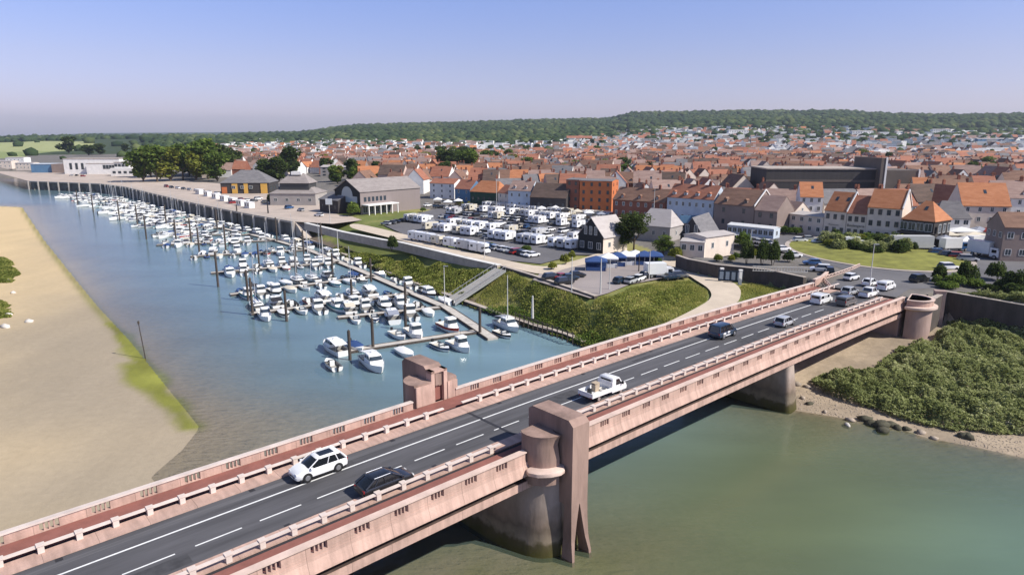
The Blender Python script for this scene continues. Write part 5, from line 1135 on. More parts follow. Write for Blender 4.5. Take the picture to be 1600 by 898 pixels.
# black gabled house, its neighbours and the slate roofed lodge
def gable_front(a, b_, c, z, E, Rf, roof, wf_, ws, label, nw=2, name='house'):
    A_, B_, C_ = (Vector(G(*p, z)) for p in (a, b_, c)); d = B_-A_; W = d.length; dn = d.normalized(); n = Vector((-dn.y, dn.x)); L = max(6.0, (C_-B_).length); r = empty(name, (A_.x, A_.y, z), math.atan2(dn.y, dn.x)); tag(r, label, 'house')
    OCC.append(((A_+dn*W/2+n*L/2).x, (A_+dn*W/2+n*L/2).y, L/2+2))
    MB().add([(0,0,-1),(W,0,-1),(W,0,E),(W/2,0,E+Rf-.05),(0,0,E)], [(0,1,2,3,4)]).build('front_gable', WALL[wf_], r)
    MB().add([(0,0,-1),(W,0,-1),(W,L,-1),(0,L,-1),(0,0,E),(W,0,E),(W,L,E),(0,L,E),(W/2,L,E+Rf-.05)], [(1,2,6,5),(2,3,7,8,6),(3,0,4,7)]).build('wall', WALL[ws], r)
    m = roof_mesh(L, W, E, Rf, 0, .35, .18); m.v = [(W/2-y, L/2+x, z_) for x, y, z_ in m.v]; ro = m.build('roof', ROOF[roof], r)
    for k in range(nw):
        add_win(r, W*(k+.5)/nw, -.03, E*.22, 1.5, 1.9); add_win(r, W*(.3+.4*k/(nw-1 or 1)), -.03, E+.3, 1.0, 2.3)
    for k in range(2): add_win(r, W+.03, L*(k+.5)/2, E*.35, 1.1, 1.4, math.pi/2)
    return r, ro
gable_front((903,391),(942,397),(962,388),6.3,4.6,4.9,'pale grey','black','cream','black fronted gabled house with pale grey roof by camper park',3)
fhouse((996,372),(1046,377),6.6,9,4.4,4.6,'pale grey','grey','grey house with broad pale hipped roof behind the big tree',floors=1,cols=3,gcols=1,hip=2.2)
gable_front((1062,388),(1096,391),(1124,380),8,4.0,4.4,'slate grey','dark','cream','slate roofed lodge with dark gable above the cream low walls',2)
fhouse((1062,396),(1100,399),8,5,3.2,.5,'pale grey','cream','low cream flat roofed annex in front of the slate roofed lodge',floors=1,cols=3,gcols=1,win_w=1.2,name='building',cat='building')
fhouse((1101,398),(1146,391),8,7,4.4,.5,'pale grey','cream','long cream flat roofed wing right of the slate roofed lodge',floors=1,cols=2,gcols=1,name='building',cat='building')
fhouse((1136,366),(1208,374),8.7,4,2.9,.5,'white','pale blue','long low white kiosk row before the taupe brown building',floors=1,cols=9,gcols=1,win_w=1.3,name='kiosk',cat='kiosk')
# far left: museum block and its neighbours
def block(uv, z, rz, boxes, label, name='building', cat='building'):
    x, y = G(*uv, z); r = empty(name, (x, y, z), R(rz)); tag(r, label, cat); OCC.append((x, y+6, 20))
    for nm, bx, m_ in boxes: MB().box(*bx).build(nm, WALL.get(m_, m_) if isinstance(m_, str) else m_, r)
    return r
r = block((145,272),6,2,[('main_block',(-24,24,0,18,-1,13),'white'),('roof_edge',(-24.3,24.3,-.3,18.3,13,13.5),stone_l),('front_wing',(-2,24,-5,-.01,-1,9),'white'),('front_wing_roof',(-2.2,24.2,-5.2,-.02,9,9.4),stone_l)],'big white flat roofed museum block at the far end of the wharf')
for k in range(3): add_win(r, -18+k*5, -.03, 4, 2.2, 5.5, 0, True)
for k in range(4): add_win(r, 13.4+k*2.6, -5.03, 4.6, 2.3, 3.4, 0, True)
r = block((196,275),6,0,[('lower_block',(-12,14,0,10,-1,6.5),'white'),('upper_block',(-9,4,1,9,6.5,11),'white'),('roof',(-9.4,4.4,.6,9.4,11,11.4),stone_l)],'white stepped building like a ship bridge beside the museum block')
for k in range(4): add_win(r, -7.5+k*3, .97, 7.6, 2.4, 2.2, 0, True)
for k in range(5): add_win(r, -9+k*4.6, -.03, 2.0, 2.6, 2.0, 0, True)
block((80,270),6,4,[('hall_block',(-17,2,0,16,-1,7.5),'blue'),('brown_block',(2.01,19,-2,12,-1,8),'taupe'),('hall_roof',(-17.3,2,-.3,16.3,7.5,8.1),'pale blue')],'blue roofed workshop with brown annex left of the museum block')
for (u, v, l, w_, e, wc_, lb) in ((8,262,22,12,7,'cream','cream flat block at the far left edge of the shore'),(30,259,20,12,9,'white','pale block second from the far left edge of the shore'),(44,264,18,10,6,'cream','low cream block just left of the blue roofed workshop')):
    x, y = G(u, v, 6); house((x, y, 6), R(3), l, w_, e, .6, 'pale grey', wc_, lb, floors=2, cols=5, gcols=0, name='building', cat='building')
# ---- the old town: the nearest houses one by one, the rest as one mass
PAL_R = [('orange',9),('terracotta',24),('brown',27),('slate grey',12),('pinkish brown',24),('dark brown',14)]
PAL_W = [('white',34),('cream',28),('brick',14),('grey',7),('taupe',8),('pale pink',9)]
pick = lambda p, g: p[int(g.choice(len(p), p=np.array([q for _, q in p])/sum(q for _, q in p)))][0]
g2 = np.random.default_rng(42); cand = []
occ = np.array(OCC)
def blocked(x, y, r): return bool(((occ[:,0]-x)**2+(occ[:,1]-y)**2 < (occ[:,2]+r)**2).any())
CELL = 46
for i in range(-16, 42):
    for j in range(3, 56):
        cx_, cy_ = i*CELL+g2.uniform(-4,4), j*40+g2.uniform(-3,3)
        th = R(g2.uniform(-22, 14)) + (math.pi/2 if g2.random() < .22 else 0)
        c, s_ = math.cos(th), math.sin(th)
        for row in (-1, 1):
            x = -20.0; base_e = g2.uniform(5.0, 7.2); base_r = pick(PAL_R, g2)
            while x < 20:
                L = g2.uniform(7, 15.5); W = g2.uniform(9, 12); e = base_e+g2.uniform(-.9, 1.3); rt = (base_r if g2.random() < .45 else pick(PAL_R, g2))
                if g2.random() < .94:
                    lx, ly = x+L/2, row*(11+g2.uniform(-1.5, 1.5)); X_, Y_ = cx_+lx*c-ly*s_, cy_+lx*s_+ly*c
                    cand.append((X_, Y_, th+(math.pi if row > 0 else 0)+(math.pi/2 if g2.random() < .15 else 0), L, W, e, W*g2.uniform(.40, .55), rt, pick(PAL_W, g2), g2.random()))
                x += L+(.05 if g2.random() < .7 else g2.uniform(.5, 5))
CX = np.array([c[0] for c in cand]); CY = np.array([c[1] for c in cand]); CZ = height(CX, CY)
dd_ = np.hypot(CX, CY); frontline = np.interp(800+F*CX/CY/cp, [-200,330,520,665,800,960,1120,1240,1400,1500,1700], [900,520,450,345,305,270,262,262,262,235,215])
keepi = []
for k, c in enumerate(cand):
    x, y, z = CX[k], CY[k], CZ[k]; u, v = PX(x, y, z+6)
    if y < 50 or u < 330 or u > 1680 or dd_[k] < frontline[k] or dd_[k] > 2200: continue
    if u < 560 and dd_[k] < 560: continue
    if blocked(x, y, 5): continue
    if PX(x, y, z)[1] < np.interp(u, [330,620,700,900,1000,1150,1700], [221,223,229,220,204,195,191]): continue
    dens = 1.0 if dd_[k] < 800 else np.interp(dd_[k], [700, 1000, 1500, 2200], [.92, .55, .26, .14])*(.75 if u < 620 else 1.0)
    if 740 < u < 900 and 1000 < dd_[k]: dens *= .5
    if c[9] > dens: continue
    keepi.append((dd_[k], k, u))
keepi.sort()
HP = {}
def town_house(k, u, near):
    X_, Y_, th, L, W, e, rf, rt, wc_, q = cand[k]; z = CZ[k]
    kl = (round(L/2)*2, rt, wc_, near, int(q*97) % 3)
    L0 = kl[0]; W0 = 10; e0 = 5.2+1.2*kl[4]; rf0 = 4.7+.3*kl[4]
    def mk_():
        if near: return house((0,0,0), 0, L0, W0, e0, rf0, rt, wc_, floors=2, cols=max(2, int(L0/3)), gcols=0, chim=((L0/2-.7),) if kl[4] else (-L0/2+.7, L0/2-.7), dormers=(2 if kl[4] == 1 else 0), skylights=1 if kl[4] == 2 else 0)
        return house((0,0,0), 0, L0, W0, e0, rf0, rt, wc_, floors=1, cols=2, gcols=0, chim=((L0/2-.7),))
    o = proto(('house', kl), mk_); o.location = (X_, Y_, z); o.rotation_euler = (0, 0, th); tag(o, None, 'house', 'houses of the old town')
    xs_ = [(560,'behind the grey hall'),(680,'left of blue house'),(795,'behind the green restaurant'),(905,'behind the timber building'),(1000,'behind the orange apartments'),(1113,'behind the blue terrace'),(1200,'behind the taupe building'),(1380,'behind the dark hall'),(1480,'behind the corner building'),(1540,'behind the salmon roof'),(5000,'at the right edge')]
    zn = next(t_ for lim, t_ in xs_ if u < lim)
    extra = {0: 'two chimneys', 1: 'dormers' , 2: 'a skylight'}[kl[4]] if near else 'one chimney'
    sz = 'narrow ' if L0 <= 8 else ('long ' if L0 >= 14 else ''); reg(o, f'{sz}{wc_} house, {rt} roof, {extra},', zn, u)
NH = 292
for n_i, (d_, k, u) in enumerate(keepi[:NH]): town_house(k, u, n_i < 150)
rest = keepi[NH:]
mats_ = [ROOF[k] for k, _ in PAL_R]+[WALL[k] for k, _ in PAL_W]+[glass, ROOF['pale grey']]; ri = {k: i for i, (k, _) in enumerate(PAL_R)}; wi = {k: i+6 for i, (k, _) in enumerate(PAL_W)}
Vs, Fs3, m3 = [], [], []; big = MB()
for d_, k, u in rest:
    X_, Y_, th, L, W, e, rf, rt, wc_, q = cand[k]; z = CZ[k]; big.T = Matrix.Translation((X_, Y_, z)) @ Matrix.Rotation(th, 4, 'Z')
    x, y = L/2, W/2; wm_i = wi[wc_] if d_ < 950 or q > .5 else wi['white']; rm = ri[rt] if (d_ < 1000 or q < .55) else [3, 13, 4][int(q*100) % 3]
    if d_ > 1000 and q < .12: big.box(-x*1.6, x*1.6, -y, y, -3, e+3, wm_i); continue
    big.add([(-x,-y,-3),(x,-y,-3),(x,y,-3),(-x,y,-3),(-x,-y,e),(x,-y,e),(x,y,e),(-x,y,e),(-x,0,e+rf),(x,0,e+rf)], [(0,1,5,4),(2,3,7,6),(0,4,8,7,3)], wm_i)
    big.add([(x,-y,-3),(x,y,-3),(x,y,e),(x,-y,e),(x,0,e+rf)], [(0,1,2,4,3)], 6 if int(q*1000) % 5 < 2 else wm_i)
    big.add([(-x-.1,-y-.3,e-.2),(x+.1,-y-.3,e-.2),(x+.1,0,e+rf+.12),(-x-.1,0,e+rf+.12),(-x-.1,y+.3,e-.2),(x+.1,y+.3,e-.2)], [(0,1,2,3),(3,2,5,4)], rm)
    if d_ < 800:
        big.box(x-1, x-.2, -.3, .3, e+rf-.6, e+rf+1.3, 8)
        for cc in (-.25, .25): big.box(L*cc-.45, L*cc+.45, -y-.04, -y+.02, e*.55, e*.55+1.3, 12)
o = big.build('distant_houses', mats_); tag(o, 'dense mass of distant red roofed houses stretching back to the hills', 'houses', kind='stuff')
def dist_spot(u, v, lo=200):
    ds = np.arange(lo, 3400, 15.0); xs_ = (u-800)/F*ds*cp; zs_ = height(xs_, ds); dz = zs_-CAMZ; vv_ = 449-F*(ds*sp+dz*cp)/(ds*cp-dz*sp); k = int(np.argmin(np.abs(vv_-v))); return float(xs_[k]), float(ds[k]), float(zs_[k])
# larger pale buildings far back
for (u, v, l, h, wc_, lb) in ((1152,214,46,15,'white','distant white slab block with a blue grey wing on the hillside'),(1345,216,44,15,'white','distant white apartment block left of centre on the hillside'),(1468,212,40,14,'white','distant long white block near the wooded hill on the right'),
        (1562,226,95,10,'blue','distant long blue warehouse at the right edge'),(1015,208,70,9,'white','distant low white school building before the wooded ridge'),(1495,190,50,6,'pale blue','distant pale roofed shed on the hilltop skyline'),(905,222,60,9,'brick','distant long brick building with red roof before the woods'),(552,275,48,7,'grey','long grey flat shed behind the grey hall'),(770,190,22,6,'white','small distant white barn at the edge of the woods')):
    x, y, z = dist_spot(u, v, 500)
    house((x, y, z), R(U(-6,6)), l, 16, h, 1.2 if wc_ != 'brick' else 5, 'pale grey' if wc_ != 'brick' else 'terracotta', wc_, lb, floors=3, cols=8, gcols=0, win_w=2.2, dark=True, name='building', cat='building')
# ------------------------------------------------------------ trees and plants
FG = foliage_mat('leaves_green', (.05,.085,.02), (.14,.205,.045), (.27,.32,.075))
FD = foliage_mat('leaves_dark', (.03,.048,.018), (.08,.115,.034), (.15,.185,.055))
FY = foliage_mat('leaves_yellow_green', (.09,.12,.025), (.24,.26,.05), (.40,.38,.08))
FS = foliage_mat('leaves_scrub', (.14,.17,.055), (.34,.37,.15), (.58,.58,.32))
FB = foliage_mat('leaves_bank', (.07,.10,.022), (.25,.28,.065), (.47,.43,.15))
def crown_pts(h, r, n, base, g, lob=9, flat=1.0):
    C_ = []
    cz = base+(h-base)*.52; ch = (h-base)*.5
    for k in range(lob):
        a = g.uniform(0, 6.28); q = g.uniform(.0, .68); zz = g.uniform(-.62, .66); kk = math.sqrt(max(.15, 1-zz*zz*.9))
        cr_ = r*g.uniform(.30, .52); c = np.array([r*q*kk*math.cos(a), r*q*kk*math.sin(a), cz+ch*zz])
        m = n//lob; d = g.normal(size=(m, 3)); d /= np.linalg.norm(d, axis=1)[:,None]; rad = cr_*(g.uniform(.35, 1.0, m)**.5)*(1+.15*np.sin(d[:,0]*9+d[:,2]*7))
        C_.append(c+d*rad[:,None]*np.array([1, 1, .8*flat]))
    return np.concatenate(C_)
def tree_obj(h, r, n, leaf, fm, base=None, seed=1, lob=10, tr=None, name='tree', flat=1.0):
    g = np.random.default_rng(seed); root = empty(name); b_ = h*.28 if base is None else base
    V, F_ = leaf_quads(crown_pts(h, r, n, b_, g, lob, flat), leaf, .2, g); npmesh('crown', V, F_, fm, parent=root)
    t_ = MB(); R0 = tr or max(.12, h*.022); t_.tube((0,0,-1), (0.1,0,b_+h*.12), R0, R0*.65, 8)
    for k in range(5):
        a = g.uniform(0, 6.28); t_.tube((0.05,0,b_*g.uniform(.6, 1.05)), (r*.6*math.cos(a), r*.6*math.sin(a), b_+(h-b_)*g.uniform(.3, .7)), R0*.5, R0*.15, 5)
    t_.build('trunk', trunkm, root); return root
def bush_obj(h, r, n, leaf, fm, seed=1, name='shrub', lob=7):
    g = np.random.default_rng(seed); root = empty(name)
    C_ = []
    for k in range(lob):
        a = g.uniform(0, 6.28); q = g.uniform(0, .55)*r; hh = h*g.uniform(.30, .55); m = n//lob; d = g.normal(size=(m, 3)); d /= np.linalg.norm(d, axis=1)[:,None]; d[:,2] = np.abs(d[:,2])*1.1-.1
        C_.append(np.array([q*math.cos(a), q*math.sin(a), h*.22])+d*np.array([r*.52, r*.52, hh])*g.uniform(.6, 1.0, (m,1)))
    C_ = np.concatenate(C_); C_[:,2] = np.clip(C_[:,2]*h/max(C_[:,2].max(), .1), .05, h); V, F_ = leaf_quads(C_, leaf, .2, g); npmesh('foliage', V, F_, fm, parent=root)
    s_ = MB()
    for k in range(5): a = g.uniform(0, 6.28); s_.tube((0,0,-.3), (r*.4*math.cos(a), r*.4*math.sin(a), h*.6), .05, .02, 4)
    s_.build('stems', trunkm, root); return root
TV = {}
def put_tree(x, y, z, h, r, kind, label=None, cat='tree', group='trees among the houses', zone=None, seed=None, low=True):
    sd = seed if seed is not None else random.randint(0, 3); near = math.hypot(x, y) < 330
    fm = {'green': FG, 'dark': FD, 'yellow': FY}[kind]; key = ('tree', kind, sd, near, low)
    o = proto(key, lambda: tree_obj(10, 4.2, 5200 if near else 2600, .34 if near else .70, fm, base=.4 if low else None, seed=sd*7+5, lob=15)); o.location = (x, y, z); o.scale = (r/4.2, r/4.2, h/10); o.rotation_euler = (0, 0, U(0, 6.28))
    if label: tag(o, label, cat)
    else: tag(o, None, cat, group); reg(o, {'green': 'mid green', 'dark': 'dark green', 'yellow': 'yellow green'}[kind]+' bushy tree', zone, PX(x, y, z)[0])
    return o
def put_bush(u, v, z, h, r, kind='green', label=None, zone='', group='shrubs'):
    sd = random.randint(0, 2); fm = {'green': FG, 'dark': FD, 'yellow': FY, 'scrub': FS}[kind]
    o = proto(('bush', kind, sd), lambda: bush_obj(2, 1.6, 2600, .20, fm, seed=sd*5+3)); x, y = G(u, v, z); o.location = (x, y, z); o.scale = (r/1.6, r/1.6, h/2); o.rotation_euler.z = U(0, 6.28)
    if label: tag(o, label, 'shrub')
    else: tag(o, None, 'shrub', group); reg(o, {'green': 'green', 'dark': 'dark green', 'yellow': 'yellow green', 'scrub': 'grey green'}[kind]+' rounded shrub', zone, u)
    return o
for i, (u, v, h, r, kd) in enumerate(((224,284,25,12,'green'),(246,284,27,13,'green'),(267,283,25,12,'yellow'),(286,282,28,13,'green'),(306,282,25,12,'yellow'),(326,281,29,14,'green'),(346,278,27,13,'dark'),(363,276,22,11,'dark'),(236,277,25,13,'dark'),(296,276,27,13,'dark'),(258,276,26,13,'green'),(318,275,29,13,'dark'),(340,284,22,10,'green'))):
    x, y = G(u, v, 6.2); put_tree(x, y, 6.2, h, r, kd, zone='in the tall row behind the wharf', group='tall trees behind the wharf', low=i not in (1, 3, 5))
for (u, v, h, r, kd, lb) in ((104,240,30,16,'dark','big dark rounded tree standing alone before the pale field'),(135,243,18,13,'dark','dark low tree between the lone big tree and the museum'),(153,242,18,12,'dark','dark tree above the roof of the white museum block'),
        (430,285,17,9,'dark','dark tree between the wharf trees and the pavilions'),(410,284,14,9,'dark','lower dark tree behind the yellow walled pavilion'),(450,276,22,10,'dark','taller dark tree behind the two tier pavilion'),(193,238,15,10,'dark','small dark tree far behind the museum roof')):
    x, y, z = dist_spot(u, v); put_tree(x, y, z, h, r, kd, lb)
x, y = G(990,391,6.5); put_tree(x, y, 6.5, 10.5, 5.6, 'dark', 'big dark tree beside the black fronted gabled house', seed=1, low=False)
x, y = G(972,390,6.5); put_tree(x, y, 6.5, 8.0, 3.6, 'dark', 'smaller dark tree touching the right wall of the black fronted house', seed=2)
x, y = G(1036,397,6.8); put_tree(x, y, 6.8, 5.2, 3.4, 'green', 'low round green tree right of the big dark tree', seed=0)
put_bush(550,336,6.3,5.6,4.3,'green','round green bush in front of the arched window hall'); put_bush(612,390,5.5,4.2,2.4,'dark','dark upright bush on the bank below the white topped wall')
put_bush(1057,404,6.8,3.2,2.4,'yellow','yellow green bush at the top of the curved path'); put_bush(425,318,6.2,5.6,2.6,'dark','dark bush at the corner of the yellow walled pavilion')
for u, v, h, r, kd in ((862,420,1.8,1.5,'yellow'),(884,412,2.6,1.6,'yellow'),(893,404,2.2,1.6,'yellow'),(822,392,1.6,1.8,'green'),(793,392,1.4,2.0,'green'),(766,384,1.0,1.5,'green'),(1000,408,1.4,1.6,'green'),(1025,410,1.4,1.8,'green'),(965,400,1.2,1.6,'green'),(718,322,3.0,2.0,'yellow'),(733,325,3.2,1.5,'yellow'),(660,330,1.6,2,'green')):
    put_bush(u, v, 6.4, h, r, kd, zone='along the promenade and camper park', group='shrubs along the promenade')
for u, v, h, r, kd in ((1160,386,4.2,2.4,'green'),(1176,402,2.2,1.5,'yellow'),(1120,408,1.8,1.6,'yellow'),(1166,412,5.6,1.7,'dark'),(1190,414,6.2,2.2,'dark'),(1207,414,6.0,2.1,'dark'),(1232,409,2.8,1.9,'dark'),(1225,366,2.6,2.5,'green'),(1244,366,2.2,2.0,'green'),(1142,408,1.6,1.3,'yellow'),(1150,404,1.5,1.2,'green')):
    put_bush(u, v, 8.8, h, r, kd, zone='above the dark curved retaining wall', group='shrubs above the retaining wall')
for u, v, h, r, kd in ((1470,440,3.6,2.2,'dark'),(1490,446,2.6,2.4,'green'),(1508,444,4.8,2.8,'dark'),(1528,449,1.8,2.4,'green'),(1559,438,4.0,2.6,'dark'),(1562,452,2.0,2.4,'dark'),(1594,458,4.6,3.2,'dark'),(1480,450,1.4,2.2,'green'),(1545,455,1.5,2.2,'dark'),(1580,462,2.4,3.2,'dark'),(1462,444,2.0,1.6,'green')):
    put_bush(u, v, 8.8, h, r, kd, zone='above the dark wall right of bridge', group='clipped shrubs above the right wall')
for k in range(30):
    a = k*2.4; q = .08+.50*math.sqrt((k+.5)/30); x = RC[0]+RRX*q*math.cos(a)+1.5; y = RC[1]+RRY*(q*math.sin(a)*.8+.22); u, v = PX(x, y, 9.4)
    o = put_bush(u, v, 9.3, U(1.8, 3.8), U(2.0, 3.4), random.choice(('green','dark','scrub','yellow','scrub')), zone='on the roundabout island', group='shrubs on the roundabout'); o.location = (x, y, 9.3)
for i, (u0, u1, v) in enumerate(((1355,1400,377),(1428,1446,382))):
    for k in range(4 if i == 0 else 2):
        put_bush(u0+(u1-u0)*k/3, v, 8.9, 2.2, 2.2, 'dark' if k % 2 else 'green', zone='in the hedge behind the roundabout', group='hedge shrubs behind the roundabout')
for u, v, h, r in () and ((2,410,2.8,3.2),(10,425,2.4,2.6),(-6,436,2.6,3),(8,480,2.0,2.4),(-4,492,2.2,3),(0,462,1.8,2.2)): put_bush(u, v, 1.2, h, r, 'green', zone='on the sand at the left edge', group='shrubs on the sandbank')
# trees among and behind the houses
g3 = np.random.default_rng(5); zs = [(520,'left of the grey hall roof'),(680,'behind the grey hall'),(880,'beyond the camper park roofs'),(1113,'deep in the old town centre'),(1380,'beyond the long dark hall'),(5000,'in the right hand districts')]
tr_list = []
for (u, v, sp_, n, h) in ((560,286,80,16,10),(640,246,40,7,14),(710,276,26,6,20),(715,250,34,7,18),(770,258,36,8,15),(800,240,60,8,14),(610,238,60,8,12),(900,232,90,8,12),(1040,224,90,8,12),(1120,262,60,4,10),(1200,226,80,9,13),(1300,224,80,8,13),(1420,222,80,12,14),(1500,232,70,6,12),(1570,246,50,4,11),(480,254,70,7,11),(400,246,60,6,11),(1180,290,50,3,8)):
    for k in range(n): tr_list.append((u+g3.uniform(-1,1)*sp_, v+g3.uniform(-1,1)*(4 if v < 260 else 3), h*g3.uniform(.7,1.2)))
for k in range(120): tr_list.append((g3.uniform(380, 1600), g3.uniform(214, 300), g3.uniform(9, 15)))
for u, v, h in tr_list:
    x, y, z = dist_spot(u, v); put_tree(x, y, z, h, h*.48, ('green','dark','dark','green','yellow')[int(g3.integers(0, 5)) if v > 240 else int(g3.integers(0, 4))], zone=next(t_ for l_, t_ in zs if u < l_))
# woods on the hills: thousands of crowns that read as one mass
def ico():
    bm_ = __import__('bmesh').new(); __import__('bmesh').ops.create_icosphere(bm_, subdivisions=1, radius=1); v_ = np.array([tuple(q.co) for q in bm_.verts]); f_ = np.array([[q.index for q in p.verts] for p in bm_.faces]); bm_.free(); return v_, f_
iv, if_ = ico(); NWD = 19000
rad = np.sqrt(g3.uniform(950**2, 3750**2, NWD)); azz = g3.uniform(R(-38), R(41), NWD); wx, wy = rad*np.sin(azz), rad*np.cos(azz); uu2 = 800+F*wx/wy/cp
clump = vnoise(wx*.012, wy*.012, 31); dens = np.interp(rad, [950,1300,1700,2300], [.06,.20,.62,1.0])*np.where(clump > -.15, 1, .35); dens = np.where(uu2 < 640, np.interp(rad, [950,1150,1500], [.10,.45,1.0])*np.where(clump > -.3, 1, .4), dens)
vb_ = 449-F*(wy*sp+(height(wx, wy)-CAMZ)*cp)/(wy*cp-(height(wx, wy)-CAMZ)*sp); vm_ = np.interp(uu2, [330,620,700,900,1000,1150,1700], [224,226,233,225,209,200,196])
dens = np.where((uu2 > 225) & (vb_ < vm_), np.maximum(dens, .9), dens*np.where(uu2 < 225, 1, np.where(uu2 > 950, .85, .5)))
dens = np.where((uu2 < 225) & (rad < 2500), .012, dens); dens = np.where((uu2 < 520) & (rad > 3000), dens*.5, dens); kp = g3.random(NWD) < dens; wx, wy, rad = wx[kp], wy[kp], rad[kp]; wzz = height(wx, wy); n = len(wx)
sc_ = g3.uniform(7, 15, n)*np.interp(rad, [900, 2500], [.6, 1.15]); vv = iv[None]*(1+g3.uniform(-.28, .28, (n, len(iv), 1)))*sc_[:,None,None]*np.array([1, 1, .72])
vv += np.stack([wx, wy, wzz+sc_*.35], 1)[:,None]; ff2 = if_[None]+np.arange(n)[:,None,None]*len(iv)
wmat = foliage_mat('woodland', (.022,.040,.020), (.05,.075,.03), (.12,.14,.055), 0); wnz = wmat.node_tree.nodes['Noise Texture']; wnz.inputs['Scale'].default_value = .006
o = npmesh('woodland', vv.reshape(-1,3), ff2.reshape(-1,3), wmat); tag(o, 'dark green woods covering the hills behind the town', 'woods', kind='stuff')
# scrub on the right bank
SC = [G(1268,592,1.5), G(1290,612,1), G(1340,628,1), G(1400,640,1.5), G(1455,655,1.5), G(1500,662,1.5), G(1560,668,1.5), G(1620,672,1.5), G(1900,720,1.5), G(2100,690,2), G(2000,560,3), G(1600,512,3), G(1480,503,3), SN(128.5,-34.5), SN(126,-37.5), SN(108,-37.3), G(1285,570,2)]
def fill(poly, dens_, g, fall=4, hmax=2.6, seed=2, ny=.3):
    A_ = np.array(poly); lo, hi = A_.min(0), A_.max(0); n_ = int((hi-lo).prod()*dens_); P_ = g.uniform(lo, hi, (n_, 2)); sd1, _ = sdist(P_, poly); k = sd1 > 0; P_, sd1 = P_[k], sd1[k]
    nz = vnoise(P_[:,0]*ny, P_[:,1]*ny, seed); nf = vnoise(P_[:,0]*ny*3.3, P_[:,1]*ny*3.3, seed+1); edge_ = sd1+nz*1.2; k = edge_ > .2; P_, sd1, nz, nf, edge_ = P_[k], sd1[k], nz[k], nf[k], edge_[k]
    H_ = hmax*np.clip(.62+.28*nz+.22*nf, .12, 1.3)*np.clip(edge_/fall, .25, 1)**.7; return P_, H_
P_, H_ = fill(SC, 105, g3, 2.5, 2.3, ny=.5); gz = height(P_[:,0], P_[:,1]); fr2 = 1-g3.random(len(P_))**2.2*.75; C_ = np.stack([P_[:,0], P_[:,1], gz+H_*fr2], 1)
V, F_ = leaf_quads(C_, .27, .3, g3); o = npmesh('scrub', V, F_, FS); tag(o, 'dense low green scrub covering the right bank below the wall', 'scrub', kind='stuff')
for DS in ([G(-60,398,1), G(4,398,1), G(18,405,1), G(32,424,1), G(20,438,1), G(-60,440,1)], [G(-60,462,1), G(8,466,1), G(24,478,1), G(16,492,1), G(-60,500,1)]):
    P_, H_ = fill(DS, 60, g3, 2.5, .8, ny=.8); gz = height(P_[:,0], P_[:,1]); C_ = np.stack([P_[:,0], P_[:,1], gz+H_*(1-g3.random(len(P_))**2*.8)], 1); V, F_ = leaf_quads(C_, .3, .3, g3)
    o = npmesh('dune_scrub', V, F_, FB); tag(o, 'low green scrub on the sand at the left edge, '+('farther' if DS[0][1] > 130 else 'nearer')+' patch', 'scrub', kind='stuff')
# the bank between quay wall and basin
BKp = [G(478,372,1.2), G(560,409,1.2), G(640,441,1.2), G(700,463,1.2), G(722,468,1.3), G(776,425,5), G(735,411,6), G(690,400,6), G(625,385,6), G(560,370,6), G(480,356,6)]
P_, H_ = fill(BKp, 42, g3, 2.5, 2.0, 8, .35); gz = height(P_[:,0], P_[:,1]); C_ = np.stack([P_[:,0], P_[:,1], gz+H_*(1-g3.random(len(P_))**2*.8)], 1); V, F_ = leaf_quads(C_, .32, .3, g3)
o = npmesh('bank_bushes', V, F_, FB); tag(o, 'low bushes and weeds covering the bank below the white topped wall', 'bushes', kind='stuff')
B2 = [G(745,480,1), G(830,508,1), G(880,523,1.2), G(915,535,1.5), SN(62,-58.2), SN(75,-58.2), G(1010,512,5), G(960,505,5), G(900,490,4), G(850,476,4), G(800,462,4), G(765,466,2.5)]
P_, H_ = fill(B2, 40, g3, 2, 1.3, 12, .5); gz = height(P_[:,0], P_[:,1]); C_ = np.stack([P_[:,0], P_[:,1], gz+H_*(1-g3.random(len(P_))**2*.8)], 1); V, F_ = leaf_quads(C_, .28, .3, g3)
o = npmesh('waterside_weeds', V, F_, FG); tag(o, 'weeds and low bushes along the water between gangway and bridge', 'bushes', kind='stuff')
GRP = [G(722,468,2), G(785,424,5), G(830,438,6), G(890,458,6), G(930,472,6), G(955,462,6.3), G(985,448,6.3), G(1030,439,6.3), G(1078,436,6.3), G(1108,452,6.4), G(1106,468,6.4), G(1070,490,6.4), G(1005,520,6.2), SN(62,-58.2), G(900,520,2), G(830,500,2), G(760,478,2)]
GR2 = [G(1158,462,6.4), G(1150,447,6.4), G(1175,436,7), G(1232,446,7), SN(124,-58), SN(104,-58)]
tuft = foliage_mat('grass_blades', (.17,.20,.05), (.38,.38,.10), (.60,.53,.22), .45)
GRP = GRP[:4]+[G(922,470,6), G(945,462,6.2)]+GRP[5:14]+[SN(50,-58.2), G(905,533,1.5), G(880,520,1.6), G(830,499,1.5), G(760,476,1.5)]
B3 = [G(790,430,5.5), G(850,448,5.5), G(930,474,5.8), G(960,462,6.3), G(1000,452,6.3), G(1060,445,6.4), G(1095,458,6.4), G(1060,488,6.3), G(960,520,4), G(880,505,3), G(800,470,3)]
P_, H_ = fill(B3, 16, g3, 2, .9, 19, .7); gz = height(P_[:,0], P_[:,1]); k_ = H_ > .42; P_, H_, gz = P_[k_], H_[k_], gz[k_]; C_ = np.stack([P_[:,0], P_[:,1], gz+H_*(1-g3.random(len(P_))**2*.9)], 1); V, F_ = leaf_quads(C_, .3, .3, g3)
o = npmesh('mound_weeds', V, F_, FB); tag(o, 'patchy yellow green weeds on the mound below the small car park', 'weeds', kind='stuff')
Vs, Fs_ = [], []; no = 0
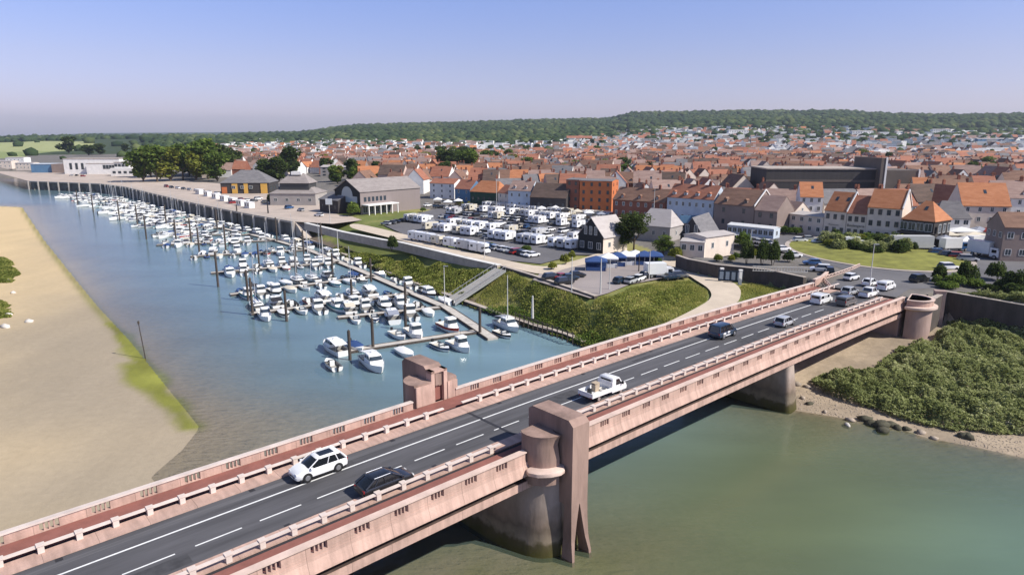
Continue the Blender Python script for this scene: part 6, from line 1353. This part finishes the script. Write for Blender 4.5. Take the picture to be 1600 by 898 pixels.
for poly, dn_ in ((GRP, 30), (GR2, 30)):
    A_ = np.array(poly); lo, hi = A_.min(0), A_.max(0); P_ = g3.uniform(lo, hi, (int((hi-lo).prod()*dn_), 2)); s1_, _ = sdist(P_, poly); P_ = P_[s1_ > .2]; hh = np.clip(.28+.16*vnoise(P_[:,0]*.3, P_[:,1]*.3, 4)+g3.uniform(-.08,.16,len(P_)), .12, .9); gz = height(P_[:,0], P_[:,1])
    a = g3.uniform(0, 6.28, len(P_)); wv = g3.uniform(.06, .14, len(P_)); dx, dy = np.cos(a)*wv, np.sin(a)*wv; lean = g3.uniform(-.12, .12, (len(P_), 2))
    V = np.stack([np.stack([P_[:,0]-dx, P_[:,1]-dy, gz-.03], 1), np.stack([P_[:,0]+dx, P_[:,1]+dy, gz-.03], 1), np.stack([P_[:,0]+lean[:,0], P_[:,1]+lean[:,1], gz+hh], 1)], 1).reshape(-1,3)
    Vs.append(V); Fs_.append(np.arange(len(V)).reshape(-1,3)+no); no += len(V)
o = npmesh('rough_grass', np.concatenate(Vs), np.concatenate(Fs_), tuft); tag(o, 'rough yellow green grass on the mound beside the bridge', 'grass', kind='stuff')
# boulders and broken rock along the right shore and on the sandbank
rock_m = mat('shore_rock', (.34,.28,.22), .95, var=.3, scale=1.2, bump=.6, bscale=2, world=True); rock_w = mat('pale_rock', (.60,.56,.50), .9, var=.15, scale=1, bump=.5); rock_d = mat('weedy_rock', (.075,.070,.045), .9, var=.3, scale=2, bump=.6)
def rock(x, y, z, r, m, label=None, zone=None):
    g = np.random.default_rng(int(abs(x*131+y*17))); vv_ = iv*(1+g.uniform(-.25,.25,(len(iv),1)))*np.array([r*g.uniform(.8,1.5), r*g.uniform(.7,1.1), r*.6]); o = npmesh('rock', vv_, if_, m); o.location = (x, y, z+r*.1); o.rotation_euler.z = g.uniform(0, 6.28); tag(o, label, 'rock', None if label else 'rocks on the right shore')
    if not label: reg(o, ('large' if r > 1.05 else 'small')+{'shore_rock': ' brown', 'pale_rock': ' pale', 'weedy_rock': ' dark weedy'}[m.name]+' rock', zone, PX(x, y, z)[0])
    return o
for u, v, r, m in ((1352,648,.9,rock_d),(1362,654,1.0,rock_d),(1376,656,1.1,rock_d),(1380,664,.9,rock_d),(1392,655,.8,rock_d),(1404,660,.8,rock_d),(1417,662,.7,rock_d),(1400,622,1.2,rock_w),(1410,630,1.3,rock_w),(1419,636,1.0,rock_w),(1388,628,1.0,rock_w),(1488,648,1.4,rock_w),(1507,675,1.0,rock_d),(1514,676,.9,rock_d),(1265,625,.5,rock_d),(1255,618,.5,rock_m),(1245,600,.8,rock_m),(1262,604,.6,rock_m),(1330,648,.6,rock_m),(1325,655,.5,rock_w),(1545,662,.9,rock_w),(1567,660,1.1,rock_w),(1580,666,.8,rock_m),(1440,668,.7,rock_m),(1460,676,.6,rock_m),(1290,636,.5,rock_m),(1238,584,.7,rock_m),(1279,552,.7,rock_m)):
    x, y = G(u, v, .8); rock(x, y, max(hz(x, y), .0), r, m, zone='on the muddy right shore')
for u, v, r in ((12,434,.9),(20,452,.8),(6,505,1.0),(44,496,.9),(12,486,.7)):
    x, y = G(u, v, 1.2); o = rock(x, y, hz(x, y), r, rock_w, 'x'); del o['label']; o['group'] = 'rocks on the sandbank'; reg(o, 'pale rock', 'lying on the sand by the left edge', u)
# small debris on the right shore
g4 = np.random.default_rng(77); A_ = [G(1236,640), G(1300,650), G(1400,668), G(1450,685), G(1520,697), G(1600,716), G(1600,672,1), G(1500,662,1), G(1400,640,1), G(1290,608,1), G(1262,590,1), G(1240,575,2)]
lo, hi = np.array(A_).min(0), np.array(A_).max(0); P_ = g4.uniform(lo, hi, (9000, 2)); s1_, _ = sdist(P_, A_); P_ = P_[(s1_ > .1) & (vnoise(P_[:,0]*.25, P_[:,1]*.25, 6) > -.05)][:2600]; gz = height(P_[:,0], P_[:,1]); n = len(P_); sz = g4.uniform(.05, .24, n)**1.5
vv = iv[None]*(1+g4.uniform(-.3,.3,(n,len(iv),1)))*sz[:,None,None]*np.array([1.2,1,.6])+np.stack([P_[:,0],P_[:,1],gz],1)[:,None]; o = npmesh('shingle', vv.reshape(-1,3), (if_[None]+np.arange(n)[:,None,None]*len(iv)).reshape(-1,3), rock_m); tag(o, 'scattered stones and shingle on the muddy right shore', 'stones', kind='stuff')
# ------------------------------------------------------------ parked vehicles, tents, street things
def row(p0, p1, z, n, fn, rz=None, zone='', skip=.1, jit=.3, alt=False):
    A_, B_ = Vector(G(*p0, z)), Vector(G(*p1, z)); d = B_-A_; a = math.atan2(d.y, d.x)
    for k in range(n):
        if random.random() < skip: continue
        p = A_+d*((k+.5)/n); fn(p.x+U(-jit,jit), p.y+U(-jit,jit), z+.0, a+(rz if rz is not None else math.pi/2)+(math.pi if alt and random.random() < .4 else 0), zone=zone)
Z0 = 6.32; CG = 'vehicles of the camper park'
cw = lambda x, y, z, rz, zone='': put_camper(x, y, z, rz, zone)
cc = lambda x, y, z, rz, zone='': put_car(x, y, z, rz, zone=zone)
def mixv(x, y, z, rz, zone=''): (cw if random.random() < .5 else cc)(x, y, z, rz+U(-.09,.09), zone)
def mixw(x, y, z, rz, zone=''): (cw if random.random() < .75 else cc)(x, y, z, rz+U(-.08,.08), zone)
row((642,374), (762,397), Z0, 6, lambda x, y, z, rz, zone='': put_camper(x, y, z, rz, zone), rz=.08, zone='in the front row nearest the promenade', skip=0)
row((745,384), (838,402), Z0, 12, cc, zone='in the short car row nearest the promenade')
row((668,358), (905,390), Z0, 21, mixw, zone='in the second row of the camper park', skip=.1, jit=.45)
row((640,345), (930,380), Z0, 30, mixv, zone='in the third row of the camper park')
row((690,340), (945,371), Z0, 30, cc, zone='in the fourth row of the camper park')
row((700,333), (960,362), Z0, 32, mixv, zone='in the fifth row of the camper park')
row((730,328), (965,353), Z0, 30, mixv, zone='in the sixth row of the camper park')
row((760,324), (960,343), Z0, 24, cw, zone='in the last row of the camper park')
row((600,352), (650,342), Z0, 7, cc, zone='at the left end of the camper park')
row((665,322), (735,330), Z0, 9, cc, zone='in front of the blue fronted house')
# cars of the small car park
for u, v, c, k, rz in ((862,437,1,'suv',.2),(878,436,5,'saloon',.3),(890,437,4,'saloon',0),(902,433,1,'hatchback',0),(882,444,1,'suv',.2),(969,442,4,'hatchback',.5),(986,442,2,'hatchback',.6),(999,438,0,'hatchback',.6),(1012,434,1,'suv',.3),(1060,434,3,'suv',-.1),(1048,436,4,'saloon',.1)):
    x, y = G(u, v, 6.36); put_car(x, y, 6.36, rz+.3, c, k, zone='in the small car park by the grass mound')
def lorry(label, u, v, z, rz, wc=pW, sc=1.0):
    x, y = G(u, v, z); r = empty('box_truck', (x, y, z), rz); tag(r, label, 'truck'); r.scale = (sc,)*3
    MB().box(-3.4,1.2,-1.2,1.2,.9,3.4).build('cargo_box', wht, r); MB().box(-3.42,1.22,-1.22,-1.18,.85,.98).build('side_rail', steel, r)
    MB().loft([[(x_, y_, z_) for x_, z_ in ((1.3,.5),(3.3,.5),(3.35,1.2),(2.9,2.3),(1.3,2.4))] for y_ in (-1.05,1.05)]).build('cab', wc, r)
    MB().add([(3.36,-.95,1.35),(3.36,.95,1.35),(2.98,.9,2.2),(2.98,-.9,2.2),(3.3,-.95,1.3),(3.3,.95,1.3),(2.9,.9,2.2),(2.9,-.9,2.2)], [(0,1,2,3),(7,6,5,4),(4,5,1,0),(5,6,2,1),(6,7,3,2),(7,4,0,3)]).build('windscreen', glassc, r)
    for q in (1,-1): MB().box(1.7,2.7,q*1.05-.02,q*1.05+.02,1.35,2.0).build('side_window', glassc, r)
    wheels(r, 2.4, -2.2, 1.15, r=.45); return r
lorry('white box truck parked at the right of the small car park', 1030, 433, 6.36, .15)
lorry('white box truck at the market beside the right hand stalls', 1540, 402, 8.86, -1.2, sc=1.15)
lorry('second white box truck behind the stalls near taupe building', 1530, 388, 8.86, .2, wc=pN)
lorry('pale lorry parked behind the roundabout hedge beside cream building', 1335, 386, 8.86, -.1, sc=.8)
lorry('white box truck nearest the orange roofed corner building', 1490, 392, 8.86, .1, wc=pBl)
x, y = G(1422, 392, 8.86); r = empty('trailer', (x, y, 8.86), R(-3)); tag(r, 'long pale grey semi trailer under the orange roofed corner building', 'trailer'); MB().box(-5.0,5.0,-1.25,1.25,1.0,4.0).build('trailer_body', mat('trailer_grey', (.50,.50,.50), .5, var=.05, scale=1), r); MB().box(-5.05,5.05,-1.3,1.3,.85,1.0).build('chassis', black, r)
for xx in (-3.6,-2.4,3.6):
    for q in (1,-1):
        MB().loft([[(xx+.48*math.cos(a), q*yy_, .48+.48*math.sin(a)) for a in np.linspace(0, 2*math.pi, 12, endpoint=False)] for yy_ in (.9,1.2)][::q]).build('wheel', tyre, r)
# vehicles round the roundabout and in the streets
RT = 'on the road left of the roundabout'; RT2 = 'in the street behind the roundabout'; RT3 = 'among the market stalls at right'
for u, v, c, k, rz, zn in ((1268,414,6,'hatchback',2.9,RT),(1282,424,0,'suv',2.8,RT),(1296,428,1,'suv',1.2,RT),(1240,402,0,'hatchback',.1,RT),(1222,392,0,'saloon',.3,RT),(1205,388,0,'hatchback',2.9,RT),(1436,440,1,'suv',.4,'arriving at the roundabout from the right'),(1481,421,0,'suv',.1,'parked by the right edge of the roundabout'),
        (1250,378,0,'hatchback',-.05,RT2),(1281,381,0,'saloon',-.05,RT2),(1300,384,3,'hatchback',-.1,RT2),(1315,384,1,'suv',-.1,RT2),(1360,388,0,'suv',-.1,RT2),(1265,376,2,'hatchback',-.1,RT2),(1482,402,4,'suv',-.2,RT3),(1498,404,5,'suv',-.4,RT3),(1512,408,2,'suv',-.3,RT3),(1466,398,6,'suv',-.1,RT3),(1455,392,0,'saloon',-.1,RT3),(1575,400,3,'suv',.2,RT3),(1330,437,0,'hatchback',.6,RT)):
    x, y = G(u, v, 8.88); put_car(x, y, 8.88, rz, c, k, zone=zn, group='cars around the roundabout')
row((1136,374), (1205,384), 8.85, 7, cc, rz=.05, zone='before the taupe brown roofed building')
row((1040,354), (1110,361), 8.6, 6, cc, rz=.05, zone='before the pale blue terrace')
row((960,348), (1036,353), 8.2, 7, cc, zone='before the brick terrace')
row((255,292), (345,304), 6.1, 9, cc, rz=.1, zone='on the wharf before the tall trees')
row((355,312), (430,318), 6.1, 8, cc, zone='on the wharf before the pavilions')
for u, v, c in ((498,338,0),(470,330,2),(452,326,6),(404,312,0),(120,275,1),(130,276,5),(112,275,0),(365,318,5)):
    x, y = G(u, v, 6.1); put_car(x, y, 6.1, U(0,3), c, zone='standing on the wharf paving', group='cars on the wharf')
for k in range(7):                       # row of white beach cabins along the wharf
    x, y = G(312+k*13, 303+k*3.6, 6.1); r = empty('market_cabin', (x, y, 6.1), R(-42)); MB().box(-2.4,2.4,-1.3,1.3,0,2.5).build('cabin_wall', wht, r); MB().box(-2.6,2.6,-1.5,1.5,2.5,2.7).build('cabin_roof', WHC, r)
    for q in (-1.2, 1.2): MB().box(q-.5,q+.5,-1.33,-1.30,.8,2.1).build('shutter', glass, r)
    tag(r, None, 'cabin', 'white cabins on the wharf'); reg(r, 'white cabin with dark openings', 'in the row along the wharf', 312+k*13)
# tents and stalls
def tent(u, v, z, w_, d_, h, cm, label=None, base='', zone='', group=None, rz=0, side=False):
    x, y = G(u, v, z); r = empty('market_tent', (x, y, z), rz)
    MB().add([(-w_/2-.15,-d_/2-.15,h*.68),(w_/2+.15,-d_/2-.15,h*.68),(w_/2+.15,d_/2+.15,h*.68),(-w_/2-.15,d_/2+.15,h*.68),(0,0,h),(-w_/2-.15,-d_/2-.15,h*.60),(w_/2+.15,-d_/2-.15,h*.60),(w_/2+.15,d_/2+.15,h*.60),(-w_/2-.15,d_/2+.15,h*.60)], [(0,1,4),(1,2,4),(2,3,4),(3,0,4),(5,6,1,0),(6,7,2,1),(7,8,3,2),(8,5,0,3)]).build('canopy', cm, r)
    for a in (-1,1):
        for b_ in (-1,1): MB().box(a*w_/2-.05,a*w_/2+.05,b_*d_/2-.05,b_*d_/2+.05,0,h*.68).build('leg', steel, r)
    MB().box(-w_/2+.2,w_/2-.2,-d_/2+.1,-d_/2+.8,0,.9).build('counter', cm if side else timber, r)
    if side: MB().box(-w_/2,w_/2,d_/2-.06,d_/2,0,h*.62).build('back_cloth', cm, r)
    if label: tag(r, label, 'tent', group)
    else: tag(r, None, 'tent', group); reg(r, base, zone, u)
    return r
for i, (u, v, w_, cm, nm) in enumerate(((931,421,5,ROYAL,'dark blue'),(950,416,4.5,WHC,'white'),(964,414,4.2,ROYAL,'dark blue'),(977,412,4.5,WHC,'white'),(992,411,4.5,WHC,'white'),(1006,412,4.5,ROYAL,'dark blue'),(1020,412,4.5,ROYAL,'dark blue'))):
    tent(u, v, 6.36, w_, 4, 3.4, cm, base=nm+' tent', zone='in the row behind the small car park', group='tents behind the small car park', rz=R(-6), side=True)
for i, (u, v, w_, cm, nm) in enumerate(((1500,372,9,WHC,'wide white'),(1520,380,8,CREAMC,'cream'),(1478,378,4,CREAMC,'cream'),(1545,372,5,REDC,'red'),(1556,380,4,GREYC,'grey'),(1508,388,4.5,WHC,'white'),(1528,371,4,GREYC,'grey'),(1562,372,4,ROYAL,'blue'),(1475,386,4,GREYC,'grey'),(1540,386,4,BLACKC,'black'))):
    tent(u, v, 8.86, w_, 4.5, 3.3, cm, base=nm+' market tent', zone='between the roundabout and taupe building', group='stalls of the right hand market', rz=R(U(-12,4)))
for u, v, cm, nm in ((684,318,WHC,'white'),(700,322,WHC,'white'),(716,320,WHC,'white'),(868,332,WHC,'white'),(884,336,BLACKC,'black'),(902,338,CREAMC,'cream'),(846,333,WHC,'white'),(920,340,WHC,'white'),(940,342,GREYC,'grey')):
    tent(u, v, 6.9, 3.6, 3.6, 3.0, cm, base=nm+' cafe parasol tent', zone='before the houses behind the camper park', group='cafe tents behind the camper park')
# railings where the left walkway curves away from the bridge
rl = empty('curved_railing', (*SN(131,-55.6), 8.9)); tag(rl, 'pale curved railing where the left walkway turns into the roundabout', 'railing'); pts = [SN(131,-53.6), G(1285,437,8.9), G(1310,429,8.9), G(1332,421,8.9), G(1345,415,8.9)]; b0 = Vector(pts[0]); rl.location = (*b0, 8.9)
sm = []
for i in range(len(pts)-1):
    for k in range(5): sm.append(Vector(pts[i]).lerp(Vector(pts[i+1]), k/5)-b0)
m = MB()
for a, b_ in zip(sm, sm[1:]): m.tube((a.x,a.y,.62), (b_.x,b_.y,.62), .09, n=6); m.tube((a.x,a.y,.1), (b_.x,b_.y,.1), .10, n=6)
m.build('rail', concrete_pale, rl); m = MB()
for a in sm: m.box(a.x-.15,a.x+.15,a.y-.15,a.y+.15,-.1,.6)
m.build('posts', concrete_pale, rl)
wall_thing('parapet_wall', [SN(131,-56.8), SN(136,-57.4), SN(141,-58.6)], 8.6, 9.9, .5, concrete, concrete_pale, 'short pink parapet wall continuing the left side of the bridge')
fb = empty('flower_railing', (*G(1218,428,8.8), 8.8), R(-9)); tag(fb, 'low pale slatted fence on top of the curved retaining wall', 'fence'); m = MB()
for k in range(20): m.box(-5.5+k*.58, -5.5+k*.58+.12, -.04, .04, .45, 1.5)
m.build('slats', cream, fb); MB().box(-5.6,5.7,-.08,.08,1.45,1.6).box(-5.6,5.7,-.08,.08,.5,.62).build('fence_rails', cream, fb)
for u, v, lb in ((1127,438,'white gate post at the left of the glass gate below the wall'),(1156,441,'white gate post at the right of the glass gate below the wall')):
    x, y = G(u, v, 6.5); o = MB().box(-.3,.3,-.3,.3,-.5,2.6).box(-.38,.38,-.38,.38,2.6,2.8).build('gate_post', WALL['white']); o.location = (x, y, 6.5); tag(o, lb, 'gate post')
x0_, y0_ = G(1141,439.5,6.5); gt = empty('gate', (x0_, y0_, 6.5), R(-20)); tag(gt, 'dark glazed gate in the curved retaining wall', 'gate'); MB().box(-2.6,2.6,-.06,.06,0,2.4).build('gate_panel', WALL['dark blue'], gt)
for k in range(4): MB().box(-2.3+k*1.25,-1.5+k*1.25,-.10,-.065,.4,2.1).build('glass_panel', glass_b, gt)
# kerbs of the promenade, benches omitted where the photograph shows none
finish_labels()
for o in scene.objects:
    if 'label' in o and len(o['label'].split()) > 16: o['label'] = o['label'].replace(' of the camper park', '').replace('with overcab bed ', '').replace('low profile ', ''); 
    if 'label' in o and len(o['label'].split()) > 16: print('LONG', o['label'])
# ------------------------------------------------------------ haze
hzb = MB().box(-7200, 9800, -150, 10800, -4.5, 330).build('haze', bpy.data.materials.new('haze_air')); tag(hzb, 'faint blue haze filling the air over the estuary', 'haze', kind='stuff')
hm = hzb.data.materials[0]; hm.use_nodes = True; t = hm.node_tree; t.nodes.clear(); o_ = t.nodes.new('ShaderNodeOutputMaterial'); pv = t.nodes.new('ShaderNodeVolumePrincipled'); pv.inputs['Color'].default_value = (.80, .88, 1, 1); pv.inputs['Density'].default_value = HAZE_D; pv.inputs['Anisotropy'].default_value = .3
t.links.new(pv.outputs[0], o_.inputs['Volume'])
